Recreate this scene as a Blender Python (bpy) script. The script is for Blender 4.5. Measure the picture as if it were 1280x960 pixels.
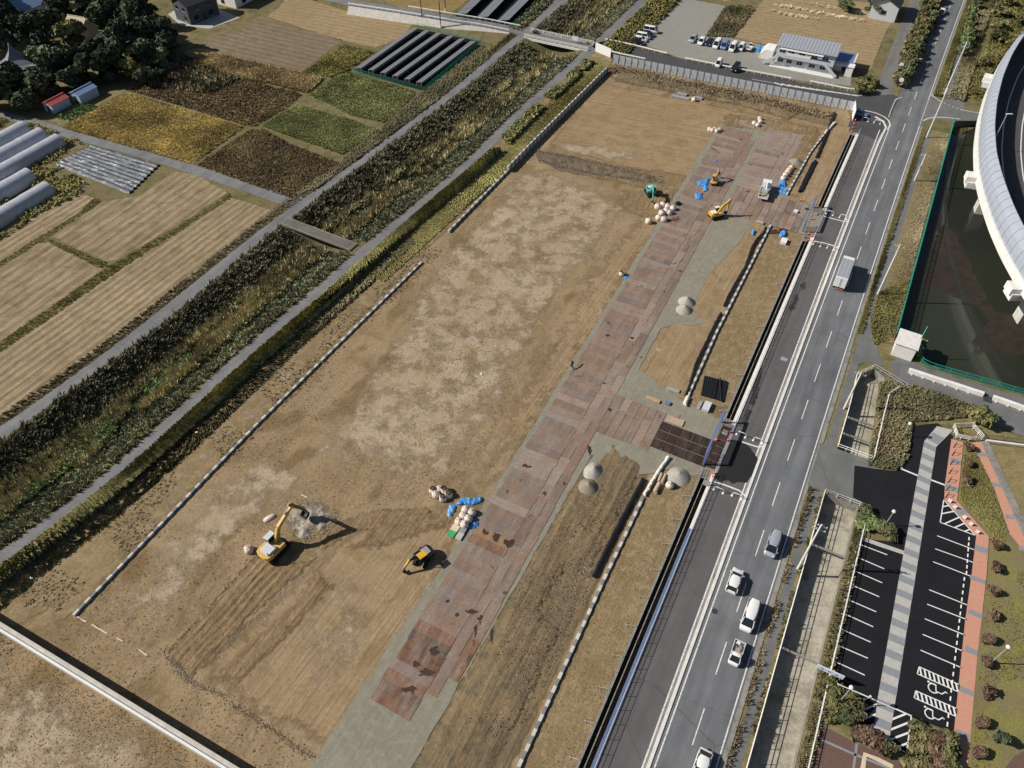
import bpy, bmesh, math, random
import numpy as np
from mathutils import Vector, Matrix, noise as mnoise
from mathutils.geometry import delaunay_2d_cdt, tessellate_polygon
for o in list(bpy.data.objects): bpy.data.objects.remove(o)
S = bpy.context.scene
COL = S.collection
RAD = math.radians
# ------------------------------------------------------------------ camera
CAM_H, PITCH, FPX = 100.0, RAD(47.2), 955.0
cam = bpy.data.cameras.new('camera'); camo = bpy.data.objects.new('camera', cam); COL.objects.link(camo)
camo.location = (0, 0, CAM_H); camo.rotation_euler = (RAD(90) - PITCH, 0, 0)
cam.sensor_fit = 'HORIZONTAL'; cam.sensor_width = 36.0; cam.lens = 36.0 * FPX / 1280.0
cam.clip_start = 1.0; cam.clip_end = 6000.0
S.camera = camo
# ------------------------------------------------------------------ sky, sun, exposure
SUN_EL, SHADOW_AZ = RAD(37.0), RAD(-2.5)
w = bpy.data.worlds.new('World'); S.world = w; w.use_nodes = True
nt = w.node_tree; nt.nodes.clear()
sky = nt.nodes.new('ShaderNodeTexSky'); sky.sky_type = 'NISHITA'; sky.sun_disc = False
sky.sun_elevation = SUN_EL; sky.sun_rotation = RAD(270.0) + SHADOW_AZ * -1
bg = nt.nodes.new('ShaderNodeBackground'); bg.inputs[1].default_value = 0.05
wo = nt.nodes.new('ShaderNodeOutputWorld')
nt.links.new(sky.outputs[0], bg.inputs[0]); nt.links.new(bg.outputs[0], wo.inputs[0])
sl = bpy.data.lights.new('sun', 'SUN'); sl.energy = 5.0; sl.angle = RAD(0.5); sl.color = (1.0, 0.94, 0.85)
so = bpy.data.objects.new('sun', sl); COL.objects.link(so)
sd = Vector((math.cos(SUN_EL) * math.cos(SHADOW_AZ), math.cos(SUN_EL) * math.sin(SHADOW_AZ), -math.sin(SUN_EL)))
so.rotation_euler = sd.to_track_quat('-Z', 'Y').to_euler(); so.location = (-150, 100, 150)
S.view_settings.view_transform = 'Standard'; S.view_settings.look = 'None'
S.view_settings.exposure = 0.15; S.view_settings.gamma = 1.0; S.view_settings.use_curve_mapping = False
S.render.engine = 'CYCLES'

# ------------------------------------------------------------------ positions
# a pixel of the 1280x960 photograph gives a direction; the point is where it meets the level z
def P(px, py, z=0.0):
    u, v = px - 640.0, py - 480.0
    d = FPX * math.sin(PITCH) + v * math.cos(PITCH); f = FPX * math.cos(PITCH) - v * math.sin(PITCH)
    k = (CAM_H - z) / d
    return Vector((u * k, f * k, z))
AX = RAD(62.4)                                  # heading of the highway; s runs along it, t to its right
UX, UY = math.cos(AX), math.sin(AX)
def W(s, t, z=0.0): return Vector((s * UX + t * UY, s * UY - t * UX, z))
def ST(p): return (p[0] * UX + p[1] * UY, p[0] * UY - p[1] * UX)
def tc(s): return 4.75 + 5.5e-5 * (s - 130.0) ** 2       # centre line of the highway
def R(s, off, z=0.0): return W(s, tc(s) + off, z)
def tall(base, top):                            # height of an upright thing from its foot and head pixels
    b = P(*base); best = (1e9, 0)
    for i in range(4, 600):
        z = i * .05; e = (P(top[0], top[1], z) - Vector((b.x, b.y, z))).length
        if e < best[0]: best = (e, z)
    return best[1]
rng = random.Random(7)
nrg = np.random.default_rng(7)

# ------------------------------------------------------------------ objects
def tag(o, label=None, cat=None, group=None, kind=None):
    if label: o['label'] = label
    if cat: o['category'] = cat
    if group: o['group'] = group
    if kind: o['kind'] = kind
    return o
def thing(name, label, cat, loc=(0, 0, 0), rz=0.0, group=None):
    o = bpy.data.objects.new(name, None); COL.objects.link(o)
    o.location = loc; o.rotation_euler = (0, 0, rz); o.empty_display_size = .3
    return tag(o, label, cat, group)
def link(name, me, parent=None):
    o = bpy.data.objects.new(name, me); COL.objects.link(o)
    if parent: o.parent = parent
    return o
def copy_tree(o, parent=None):
    c = o.copy(); COL.objects.link(c); c.parent = parent
    for ch in list(o.children): copy_tree(ch, c)
    return c
class MB:
    def __init__(s): s.v = []; s.f = []; s.sm = []
    def add(s, vs, fs, smooth=False):
        b = len(s.v); s.v += [tuple(x) for x in vs]; s.f += [tuple(i + b for i in f) for f in fs]; s.sm += [smooth] * len(fs); return s
    def box(s, c, d, rz=0.0, top=(1, 1), shift=(0, 0)):
        hx, hy, hz = d[0] / 2, d[1] / 2, d[2] / 2; cs, sn = math.cos(rz), math.sin(rz); vs = []
        for z, kx, ky, ox, oy in ((-hz, 1, 1, 0, 0), (hz, top[0], top[1], shift[0], shift[1])):
            for x, y in ((-hx, -hy), (hx, -hy), (hx, hy), (-hx, hy)):
                x, y = x * kx + ox, y * ky + oy
                vs.append((c[0] + x * cs - y * sn, c[1] + x * sn + y * cs, c[2] + z))
        return s.add(vs, [(3, 2, 1, 0), (4, 5, 6, 7), (0, 1, 5, 4), (1, 2, 6, 5), (2, 3, 7, 6), (3, 0, 4, 7)])
    def bar(s, a, b, w, h):                     # square bar from a to b
        a, b = Vector(a), Vector(b); d = (b - a)
        if d.length < 1e-6: return s
        d.normalize(); up = Vector((0, 0, 1)) if abs(d.z) < .95 else Vector((0, 1, 0))
        x = d.cross(up).normalized(); y = x.cross(d).normalized(); vs = []
        for p in (a, b):
            for i, j in ((-1, -1), (1, -1), (1, 1), (-1, 1)): vs.append(p + x * (i * w / 2) + y * (j * h / 2))
        return s.add(vs, [(3, 2, 1, 0), (4, 5, 6, 7), (0, 1, 5, 4), (1, 2, 6, 5), (2, 3, 7, 6), (3, 0, 4, 7)])
    def tube(s, pts, r, n=8, caps=True, rad=None):
        pts = [Vector(p) for p in pts]; rings = []
        for i, p in enumerate(pts):
            d = (pts[min(i + 1, len(pts) - 1)] - pts[max(i - 1, 0)])
            d = d.normalized() if d.length > 1e-9 else Vector((0, 0, 1))
            up = Vector((0, 0, 1)) if abs(d.z) < .9 else Vector((1, 0, 0))
            x = d.cross(up).normalized(); y = x.cross(d).normalized(); rr = rad[i] if rad else r
            rings.append([p + (x * math.cos(2 * math.pi * k / n) + y * math.sin(2 * math.pi * k / n)) * rr for k in range(n)])
        vs = [q for g in rings for q in g]; fs = []
        for i in range(len(rings) - 1):
            for k in range(n):
                a, b = i * n + k, i * n + (k + 1) % n; fs.append((a, b, b + n, a + n))
        s.add(vs, fs, True)
        if caps:
            s.add(rings[0], [tuple(range(n))[::-1]]); s.add(rings[-1], [tuple(range(n))])
        return s
    def prism(s, poly, z0, z1):
        n = len(poly); vs = [(p[0], p[1], z0) for p in poly] + [(p[0], p[1], z1) for p in poly]
        return s.add(vs, [tuple(range(n))[::-1], tuple(range(n, 2 * n))] + [(i, (i + 1) % n, n + (i + 1) % n, n + i) for i in range(n)])
    def side(s, prof, y0, y1):                  # outline in x-z extruded along y
        n = len(prof); vs = [(p[0], y0, p[1]) for p in prof] + [(p[0], y1, p[1]) for p in prof]
        return s.add(vs, [tuple(range(n)), tuple(range(n, 2 * n))[::-1]] + [(n + i, n + (i + 1) % n, (i + 1) % n, i) for i in range(n)])
    def loft(s, rings, close=True, caps=True, smooth=True):
        n = len(rings[0]); vs = [q for g in rings for q in g]; fs = []
        for i in range(len(rings) - 1):
            for k in range(n if close else n - 1):
                a, b = i * n + k, i * n + (k + 1) % n; fs.append((a, b, b + n, a + n))
        s.add(vs, fs, smooth)
        if caps and close: s.add(rings[0], [tuple(range(n))[::-1]]); s.add(rings[-1], [tuple(range(n))])
        return s
    def mesh(s, name, mat=None, bevel=0.0, seg=2, root=None):
        me = bpy.data.meshes.new(name); vs = s.v
        if root is not None: L = root.location; vs = [(v[0] - L[0], v[1] - L[1], v[2] - L[2]) for v in vs]
        me.from_pydata(vs, [], s.f); me.update()
        me.polygons.foreach_set('use_smooth', s.sm)
        if bevel > 0:
            bm = bmesh.new(); bm.from_mesh(me); bmesh.ops.remove_doubles(bm, verts=bm.verts, dist=1e-5)
            bmesh.ops.recalc_face_normals(bm, faces=bm.faces)
            bmesh.ops.bevel(bm, geom=[e for e in bm.edges if e.is_manifold and e.calc_face_angle(0) > .4], offset=bevel, segments=seg, affect='EDGES', profile=.6)
            bm.to_mesh(me); bm.free()
        else:
            bm = bmesh.new(); bm.from_mesh(me); bmesh.ops.recalc_face_normals(bm, faces=bm.faces); bm.to_mesh(me); bm.free()
        if mat: me.materials.append(mat)
        return me
    def build(s, name, mat, parent=None, bevel=0.0, seg=2, world=False):
        return link(name, s.mesh(name, mat, bevel, seg, parent if (world and parent) else None), parent)
def struct(o): o['kind'] = 'structure'; return o
def flat_mesh(name, pts, mat, z=None):          # concave polygon of world points as one sheet
    pts = [Vector(p) for p in pts]
    if z is not None: pts = [Vector((p.x, p.y, z)) for p in pts]
    tr = tessellate_polygon([[Vector((p.x, p.y, 0)) for p in pts]])
    fs = []
    for a, b, c in tr:
        n = (pts[b] - pts[a]).to_2d(); m = (pts[c] - pts[a]).to_2d()
        fs.append((a, b, c) if n.x * m.y - n.y * m.x > 0 else (a, c, b))
    me = bpy.data.meshes.new(name); me.from_pydata([tuple(p) for p in pts], [], fs); me.update()
    me.materials.append(mat); return me
def rough(pts, amp, step, closed=True, seed=0):  # a hand-made outline: subdivided and wandering
    out = []; n = len(pts); off = Vector((seed * 13.7, seed * 5.1, 0))
    for i in range(n if closed else n - 1):
        a, b = Vector(pts[i]), Vector(pts[(i + 1) % n]); k = max(1, int((b - a).length / step))
        for j in range(k):
            p = a.lerp(b, j / k); q = Vector((p.x, p.y, 0)) * (.6 / step) + off
            p = p + Vector((mnoise.noise(q), mnoise.noise(q + Vector((31, 7, 3))), 0)) * amp
            out.append(p)
    if not closed: out.append(Vector(pts[-1]))
    return out
def sheet(name, pts, mat, z, parent=None, wander=0.0, step=1.5, seed=0):
    if wander: pts = rough([Vector((p[0], p[1], 0)) for p in pts], wander, step, True, seed)
    o = link(name, flat_mesh(name, pts, mat, z), parent)
    return o if parent else struct(o)
def PX(l, z=0.0): return [P(a, b, z) for a, b in l]
def strip_mesh(name, L, Rr, mat):               # ribbon between two polylines
    n = len(L); vs = [tuple(p) for p in L] + [tuple(p) for p in Rr]
    me = bpy.data.meshes.new(name); me.from_pydata(vs, [], [(i, n + i, n + i + 1, i + 1) for i in range(n - 1)]); me.update()
    if me.polygons and me.polygons[0].normal.z < 0: me.flip_normals()
    me.materials.append(mat); return me
def road_strip(name, o0, o1, s0, s1, z, mat, parent=None, ds=6.0):
    n = max(2, int(abs(s1 - s0) / ds) + 1); f0 = o0 if callable(o0) else (lambda s: o0); f1 = o1 if callable(o1) else (lambda s: o1)
    ss = [s0 + (s1 - s0) * i / (n - 1) for i in range(n)]
    o = link(name, strip_mesh(name, [R(s, f0(s), z) for s in ss], [R(s, f1(s), z) for s in ss], mat), parent)
    return o if parent else struct(o)
def ribbon(name, pts, wd, mat, z=None, parent=None):      # constant-width band along a centre polyline
    L, Q = [], []
    for i, p in enumerate(pts):
        p = Vector(p); d = Vector(pts[min(i + 1, len(pts) - 1)]) - Vector(pts[max(i - 1, 0)]); d.z = 0; d.normalize(); n = Vector((-d.y, d.x, 0))
        if z is not None: p = Vector((p.x, p.y, z))
        ww = wd[i] if isinstance(wd, (list, tuple)) else wd
        L.append(p + n * ww / 2); Q.append(p - n * ww / 2)
    o = link(name, strip_mesh(name, L, Q, mat), parent)
    return o if parent else struct(o)
def kerb_mesh(name, pts, wd, z0, z1, mat):      # solid band along a polyline
    L, Q = [], []
    for i, p in enumerate(pts):
        p = Vector(p); d = Vector(pts[min(i + 1, len(pts) - 1)]) - Vector(pts[max(i - 1, 0)]); d.z = 0; d.normalize(); n = Vector((-d.y, d.x, 0))
        L.append(p + n * wd / 2); Q.append(p - n * wd / 2)
    m = MB(); m.loft([[(a.x, a.y, z0), (a.x, a.y, z1), (b.x, b.y, z1), (b.x, b.y, z0)] for a, b in zip(L, Q)], smooth=False)
    return m.mesh(name, mat)
def inside(x, y, poly):
    c = False; n = len(poly); j = n - 1
    for i in range(n):
        xi, yi = poly[i][0], poly[i][1]; xj, yj = poly[j][0], poly[j][1]
        if (yi > y) != (yj > y) and x < (xj - xi) * (y - yi) / (yj - yi) + xi: c = not c
        j = i
    return c
def inside_np(X, Y, poly):
    c = np.zeros(X.shape, bool); n = len(poly); j = n - 1
    for i in range(n):
        xi, yi = poly[i][0], poly[i][1]; xj, yj = poly[j][0], poly[j][1]
        if yi != yj: c ^= ((yi > Y) != (yj > Y)) & (X < (xj - xi) * (Y - yi) / (yj - yi) + xi)
        j = i
    return c
def spread(poly, n, seed=0):                    # n random points in a polygon
    g = np.random.default_rng(seed); A = np.array([(p[0], p[1]) for p in poly]); lo, hi = A.min(0), A.max(0); out = np.zeros((0, 2))
    while len(out) < n:
        q = lo + g.random((n * 2, 2)) * (hi - lo); out = np.vstack([out, q[inside_np(q[:, 0], q[:, 1], poly)]])
    return out[:n]
def np_mesh(name, V, F, mat, tone=None, smooth=False):
    me = bpy.data.meshes.new(name); nv, nf, k = len(V), len(F), F.shape[1]
    me.vertices.add(nv); me.vertices.foreach_set('co', np.ascontiguousarray(V, np.float32).ravel())
    me.loops.add(nf * k); me.loops.foreach_set('vertex_index', np.ascontiguousarray(F, np.int32).ravel())
    me.polygons.add(nf); me.polygons.foreach_set('loop_start', np.arange(0, nf * k, k, dtype=np.int32))
    me.polygons.foreach_set('use_smooth', np.full(nf, smooth))
    if tone is not None:
        a = me.attributes.new('tone', 'FLOAT', 'POINT'); a.data.foreach_set('value', np.ascontiguousarray(tone, np.float32))
    me.update(calc_edges=True); me.materials.append(mat); return me
def scatter(name, pts, z, proto, size, mat, seed=0, tone=None, label=None, cat=None, lean=None, squash=(.7, 1.3)):
    # many copies of a little clump joined into one mass
    PV, PF = proto; g = np.random.default_rng(seed); n = len(pts); k = len(PV)
    th = g.random(n) * 6.283; sc = size[0] + (size[1] - size[0]) * g.random(n); sz = sc * (squash[0] + (squash[1] - squash[0]) * g.random(n))
    c, s_ = np.cos(th)[:, None], np.sin(th)[:, None]
    x = (PV[None, :, 0] * c - PV[None, :, 1] * s_) * sc[:, None]; y = (PV[None, :, 0] * s_ + PV[None, :, 1] * c) * sc[:, None]; zz = PV[None, :, 2] * sz[:, None]
    if lean is not None: x = x + zz * lean[0]; y = y + zz * lean[1]
    zb = z if np.ndim(z) else np.full(n, z)
    V = np.stack([x + pts[:, 0:1], y + pts[:, 1:2], zz + np.asarray(zb)[:, None]], -1).reshape(-1, 3)
    F = (PF[None] + (np.arange(n) * k)[:, None, None]).reshape(-1, PF.shape[1])
    if tone is None: tone = g.random(n)
    T = np.clip(np.repeat(tone, k) + (g.random(n * k) - .5) * .15, 0, 1)
    o = link(name, np_mesh(name, V, F, mat, T)); tag(o, label, cat, None, 'stuff'); return o
def clump_proto(n=10, seed=1, up=.5, r=.5, leaf=.42):      # leafy puff: quads facing many ways
    g = np.random.default_rng(seed); V, F = [], []
    for i in range(n):
        d = g.normal(size=3); d[2] = abs(d[2]); d /= np.linalg.norm(d); c = d * np.array([r, r, up * 1.6]) * (.5 + .5 * g.random()) + np.array([0, 0, .12])
        nn = d + g.normal(size=3) * .5; nn /= np.linalg.norm(nn); a = np.cross(nn, g.normal(size=3)); a /= np.linalg.norm(a); b = np.cross(nn, a)
        q = leaf * (.6 + .6 * g.random()); base = len(V)
        V += [c - a * q * .5 - b * q * .35, c + a * q * .5 - b * q * .3, c + a * q * .4 + b * q * .4, c - a * q * .45 + b * q * .35]; F.append((base, base + 1, base + 2, base + 3))
    return np.array(V), np.array(F)
def blade_proto(n=9, seed=2, h=1.0, r=.35, wd=.10, lean=.45):   # grass tuft: bent blades
    g = np.random.default_rng(seed); V, F = [], []
    for i in range(n):
        a = g.random() * 6.283; d = np.array([math.cos(a), math.sin(a), 0]); sdv = np.array([-d[1], d[0], 0]); o = d * r * g.random(); hh = h * (.6 + .5 * g.random()); l = lean * (.3 + g.random())
        w_ = wd * (.7 + .6 * g.random()); base = len(V)
        V += [o - sdv * w_, o + sdv * w_, o + d * l * .45 + np.array([0, 0, hh * .7]) + sdv * w_ * .8, o + d * l + np.array([0, 0, hh]) - sdv * w_ * .2]; F.append((base, base + 1, base + 2, base + 3))
    return np.array(V), np.array(F)
CLUMP = [clump_proto(9, i, leaf=.48) for i in range(4)]
TUFT = [blade_proto(7, i, wd=.12) for i in range(4)]
FLAT = [clump_proto(5, 20 + i, up=.18, r=.6, leaf=.55) for i in range(3)]
REED = [blade_proto(8, 30 + i, h=1.6, r=.3, wd=.09, lean=.9) for i in range(3)]
# ------------------------------------------------------------------ materials
class NB:
    def __init__(s, name, rough=.9, spec=.25, metal=0.0):
        s.m = bpy.data.materials.new(name); s.m.use_nodes = True; s.t = s.m.node_tree; s.t.nodes.clear()
        s.b = s.t.nodes.new('ShaderNodeBsdfPrincipled'); o = s.t.nodes.new('ShaderNodeOutputMaterial'); s.t.links.new(s.b.outputs[0], o.inputs[0])
        s.b.inputs['Roughness'].default_value = rough; s.b.inputs['Specular IOR Level'].default_value = spec; s.b.inputs['Metallic'].default_value = metal
        g = s.t.nodes.new('ShaderNodeNewGeometry'); s.pos = g.outputs['Position']
    def set(s, i, v):
        if hasattr(v, 'links') or hasattr(v, 'is_linked'): s.t.links.new(v, i)
        elif isinstance(v, (tuple, list)) and len(v) == 3 and i.type == 'RGBA': i.default_value = (*v, 1)
        else: i.default_value = v
    def noise(s, scale, det=4, ro=.6, vec=None, dist=0.0):
        n = s.t.nodes.new('ShaderNodeTexNoise'); n.inputs['Scale'].default_value = scale; n.inputs['Detail'].default_value = det; n.inputs['Roughness'].default_value = ro; n.inputs['Distortion'].default_value = dist
        s.t.links.new(vec if vec is not None else s.pos, n.inputs['Vector']); return n.outputs[0]
    def voro(s, scale, vec=None, feat='F1', out=0):
        n = s.t.nodes.new('ShaderNodeTexVoronoi'); n.inputs['Scale'].default_value = scale; n.feature = feat
        s.t.links.new(vec if vec is not None else s.pos, n.inputs['Vector']); return n.outputs[out]
    def ramp(s, f, stops, interp='LINEAR'):
        n = s.t.nodes.new('ShaderNodeValToRGB'); r = n.color_ramp; r.interpolation = interp
        while len(r.elements) < len(stops): r.elements.new(.5)
        for e, (p, c) in zip(r.elements, stops): e.position = p; e.color = (*c, 1) if isinstance(c, (tuple, list)) else (c, c, c, 1)
        s.t.links.new(f, n.inputs[0]); return n.outputs[0]
    def mix(s, f, a, b, mode='MIX'):
        n = s.t.nodes.new('ShaderNodeMix'); n.data_type = 'RGBA'; n.blend_type = mode
        s.set(n.inputs[0], f); s.set(n.inputs[6], a); s.set(n.inputs[7], b); return n.outputs[2]
    def math(s, op, a, b=0.0, c=0.0):
        n = s.t.nodes.new('ShaderNodeMath'); n.operation = op; s.set(n.inputs[0], a); s.set(n.inputs[1], b); s.set(n.inputs[2], c); return n.outputs[0]
    def rot(s, ang, sc=(1, 1, 1), vec=None):                      # position turned so that x runs along ang
        n = s.t.nodes.new('ShaderNodeMapping'); n.inputs['Rotation'].default_value = (0, 0, -ang); n.inputs['Scale'].default_value = sc
        n.vector_type = 'POINT'; s.t.links.new(vec if vec is not None else s.pos, n.inputs['Vector'])
        if sc != (1, 1, 1):                                       # mapping scales before turning: turn first, then scale
            n.inputs['Scale'].default_value = (1, 1, 1); m = s.t.nodes.new('ShaderNodeMapping'); m.inputs['Scale'].default_value = sc
            s.t.links.new(n.outputs[0], m.inputs['Vector']); return m.outputs[0]
        return n.outputs[0]
    def sep(s, v, k):
        n = s.t.nodes.new('ShaderNodeSeparateXYZ'); s.t.links.new(v, n.inputs[0]); return n.outputs[k]
    def attr(s, name):
        n = s.t.nodes.new('ShaderNodeAttribute'); n.attribute_name = name; return n.outputs['Fac']
    def rnd(s): return s.t.nodes.new('ShaderNodeObjectInfo').outputs['Random']
    def bump(s, h, st=.5, d=.1):
        n = s.t.nodes.new('ShaderNodeBump'); n.inputs['Strength'].default_value = st; n.inputs['Distance'].default_value = d
        s.t.links.new(h, n.inputs['Height']); s.t.links.new(n.outputs[0], s.b.inputs['Normal'])
    def col(s, c): s.set(s.b.inputs['Base Color'], c); return s.m
def ground_mat(name, c0, c1, c2=None, big=.05, mid=.4, fine=3.0, var=.35, bump=.6, bd=.08, rows=None, streak=None, specks=None, rough=.95, patch=None):
    n = NB(name, rough, .15)
    f = n.ramp(n.noise(big, 3, .55), [(.36, 0.0), (.64, 1.0)]); c = n.mix(f, c0, c1)
    if c2: c = n.mix(n.ramp(n.noise(mid, 5, .65, dist=.6), [(.46, 0.0), (.66, 1.0)]), c, c2)
    if patch:                                                      # separate stains with a shape of their own
        sc, lo, hi, pc = patch; v = n.noise(sc, 4, .5, vec=n.rot(AX, (1.0, 1.9, 1)))
        c = n.mix(n.ramp(v, [(lo, 0.0), (hi, 1.0)]), c, pc)
    h = n.noise(fine, 6, .7)
    if streak:
        ang, along, across, amt = streak; q = n.noise(1.0, 4, .6, vec=n.rot(ang, (1 / along, 1 / across, 1)))
        c = n.mix(1.0, c, n.ramp(q, [(.3, 1 - amt), (.7, 1 + amt * .55)]), 'MULTIPLY'); h = n.math('ADD', h, n.math('MULTIPLY', q, 1.2))
    if rows:
        ang, per, cr, amt = rows; y = n.sep(n.rot(ang), 1)
        y = n.math('ADD', y, n.math('MULTIPLY', n.noise(.25, 2), per * .5))
        wv = n.math('SINE', n.math('MULTIPLY', y, 6.2832 / per)); wv = n.math('MULTIPLY_ADD', wv, .5, .5)
        brk = n.ramp(n.noise(1.1, 3, .6), [(.3, .35), (.6, 1.0)])
        c = n.mix(n.math('MULTIPLY', n.math('MULTIPLY', wv, brk), amt), c, cr); h = n.math('ADD', h, n.math('MULTIPLY', wv, -1.5))
    c = n.mix(1.0, c, n.ramp(n.noise(fine, 5, .75), [(.25, 1 - var), (.75, 1 + var)]), 'MULTIPLY')
    if specks:
        sc, th, pc = specks; v = n.voro(sc, n.rot(.3, (1, 1, 1))); gate = n.ramp(n.noise(.07, 4, .6), [(.42, 0.0), (.58, 1.0)])
        c = n.mix(n.math('MULTIPLY', n.ramp(v, [(th * .6, 1.0), (th, 0.0)]), gate), c, pc)
    n.bump(h, bump, bd); return n.col(c)
def plain(name, c, rough=.6, spec=.3, metal=0.0, var=.18, scale=1.5, bump=0.0):
    n = NB(name, rough, spec, metal); k = n.noise(scale, 5, .65)
    if bump: n.bump(n.noise(scale * 6, 4), bump, .03)
    return n.col(n.mix(1.0, c, n.ramp(k, [(.25, 1 - var), (.75, 1 + var)]), 'MULTIPLY'))
def tone_mat(name, stops, rough=.85, gain=1.75, sat=.74):
    n = NB(name, rough, .15); c = n.ramp(n.attr('tone'), [(p, tuple(min(.75, q * gain) for q in k)) for p, k in stops])
    c = n.mix(1.0, c, n.ramp(n.noise(.10, 4), [(.3, .6), (.7, 1.4)]), 'MULTIPLY'); h = n.t.nodes.new('ShaderNodeHueSaturation'); h.inputs['Saturation'].default_value = sat; n.t.links.new(c, h.inputs['Color']); return n.col(h.outputs[0])
def asphalt(name, c, stripe=.10, patch=.25, ang=AX):
    n = NB(name, .85, .25); k = n.noise(.35, 5, .6, vec=n.rot(ang, (.12, 1.6, 1))); q = n.noise(.25, 4, .6); g = n.noise(14, 3, .7)
    cc = n.mix(1.0, c, n.ramp(k, [(.3, 1 - stripe), (.7, 1 + stripe)]), 'MULTIPLY')
    cc = n.mix(1.0, cc, n.ramp(q, [(.3, 1 - patch * .5), (.7, 1 + patch * .5)]), 'MULTIPLY')
    cc = n.mix(1.0, cc, n.ramp(g, [(.3, .86), (.7, 1.14)]), 'MULTIPLY')
    cr = n.ramp(n.voro(.11, n.rot(ang, (1, .6, 1)), 'DISTANCE_TO_EDGE'), [(.0, 1.0), (.006, 0.0)])
    cc = n.mix(n.math('MULTIPLY', cr, .35), cc, (.02, .02, .022)); n.bump(g, .25, .02); return n.col(cc)
M = {}
M['ground'] = ground_mat('ground_grass', (.15, .125, .06), (.20, .16, .085), (.09, .095, .035), .03, .3, 2.0, .4)
M['soil'] = ground_mat('site_soil', (.318, .234, .142), (.275, .198, .113), (.205, .145, .078), .035, .14, 2.2, .32, .8, .1, patch=(.10, .55, .64, (.195, .135, .068)), specks=(1.5, .26, (.15, .11, .065)), streak=(AX, 6.0, 1.6, .10))
M['bare'] = ground_mat('graded_soil', (.300, .215, .125), (.325, .240, .145), (.250, .176, .096), .05, .3, 2.2, .22, .7, .08, streak=(AX - RAD(2), 12.0, .4, .24))
M['bare_cross'] = ground_mat('graded_soil_cross', (.290, .202, .112), (.320, .232, .138), (.245, .170, .092), .05, .3, 2.0, .22, .5, .06, streak=(AX - RAD(83), 14.0, .5, .24))
M['dirt'] = ground_mat('rough_dirt', (.232, .166, .092), (.178, .138, .086), (.140, .115, .074), .06, .4, 1.8, .3, 1.0, .12, streak=(AX, 12.0, .55, .30))
M['drydirt'] = ground_mat('dry_grass_dirt', (.255, .185, .095), (.205, .150, .078), (.30, .232, .140), .10, .6, 3.0, .30, .8, .08, streak=(AX, 3.0, .7, .12))
M['mud'] = ground_mat('tracked_mud', (.250, .175, .096), (.205, .142, .076), (.285, .205, .118), .1, .5, 2.4, .3, 1.0, .15, streak=(AX, 8.0, .45, .25))
M['darkmud'] = ground_mat('dark_clods', (.150, .118, .080), (.190, .148, .098), (.105, .085, .060), .12, .8, 2.5, .4, 1.0, .2)
M['gravel'] = ground_mat('fine_gravel', (.245, .228, .180), (.220, .202, .158), (.275, .258, .210), .1, .8, 8.0, .2, .5, .04, streak=(AX, 5.0, .5, .10))
M['gravel_lot'] = ground_mat('lot_gravel', (.255, .250, .222), (.235, .232, .210), (.275, .265, .232), .06, .5, 6.0, .14, .3, .03)
M['stubble'] = ground_mat('rice_stubble', (.36, .282, .18), (.31, .24, .148), (.25, .19, .11), .05, .4, 3.5, .35, .8, .08, rows=(AX - RAD(1), 1.75, (.16, .12, .07), .5), streak=(AX - RAD(1), 14.0, .5, .34))
M['stubble2'] = ground_mat('rice_stubble_fine', (.345, .27, .175), (.295, .228, .142), (.22, .168, .095), .05, .3, 3.5, .38, .8, .08, rows=(AX + RAD(1), 2.3, (.15, .115, .065), .5), streak=(AX + RAD(1), 10.0, .6, .38))
M['plough'] = ground_mat('plough_field', (.225, .180, .122), (.195, .150, .098), (.16, .120, .075), .04, .4, 3.0, .3, .9, .1, rows=(AX - RAD(88), 2.4, (.13, .098, .062), .5))
M['straw'] = ground_mat('straw_field', (.34, .255, .150), (.30, .222, .125), (.255, .19, .10), .05, .5, 3.0, .25, .6, .06, rows=(AX - RAD(85), 2.2, (.20, .148, .08), .55))
M['weedred'] = ground_mat('red_weed_soil', (.16, .112, .06), (.19, .135, .07), (.11, .098, .045), .08, .5, 2.0, .45)
M['weedgreen'] = ground_mat('green_weed_soil', (.19, .195, .075), (.22, .20, .085), (.14, .15, .055), .08, .5, 2.0, .4)
M['gold'] = ground_mat('gold_field', (.40, .31, .10), (.35, .265, .085), (.26, .195, .07), .08, .4, 2.5, .35)
M['tan'] = ground_mat('tan_grass', (.27, .190, .075), (.235, .165, .07), (.18, .13, .055), .08, .4, 2.5, .3)
M['drygrass'] = ground_mat('dry_lawn', (.26, .205, .10), (.22, .18, .085), (.17, .15, .065), .1, .6, 3.0, .35)
M['lawn'] = ground_mat('park_lawn', (.205, .175, .085), (.17, .145, .075), (.215, .205, .055), .12, .22, 3.5, .3)
M['verge'] = ground_mat('verge', (.19, .165, .075), (.235, .19, .095), (.125, .12, .05), .1, .6, 3.0, .4)
M['bank'] = ground_mat('bank_soil', (.11, .10, .05), (.14, .125, .055), (.075, .072, .032), .1, .6, 2.0, .4)
M['asphalt'] = asphalt('old_asphalt', (.138, .144, .153), .26, .22)
M['newasphalt'] = asphalt('new_asphalt', (.110, .105, .106), .14, .2)
M['darkasphalt'] = asphalt('dark_asphalt', (.068, .068, .072), .08, .2)
M['parkasphalt'] = asphalt('car_park_asphalt', (.011, .0115, .015), .03, .35)
M['path'] = asphalt('path_asphalt', (.172, .174, .178), .16, .3)
M['lane'] = asphalt('lane_asphalt', (.165, .160, .150), .10, .3)
M['walk'] = asphalt('walk_asphalt', (.145, .147, .146), .08, .3)
M['white'] = plain('white_paint', (.72, .72, .70), .6, .3, 0, .12, 3.0)
def worn(name, c):
    n = NB(name, .7, .2); k = n.noise(5, 5, .7); return n.col(n.mix(n.ramp(k, [(.36, .75), (.5, 0.0)]), c, (.16, .16, .165)))
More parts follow.
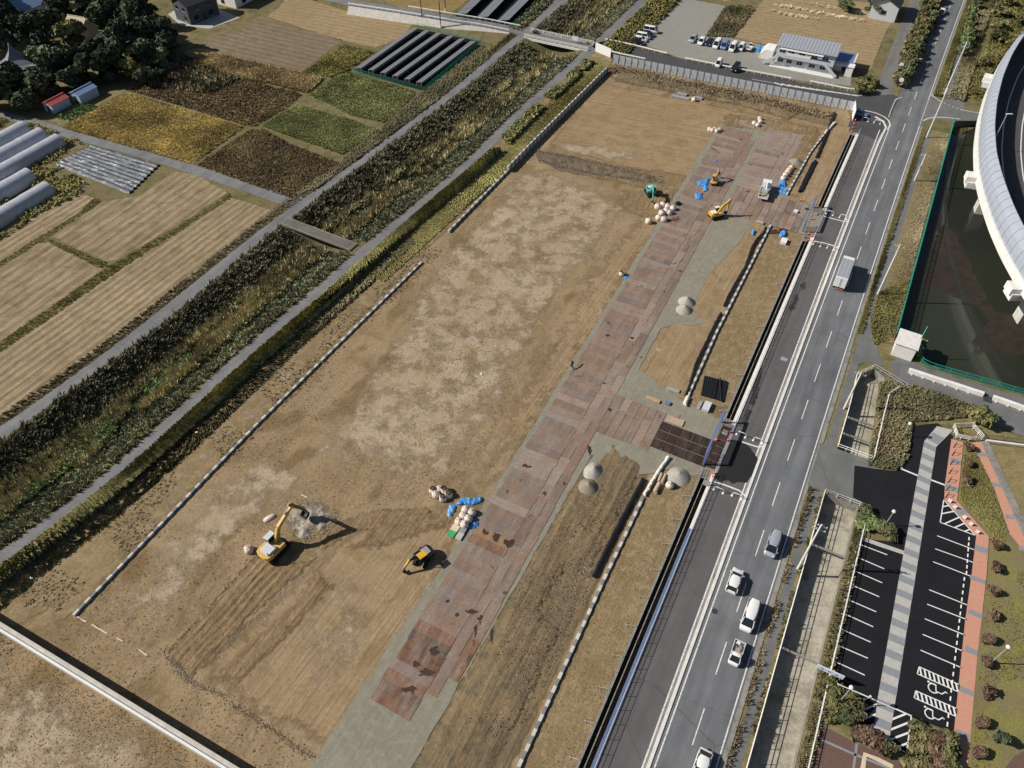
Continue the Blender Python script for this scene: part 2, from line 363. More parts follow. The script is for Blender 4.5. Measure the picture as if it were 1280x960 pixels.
M['marking'] = worn('road_marking', (.70, .70, .68))
M['concrete'] = plain('concrete', (.48, .46, .42), .85, .2, 0, .2, .8, .2)
M['concrete_lt'] = plain('light_concrete', (.66, .65, .62), .8, .2, 0, .14, .9, .2)
def stained(name, c, st):
    n = NB(name, .9, .2); k = n.noise(.35, 6, .7); d = n.noise(2.0, 5, .7)
    cc = n.mix(n.ramp(k, [(.45, 0.0), (.68, .85)]), c, st); n.bump(d, .4, .04); return n.col(n.mix(1.0, cc, n.ramp(d, [(.3, .75), (.7, 1.2)]), 'MULTIPLY'))
M['slab'] = stained('stained_slab', (.40, .37, .30), (.20, .175, .125))
M['concrete_old'] = stained('old_concrete', (.27, .26, .235), (.15, .14, .12))
M['bridgeconc'] = stained('mossy_concrete', (.155, .145, .125), (.09, .085, .07))
M['dark'] = plain('dark_metal', (.045, .046, .05), .6, .3)
M['black'] = plain('black_plastic', (.012, .013, .016), .45, .4, 0, .3, 2)
M['rubber'] = plain('rubber', (.02, .02, .02), .9, .1)
M['grey'] = plain('grey_metal', (.34, .35, .37), .45, .4, .3)
M['galv'] = plain('galvanised', (.46, .48, .51), .4, .4, .4)
M['yellow'] = plain('yellow_paint', (.62, .36, .035), .4, .4, 0, .14, 2)
M['yellow_old'] = plain('faded_yellow', (.58, .37, .11), .5, .35, 0, .16, 2)
M['olive'] = plain('olive_paint', (.19, .15, .022), .5, .3)
M['teal'] = plain('teal_paint', (.08, .38, .32), .5, .3)
M['teal_dk'] = plain('teal_fence', (.015, .24, .185), .5, .3)
M['red'] = plain('red_paint', (.50, .03, .025), .5, .3)
M['orange'] = plain('orange_paint', (.60, .16, .05), .5, .3)
M['blue'] = plain('blue_tarp', (.055, .235, .56), .5, .35, 0, .35, 2.5)
M['blue_dk'] = plain('blue_shade_sheet', (.105, .145, .25), .6, .3, 0, .25, 1.2)
M['bluegate'] = plain('blue_grey_gate', (.13, .18, .36), .45, .4)
M['sack'] = plain('white_sack', (.66, .56, .50), .9, .15, 0, .22, 3.0, .5)
M['sack_in'] = plain('sack_soil', (.12, .10, .075), .95, .1)
M['glass'] = plain('vehicle_glass', (.012, .018, .028), .08, .6, 0, .05)
M['carwhite'] = plain('car_white', (.74, .74, .74), .3, .5, 0, .03)
M['carsilver'] = plain('car_silver', (.42, .45, .50), .3, .5, .3, .05)
M['carblue'] = plain('car_blue', (.16, .25, .48), .3, .5, .2, .05)
M['carnavy'] = plain('car_navy', (.012, .018, .045), .25, .5, 0, .05)
M['carblack'] = plain('car_black', (.012, .013, .016), .25, .5, 0, .05)
M['lamp'] = plain('lamp_lens', (.75, .75, .70), .2, .5)
M['tail'] = plain('tail_lens', (.45, .03, .03), .3, .5)
M['boxroof'] = plain('box_roof', (.36, .38, .42), .45, .4, .2, .06)
M['timber'] = plain('timber', (.42, .29, .17), .85, .2, 0, .25, 2)
M['bark'] = plain('bark', (.07, .05, .035), .95, .1, 0, .3, 3)
M['log'] = plain('pale_timber', (.42, .32, .23), .85, .2, 0, .2, 2)
M['slate'] = plain('slate_wall', (.085, .09, .105), .8, .2, 0, .1)
M['roofdark'] = plain('dark_roof', (.04, .043, .05), .6, .3)
M['rooftile'] = plain('tile_roof', (.17, .185, .21), .6, .3, 0, .25, 2)
M['roofblue'] = plain('blue_roof', (.20, .28, .46), .45, .4, 0, .1)
M['roofbeige'] = plain('beige_roof', (.42, .37, .30), .8, .2)
M['wallwhite'] = plain('white_wall', (.70, .69, .66), .8, .2, 0, .08)
M['wallgrey'] = plain('grey_wall', (.52, .56, .60), .7, .3, 0, .08)
M['shedblue'] = plain('blue_shed', (.32, .42, .56), .6, .3, 0, .1)
M['roofred'] = plain('red_roof', (.45, .10, .085), .6, .3, 0, .3, 2)
M['panelfence'] = plain('fence_panel', (.56, .59, .63), .5, .3, .1, .08, .6)
M['fanpanel'] = plain('noise_panel', (.33, .37, .43), .6, .2, .1, .07, .5)
M['clear'] = plain('clear_panel', (.10, .16, .27), .15, .6, 0, .1)
M['film'] = plain('greenhouse_film', (.40, .42, .48), .45, .35, 0, .14, .7)
M['brickbrown'] = plain('brown_paver', (.135, .085, .070), .85, .2, 0, .2, 4)
M['pink'] = plain('pink_paver', (.52, .265, .19), .85, .2, 0, .12, 2.5)
M['pavegrey'] = plain('grey_paver', (.235, .25, .27), .85, .2, 0, .12, 2.5)
M['pavelight'] = plain('light_paver', (.42, .41, .385), .85, .2, 0, .14, 2.0)
M['beige'] = plain('beige_paver', (.60, .50, .36), .85, .2, 0, .1)
M['sign'] = plain('sign_board', (.62, .66, .78), .5, .3)
M['sandpile'] = ground_mat('sand_pile', (.36, .345, .295), (.32, .305, .26), (.39, .37, .32), .3, 1.5, 6, .12, .5, .05)
M['rockdust'] = ground_mat('white_clay', (.40, .36, .31), (.33, .285, .235), (.26, .205, .145), .3, .7, 2.5, .25, .9, .15)
def plate_mat(name, cs, wet=0.0):
    n = NB(name, .7 - wet * .3, .3); r = n.rnd(); c = n.ramp(r, [(i / (len(cs) - 1), k) for i, k in enumerate(cs)])
    c = n.mix(n.ramp(n.noise(.5, 5, .65, vec=n.rot(AX, (.35, 1.6, 1))), [(.42, 0.0), (.7, .8)]), c, (.285, .225, .180) if wet == 0 else (.10, .07, .06))
    c = n.mix(n.ramp(n.noise(.35, 5, .7), [(.50, 0.0), (.68, .75)]), c, (.23, .125, .065) if wet == 0 else (.05, .03, .026))
    c = n.mix(1.0, c, n.ramp(n.noise(3, 5, .7), [(.3, .8), (.7, 1.2)]), 'MULTIPLY')
    h = n.t.nodes.new('ShaderNodeHueSaturation'); h.inputs['Saturation'].default_value = .98; n.t.links.new(c, h.inputs['Color']); c = h.outputs[0]
    if wet == 0: c = n.mix(n.ramp(n.noise(.22, 4, .6, dist=1.5), [(.66, 0.0), (.69, .85)]), c, (.075, .042, .030))
    return n.col(c)
M['plate'] = plate_mat('steel_plate', [(.175, .125, .100), (.225, .150, .110), (.155, .130, .122), (.240, .160, .110), (.185, .152, .138), (.255, .190, .150), (.135, .105, .092)])
M['plate_lt'] = plate_mat('pale_steel_plate', [(.28, .225, .188), (.235, .190, .170), (.295, .215, .160), (.26, .225, .200)])
M['plate_wet'] = plate_mat('wet_steel_plate', [(.030, .019, .016), (.042, .025, .020), (.036, .022, .018)], 1.0)
M['plate_rust'] = plate_mat('rusty_steel_plate', [(.20, .095, .055), (.075, .040, .030), (.26, .20, .17), (.055, .034, .030), (.30, .155, .075), (.14, .115, .12)])
M['solar'] = plain('solar_glass', (.17, .18, .20), .42, .35, .1, .06, .4)
M['weedmat'] = plain('black_weed_mat', (.010, .011, .012), .9, .1, 0, .3, 1)
def film_mat():
    n = NB('mulch_film', .42, .4, .0); k = n.noise(1.2, 5, .7, vec=n.rot(RAD(-20), (.6, 2, 1))); n.bump(k, .9, .25)
    return n.col(n.ramp(n.noise(.9, 5, .65, vec=n.rot(RAD(-24), (.5, 2.2, 1))), [(.44, (.030, .038, .055)), (.56, (.085, .10, .125)), (.68, (.50, .51, .53))]))
M['mulch'] = film_mat()
def water_mat():
    n = NB('pond_water', .1, .28); c = n.mix(n.ramp(n.noise(.03, 3), [(.4, 0.0), (.6, 1.0)]), (.030, .034, .022), (.022, .026, .021)); n.bump(n.noise(1.5, 3), .04, .05); return n.col(c)
M['water'] = water_mat()
M['pondweed'] = ground_mat('pond_weed', (.034, .027, .020), (.042, .032, .024), (.022, .022, .017), .1, .6, 3, .3, .3, .02)
M['silt'] = plain('pale_silt', (.026, .029, .024), .3, .4)
M['leaf_dark'] = tone_mat('dark_leaves', [(0, (.012, .020, .011)), (.5, (.028, .042, .018)), (1, (.058, .072, .026))])
M['leaf_mid'] = tone_mat('mid_leaves', [(0, (.03, .045, .014)), (.5, (.06, .075, .022)), (1, (.11, .115, .035))])
M['leaf_yellow'] = tone_mat('yellow_green_leaves', [(0, (.045, .055, .012)), (.5, (.105, .105, .022)), (1, (.20, .165, .035))])
M['leaf_brown'] = tone_mat('brown_leaves', [(0, (.045, .022, .012)), (.5, (.09, .048, .024)), (1, (.14, .085, .04))])
M['leaf_gold'] = tone_mat('golden_stalks', [(0, (.10, .080, .028)), (.5, (.20, .150, .06)), (1, (.32, .24, .11))], .85, 1.35)
M['leaf_bright'] = tone_mat('bright_leaves', [(0, (.05, .085, .015)), (.5, (.09, .135, .025)), (1, (.15, .19, .04))])
M['leaf_grey'] = tone_mat('grey_green_leaves', [(0, (.05, .062, .035)), (.5, (.095, .105, .055)), (1, (.16, .16, .085))], .85, 2.2, .8)
M['leaf_hedge'] = tone_mat('hedge_leaves', [(0, (.03, .036, .010)), (.45, (.075, .078, .022)), (1, (.165, .140, .042))], .85, 1.25, .8)
M['leaf_path'] = tone_mat('path_hedge_leaves', [(0, (.05, .052, .015)), (.45, (.105, .10, .027)), (1, (.22, .18, .055))], .85, 2.1, .85)
M['weed_mix'] = tone_mat('weed_mix', [(0, (.035, .045, .014)), (.4, (.085, .085, .026)), (.7, (.13, .085, .035)), (1, (.20, .165, .06))])
M['weed_red'] = tone_mat('weed_red', [(0, (.035, .030, .015)), (.4, (.075, .052, .026)), (.7, (.10, .074, .033)), (1, (.155, .112, .05))], .85, 1.9, .95)
M['clod_dark'] = tone_mat('dark_clod', [(0, (.13, .098, .058)), (.6, (.20, .155, .095)), (1, (.30, .25, .19))], .95, 1.0)
M['clod_pale'] = tone_mat('pale_clod', [(0, (.22, .165, .10)), (.5, (.31, .25, .18)), (1, (.42, .38, .32))], .95, 1.0)
M['clod_grey'] = tone_mat('grey_clod', [(0, (.17, .16, .13)), (1, (.28, .27, .23))], .95, 1.0)
M['clod_brown'] = tone_mat('brown_clod', [(0, (.12, .085, .045)), (.6, (.20, .14, .072)), (1, (.27, .20, .12))], .95, 1.0)
M['weed_dry'] = tone_mat('weed_dry', [(0, (.06, .045, .022)), (.5, (.13, .095, .045)), (1, (.22, .165, .085))])
M['weed_gold'] = tone_mat('weed_gold', [(0, (.17, .125, .032)), (.4, (.26, .198, .05)), (1, (.34, .268, .08))], .85, 1.95, .8)
M['weed_green'] = tone_mat('weed_green', [(0, (.075, .085, .028)), (.5, (.13, .14, .048)), (1, (.195, .195, .075))], .85, 2.3, .85)
M['leaf_dark2'] = tone_mat('bank_leaves', [(0, (.022, .025, .012)), (.5, (.052, .054, .026)), (1, (.11, .10, .05))], .85, 2.9, .8)
M['weed_olive2'] = tone_mat('olive_crop', [(0, (.10, .095, .022)), (.5, (.165, .15, .035)), (1, (.23, .195, .055))], .85, 1.9, .85)
M['leaf_tan'] = tone_mat('tan_stalks', [(0, (.11, .085, .035)), (.5, (.22, .165, .07)), (1, (.33, .25, .12))], .85, 1.9, .85)
M['bank_mix'] = tone_mat('bank_grass', [(0, (.035, .036, .018)), (.5, (.07, .066, .032)), (1, (.125, .105, .055))], .85, 2.3, .8)
M['weed_dry2'] = tone_mat('verge_dry', [(0, (.07, .06, .028)), (.5, (.12, .10, .045)), (1, (.20, .165, .085))], .85, 1.9, .8)
M['weed_mix2'] = tone_mat('margin_mix', [(0, (.06, .065, .024)), (.5, (.11, .10, .042)), (1, (.18, .15, .07))], .85, 2.0, .8)
M['reed'] = tone_mat('reed_stalks', [(0, (.10, .092, .038)), (.5, (.19, .165, .07)), (1, (.30, .255, .12))], .85, 2.2, .8)
M['reedgreen'] = tone_mat('reed_grass', [(0, (.03, .036, .012)), (.5, (.065, .07, .022)), (1, (.12, .11, .04))], .85, 2.5)
M['leaf_straw'] = tone_mat('straw', [(0, (.42, .33, .19)), (1, (.62, .51, .33))])
M['bluepale'] = plain('pale_blue_tarp', (.12, .32, .62), .5, .35, 0, .35, 2.5)
M['green'] = plain('green_plastic', (.05, .36, .14), .5, .3)
M['gravelbrown'] = ground_mat('brown_gravel', (.255, .225, .165), (.225, .195, .14), (.28, .25, .19), .3, 1.5, 6, .14, .5, .05)
M['weed_olive'] = tone_mat('weed_olive', [(0, (.10, .095, .022)), (.5, (.165, .15, .035)), (1, (.23, .195, .055))], .85, 1.15, .85)

def soften(mat, lo=.95, hi=1.35, sc=.55, mul=1.6):                                 # the same ground thinning out towards its edge, as spread earth does
    m = mat.copy(); m.name = mat.name + '_thinning'; t = m.node_tree; out = [n for n in t.nodes if n.type == 'OUTPUT_MATERIAL'][0]; b = out.inputs[0].links[0].from_socket
    a = t.nodes.new('ShaderNodeAttribute'); a.attribute_name = 'fade'; g = t.nodes.new('ShaderNodeNewGeometry'); n = t.nodes.new('ShaderNodeTexNoise'); n.inputs['Scale'].default_value = sc; n.inputs['Detail'].default_value = 7; n.inputs['Roughness'].default_value = .7
    t.links.new(g.outputs['Position'], n.inputs['Vector']); k = t.nodes.new('ShaderNodeMath'); k.operation = 'MULTIPLY_ADD'; t.links.new(n.outputs[0], k.inputs[0]); k.inputs[1].default_value = mul; t.links.new(a.outputs['Fac'], k.inputs[2])
    r = t.nodes.new('ShaderNodeMapRange'); t.links.new(k.outputs[0], r.inputs[0]); r.inputs[1].default_value = lo; r.inputs[2].default_value = hi
    tr = t.nodes.new('ShaderNodeBsdfTransparent'); mx = t.nodes.new('ShaderNodeMixShader'); t.links.new(r.outputs[0], mx.inputs[0]); t.links.new(tr.outputs[0], mx.inputs[1]); t.links.new(b, mx.inputs[2]); t.links.new(mx.outputs[0], out.inputs[0]); return m
SOFT = {k: soften(M[k]) for k in ('bare', 'bare_cross', 'mud', 'dirt', 'darkmud', 'rockdust', 'gravel', 'drydirt')}
M['stain'] = plain('wet_rust_stain', (.055, .034, .025), .5, .3, 0, .4, 2.5)
M['crust'] = ground_mat('dry_crust', (.400, .322, .228), (.360, .280, .188), (.290, .215, .128), .06, .3, 2.4, .3, .8, .08, specks=(1.6, .27, (.17, .125, .075)))
SOFT['crust'] = soften(M['crust'], 2.06, 2.56, .24, 3.0)
SOFT['verge'] = soften(M['verge'])
# ------------------------------------------------------------------ the lie of the land
LPL = [(-160, 640), (0, 534), (78, 480), (160, 420), (240, 355), (320, 291), (347, 270), (392, 240), (460, 191), (525, 143), (570, 108), (612, 72), (655, 38), (694, 0), (735, -36)]     # left path, outer and river side
LPR = [(-160, 663), (0, 553), (97, 480), (168, 432), (250, 367), (320, 304), (352, 281), (408, 240), (470, 193), (535, 146), (580, 112), (622, 75), (672, 34), (711, 0), (752, -36)]
RPL = [(-160, 812), (0, 690), (140, 587), (253, 482), (320, 420), (388, 366), (445, 314), (480, 286), (537, 240), (590, 194), (640, 143), (690, 99), (744, 51), (797, 0), (834, -36)]
RPR = [(-160, 832), (0, 706), (140, 604), (274, 482), (320, 438), (388, 381), (447, 328), (482, 299), (550, 240), (603, 197), (643, 156), (692, 110), (758, 52), (812, 0), (850, -36)]
def along(pl, s):                                # point of a traced edge at distance s up the valley
    q = [ST(P(*p)) for p in pl]
    for i in range(len(q) - 1):
        if q[i + 1][0] >= s or i == len(q) - 2:
            k = (s - q[i][0]) / (q[i + 1][0] - q[i][0]); return q[i][1] + (q[i + 1][1] - q[i][1]) * k
SR = [-12 + 6 * i for i in range(59)]            # along the river
lpl = {s: along(LPL, s) for s in SR}; lpr = {s: along(LPR, s) for s in SR}; rpl = {s: along(RPL, s) for s in SR}; rpr = {s: along(RPR, s) for s in SR}
def smooth_d(d):
    k = sorted(d); return {s: (d[k[max(i - 1, 0)]] + 2 * d[s] + d[k[min(i + 1, len(k) - 1)]]) / 4 for i, s in enumerate(k)}
lpl, lpr, rpl, rpr = [smooth_d(smooth_d(d)) for d in (lpl, lpr, rpl, rpr)]
river_hole = [W(s, lpr[s] + .25) for s in SR] + [W(s, rpl[s] - .25) for s in SR[::-1]]
pond_px = [(1192, 152), (1120, 419), (1140, 446), (1160, 456), (1280, 492), (1480, 552), (1640, 400), (1500, 150), (1300, 120), (1240, 146)]
pond_hole = PX(pond_px)
CAN = (6.75, 11.9)                               # open canal beside the highway, offsets from its centre line
canalA = [R(s, CAN[0]) for s in range(-20, 85, 8)] + [R(84.3, CAN[0])] + [R(84.3, CAN[1])] + [R(s, CAN[1]) for s in range(84, -21, -8)]
canalB = [R(94, CAN[0]), R(104, CAN[0]), R(112.5, CAN[0] - .3), R(116, CAN[0] + 2.2), R(114.5, CAN[1] - 1.0), R(110, CAN[1]), R(94, CAN[1])]
DITCH = (-11.55, -10.15)
def ditch_poly(a, b):
    ss = [a + (b - a) * i / 8 for i in range(9)]; return [R(s, DITCH[0]) for s in ss] + [R(s, DITCH[1]) for s in ss[::-1]]
DRUN = [(-20, 79.5), (91, 151), (162, 200)]
ditch_holes = [ditch_poly(a, b) for a, b in DRUN]
holes = [river_hole, pond_hole, canalA, canalB] + ditch_holes
vs, es = [Vector((-2200, -2200)), Vector((2200, -2200)), Vector((2200, 2200)), Vector((-2200, 2200))], [(0, 1), (1, 2), (2, 3), (3, 0)]
for h in holes:
    b = len(vs); n = len(h); vs += [Vector((p.x, p.y)) for p in h]; es += [(b + i, b + (i + 1) % n) for i in range(n)]
cv, _, cf, *_r = delaunay_2d_cdt(vs, es, [], 0, 1e-4)
gf = []
for f in cf:
    c = sum((cv[i] for i in f), Vector((0, 0))) / len(f)
    if not any(inside(c.x, c.y, h) for h in holes): gf.append(tuple(f))
me = bpy.data.meshes.new('ground'); me.from_pydata([(v.x, v.y, 0) for v in cv], [], gf); me.materials.append(M['ground']); struct(link('ground', me))

# river: banks and bed between the two paths, with a thin thread of mud at the bottom
prof = [(0.0, 0.0), (.06, -.15), (.2, -1.2), (.36, -2.3), (.45, -2.6), (.6, -2.5), (.72, -2.0), (.86, -.9), (.95, -.1), (1.0, 0.0)]
def bank_z(k):
    for (a, za), (b, zb) in zip(prof, prof[1:]):
        if k <= b: return za + (zb - za) * (k - a) / (b - a)
    return 0.0
rings = []
for s in SR:
    a, b = lpr[s] + .25, rpl[s] - .25
    rings.append([W(s, a + (b - a) * k, z + (.15 * mnoise.noise(Vector((s * .11, k * 9, 0))) if 0 < k < 1 else 0)) for k, z in prof])
m = MB(); m.loft(rings, close=False); struct(m.build('river_bed', M['bank']))
struct(link('river_path', strip_mesh('river_path', [W(s, lpl[s], .03) for s in SR], [W(s, lpr[s], .03) for s in SR], M['path'])))
struct(link('river_path', strip_mesh('river_path', [W(s, rpl[s], .03) for s in SR], [W(s, rpr[s], .03) for s in SR], M['path'])))

# ------------------------------------------------------------------ fields west of the river
sheet('stubble_field', PX([(-160, 655), (-160, 545), (0, 440), (150, 337), (217, 293), (288, 247), (335, 262), (344, 266), (318, 288), (238, 352), (158, 416), (76, 474), (0, 528)]), M['stubble'], .03, wander=.5)
sheet('stubble_field', PX([(-160, 535), (-160, 420), (0, 336), (48, 305), (60, 302), (126, 335), (136, 334), (0, 428)]), M['stubble2'], .03, wander=.5)
sheet('stubble_field', PX([(66, 296), (100, 272), (130, 252), (172, 245), (217, 215), (246, 219), (284, 241), (215, 286), (147, 325), (132, 327)]), M['stubble2'], .03, wander=.5)
sheet('stubble_field', PX([(-160, 412), (-160, 370), (0, 291), (58, 246), (88, 236), (118, 248), (96, 268), (44, 299), (0, 327)]), M['stubble'], .03, wander=.5)
ribbon('farm_road', PX([(-120, 105), (-40, 130), (0, 143), (40, 153), (75, 164), (110, 174), (160, 187), (205, 200), (260, 218), (320, 238), (352, 248), (376, 251)]), [3.2] * 10 + [4.0, 6.0], M['path'], .035)
sheet('gold_field', PX([(160, 116), (304, 159), (240, 206), (77, 160)]), M['gold'], .03, wander=.4)
sheet('weed_field', PX([(163, 114), (192, 80), (235, 72), (300, 98), (378, 118), (366, 130), (322, 158), (306, 157)]), M['weedred'], .025, wander=.8)
sheet('weed_field', PX([(246, 206), (312, 163), (330, 162), (362, 180), (424, 204), (392, 236), (364, 248), (300, 226)]), M['weedred'], .025, wander=.6)
sheet('green_field', PX([(327, 158), (370, 131), (440, 150), (472, 163), (428, 194)]), M['weedgreen'], .03, wander=.5)
sheet('green_field', PX([(385, 119), (420, 96), (437, 91), (522, 115), (483, 155), (440, 145)]), M['weedgreen'], .03, wander=.5)
sheet('olive_field', PX([(378, 91), (430, 57), (467, 65), (437, 88), (412, 97)]), M['weedgreen'], .03, wander=.4)
sheet('tan_field', PX([(230, 68), (250, 63), (320, 80), (374, 92), (405, 98), (385, 117), (340, 106), (270, 94)]), M['tan'], .03, wander=.4)
sheet('ploughed_field', PX([(246, 57), (268, 42), (298, 40), (322, 20), (428, 50), (378, 90), (300, 78)]), M['plough'], .03, wander=.5)
sheet('straw_field', PX([(334, 21), (356, 2), (330, -12), (390, -14), (430, 6), (516, 30), (505, 45), (470, 60), (432, 52), (400, 42)]), M['straw'], .03, wander=.5)
sheet('gold_field', PX([(450, -14), (600, -16), (585, 0), (562, 17), (500, 10)]), M['tan'], .03, wander=.4)
sheet('weed_mat', PX([(442, 88), (522, 36), (600, 52), (530, 114)]), M['weedmat'], .05)
sheet('weed_mat', PX([(556, 28), (610, -12), (690, -16), (668, 14), (640, 32)]), M['weedmat'], .05)
sheet('vegetable_plot', PX([(60, 150), (130, 115), (160, 112), (78, 158)]), M['verge'], .03, wander=.4)

# relief that throws its own shade: wheel ruts and heaps
def terrain(name, poly, cell, hf, mat, z=.05, wander=.4, soft=1.2):
    poly = rough([Vector((p[0], p[1], 0)) for p in poly], wander, 1.2); A = np.array([(p.x, p.y) for p in poly]); lo, hi = A.min(0), A.max(0); vs = [Vector((p.x, p.y)) for p in poly]; n0 = len(vs)
    X, Y = np.meshgrid(np.arange(lo[0], hi[0], cell), np.arange(lo[1], hi[1], cell)); X = X + nrg.normal(size=X.shape) * cell * .18; Y = Y + nrg.normal(size=Y.shape) * cell * .18
    k = inside_np(X, Y, [tuple(p) for p in A]); vs += [Vector((a, b)) for a, b in zip(X[k], Y[k])]
    v, _, f, *_q = delaunay_2d_cdt(vs, [(i, (i + 1) % n0) for i in range(n0)], [], 0, 1e-4)
    ff = [tuple(q) for q in f if inside(*(sum((v[i] for i in q), Vector((0, 0))) / 3), A)]
    me = bpy.data.meshes.new(name); bd = []
    seg = np.array([(p.x, p.y) for p in v]); dmin = np.full(len(seg), 9.0)
    for i in range(len(A)): dmin = np.minimum(dmin, np.hypot(seg[:, 0] - A[i, 0], seg[:, 1] - A[i, 1]))
    me.from_pydata([(p.x, p.y, z - .03 + min(1, d / 1.5) * (.03 + max(0.0, hf(p.x, p.y)))) for p, d in zip(v, dmin)], [], ff); me.update(); me.materials.append(mat)
    me.polygons.foreach_set('use_smooth', [True] * len(me.polygons)); at = me.attributes.new('fade', 'FLOAT', 'POINT'); at.data.foreach_set('value', np.clip(dmin / soft, 0, 1).astype(np.float32)); return struct(link(name, me))
def nz(x, y, f, o=0): return mnoise.noise(Vector((x * f, y * f, o)))
flat0 = lambda x, y: 0.0
def soft_sheet(name, pts, key, z, soft=3.0, cell=1.3, wander=.5): return terrain(name, pts, cell, flat0, SOFT[key], z + .03, wander, soft)
# ------------------------------------------------------------------ the construction site
site = [W(s, rpr[s]) for s in SR if s <= 214] + PX([(752, 62), (768, 78), (920, 110), (1060, 138)]) + [R(203, -11.7)] + [R(s, -11.7) for s in range(200, -21, -10)] + [R(-20, -90)]
sheet('site_ground', site, M['soil'], .02)
for a, b in ((78, 92), (150, 163), (199, 206)):       # the gateways across the ditch
    road_strip('gateway', -11.7, -9.7, a, b, .022, M['gravel'])
strip_v = [W(s, rpr[s] + .1) for s in SR if s <= 210] + [W(s, -76.6) for s in SR[::-1] if 12 <= s <= 198] + PX([(60, 765), (0, 800), (-60, 830)])
soft_sheet('verge', strip_v, 'drydirt', .026, 1.5, 2.0, .4)
sheet('verge', [W(s, rpr[s] + .05) for s in SR if s <= 212] + [W(s, rpr[s] + (7.5 if s > 90 else 5.5)) for s in SR[::-1] if s <= 212], M['verge'], .031, wander=.7)
BARE_A = [(745, 102), (1043, 162), (1020, 215), (1000, 250), (905, 222), (885, 215), (868, 225), (835, 218), (780, 210), (700, 188), (683, 182)]
soft_sheet('dry_crust', PX([(650, 195), (720, 215), (800, 245), (785, 285), (740, 345), (690, 420), (655, 490), (620, 560), (570, 625), (520, 615), (430, 605), (360, 580), (400, 510), (470, 420), (510, 350), (575, 270)]), 'crust', .030, 6.0, 1.8, 2.0)
soft_sheet('dry_crust', PX([(250, 600), (330, 555), (420, 590), (380, 625), (330, 660), (300, 700), (215, 790), (150, 790), (105, 765), (180, 690)]), 'crust', .031, 4.5, 1.8, 2.0)
soft_sheet('dry_crust', PX([(-60, 800), (0, 798), (120, 865), (290, 965), (300, 1060), (-60, 1060)]), 'crust', .032, 4.0, 1.8, 2.0)
soft_sheet('dry_crust', PX([(120, 690), (200, 600), (300, 500), (420, 390), (520, 310), (500, 345), (330, 520), (180, 680), (90, 765), (20, 780)]), 'crust', .033, 4.0, 1.8, 1.0)
soft_sheet('dry_crust', PX([(395, 720), (440, 690), (520, 740), (470, 850), (400, 900), (330, 860), (320, 800)]), 'crust', .0745, 9.0, 1.5, 2.0)
soft_sheet('dry_crust', PX([(700, 175), (760, 180), (830, 190), (800, 205), (720, 200), (690, 190)]), 'crust', .0735, 3.0, 1.5, 1.0)
soft_sheet('graded_soil', PX(BARE_A), 'bare_cross', .035, 2.5)
soft_sheet('graded_soil', PX([(815, 238), (740, 335), (690, 420), (640, 500), (610, 560), (560, 640), (640, 600), (725, 460), (800, 335), (865, 232)]), 'bare', .036, 5.0, 1.3, 1.5)
soft_sheet('graded_soil', PX([(385, 705), (435, 660), (545, 635), (580, 660), (560, 715), (440, 935), (415, 950), (235, 845), (260, 815), (300, 790)]), 'bare', .037, 3.5, 1.2, 1.0)
soft_sheet('clod_band', PX([(668, 186), (700, 192), (790, 212), (826, 219), (845, 235), (800, 232), (700, 215), (670, 200)]), 'darkmud', .042, 1.6, .8, .8)
soft_sheet('track_band', PX([(668, 196), (720, 218), (800, 236), (850, 240), (885, 222), (830, 214), (760, 205)]), 'mud', .039, 2.0, .9, .8)
soft_sheet('rough_bank', PX([(757, 92), (765, 82), (920, 114), (1045, 143), (1040, 160), (935, 135), (850, 118), (770, 103)]), 'dirt', .044, 1.8, .9, .6)
# east edge: haul dirt between the plates and the block wall, dry ground between the wall and the ditch
soft_sheet('dirt_strip', [W(s, -24.6) for s in (-14, 80)] + PX([(742, 600), (800, 592), (826, 580)]) + [W(78, -14.0), W(-14, -12.6)], 'dirt', .03, 1.2, 1.2, .4)
soft_sheet('dirt_strip', [W(92, -23.2), W(150, -24.6), W(152, -14.8), W(92, -14.2)], 'bare', .036, 1.2, 1.2, .4)
sheet('dry_strip', [W(-14, -12.4), W(79, -13.4)] + [R(q, -11.85) for q in range(79, -15, -8)], M['drydirt'], .037, wander=.2)
sheet('dry_strip', [W(91, -13.6), W(152, -14.0)] + [R(q, -11.85) for q in range(151, 90, -8)], M['drydirt'], .037, wander=.2)
sheet('dry_strip', [W(160, -14.0), W(200, -12.8), W(203, -7.2), W(160, -7.3)], M['bare'], .037, wander=.2)

def ruts(ang, per, amp, wob=.6):
    c, s_ = math.cos(ang), math.sin(ang)
    def h(x, y):
        u, v = x * c + y * s_, -x * s_ + y * c
        return amp * (.5 + .5 * math.sin(6.283 * (v + wob * nz(u, v, .12, 5)) / per)) * (.4 + .6 * abs(nz(u * .25, v * 2, .5, 2))) + .22 * amp * nz(x, y, 1.1) + .12 * amp * nz(x, y, 2.6, 7) + .05
    return h
terrain('rutted_ground', PX([(208, 822), (228, 795), (322, 692), (350, 705), (392, 700), (372, 722), (308, 778), (262, 830), (238, 848)]), .33, ruts(AX - RAD(4), 1.0, .42), SOFT['mud'])
terrain('rutted_ground', PX([(398, 668), (430, 648), (470, 636), (535, 634), (548, 655), (500, 660), (440, 668), (402, 690)]), .33, ruts(RAD(6), .85, .38), SOFT['mud'])
terrain('rutted_ground', PX([(770, 238), (845, 240), (838, 262), (808, 275), (780, 262)]), .5, ruts(RAD(80), 1.3, .26), SOFT['mud'])
HR = ruts(AX - RAD(1), 1.5, .22, 1.2)
terrain('haul_dirt', [W(-10, -24.3), W(66, -24.3), W(78, -22), W(76, -15.6), W(55, -15.6), W(54, -19), W(46, -19.5), W(44, -15.5), W(-10, -14.6)], .5, lambda x, y: .12 + .16 * nz(x, y, .2) + HR(x, y), SOFT['dirt'], .06, .5)
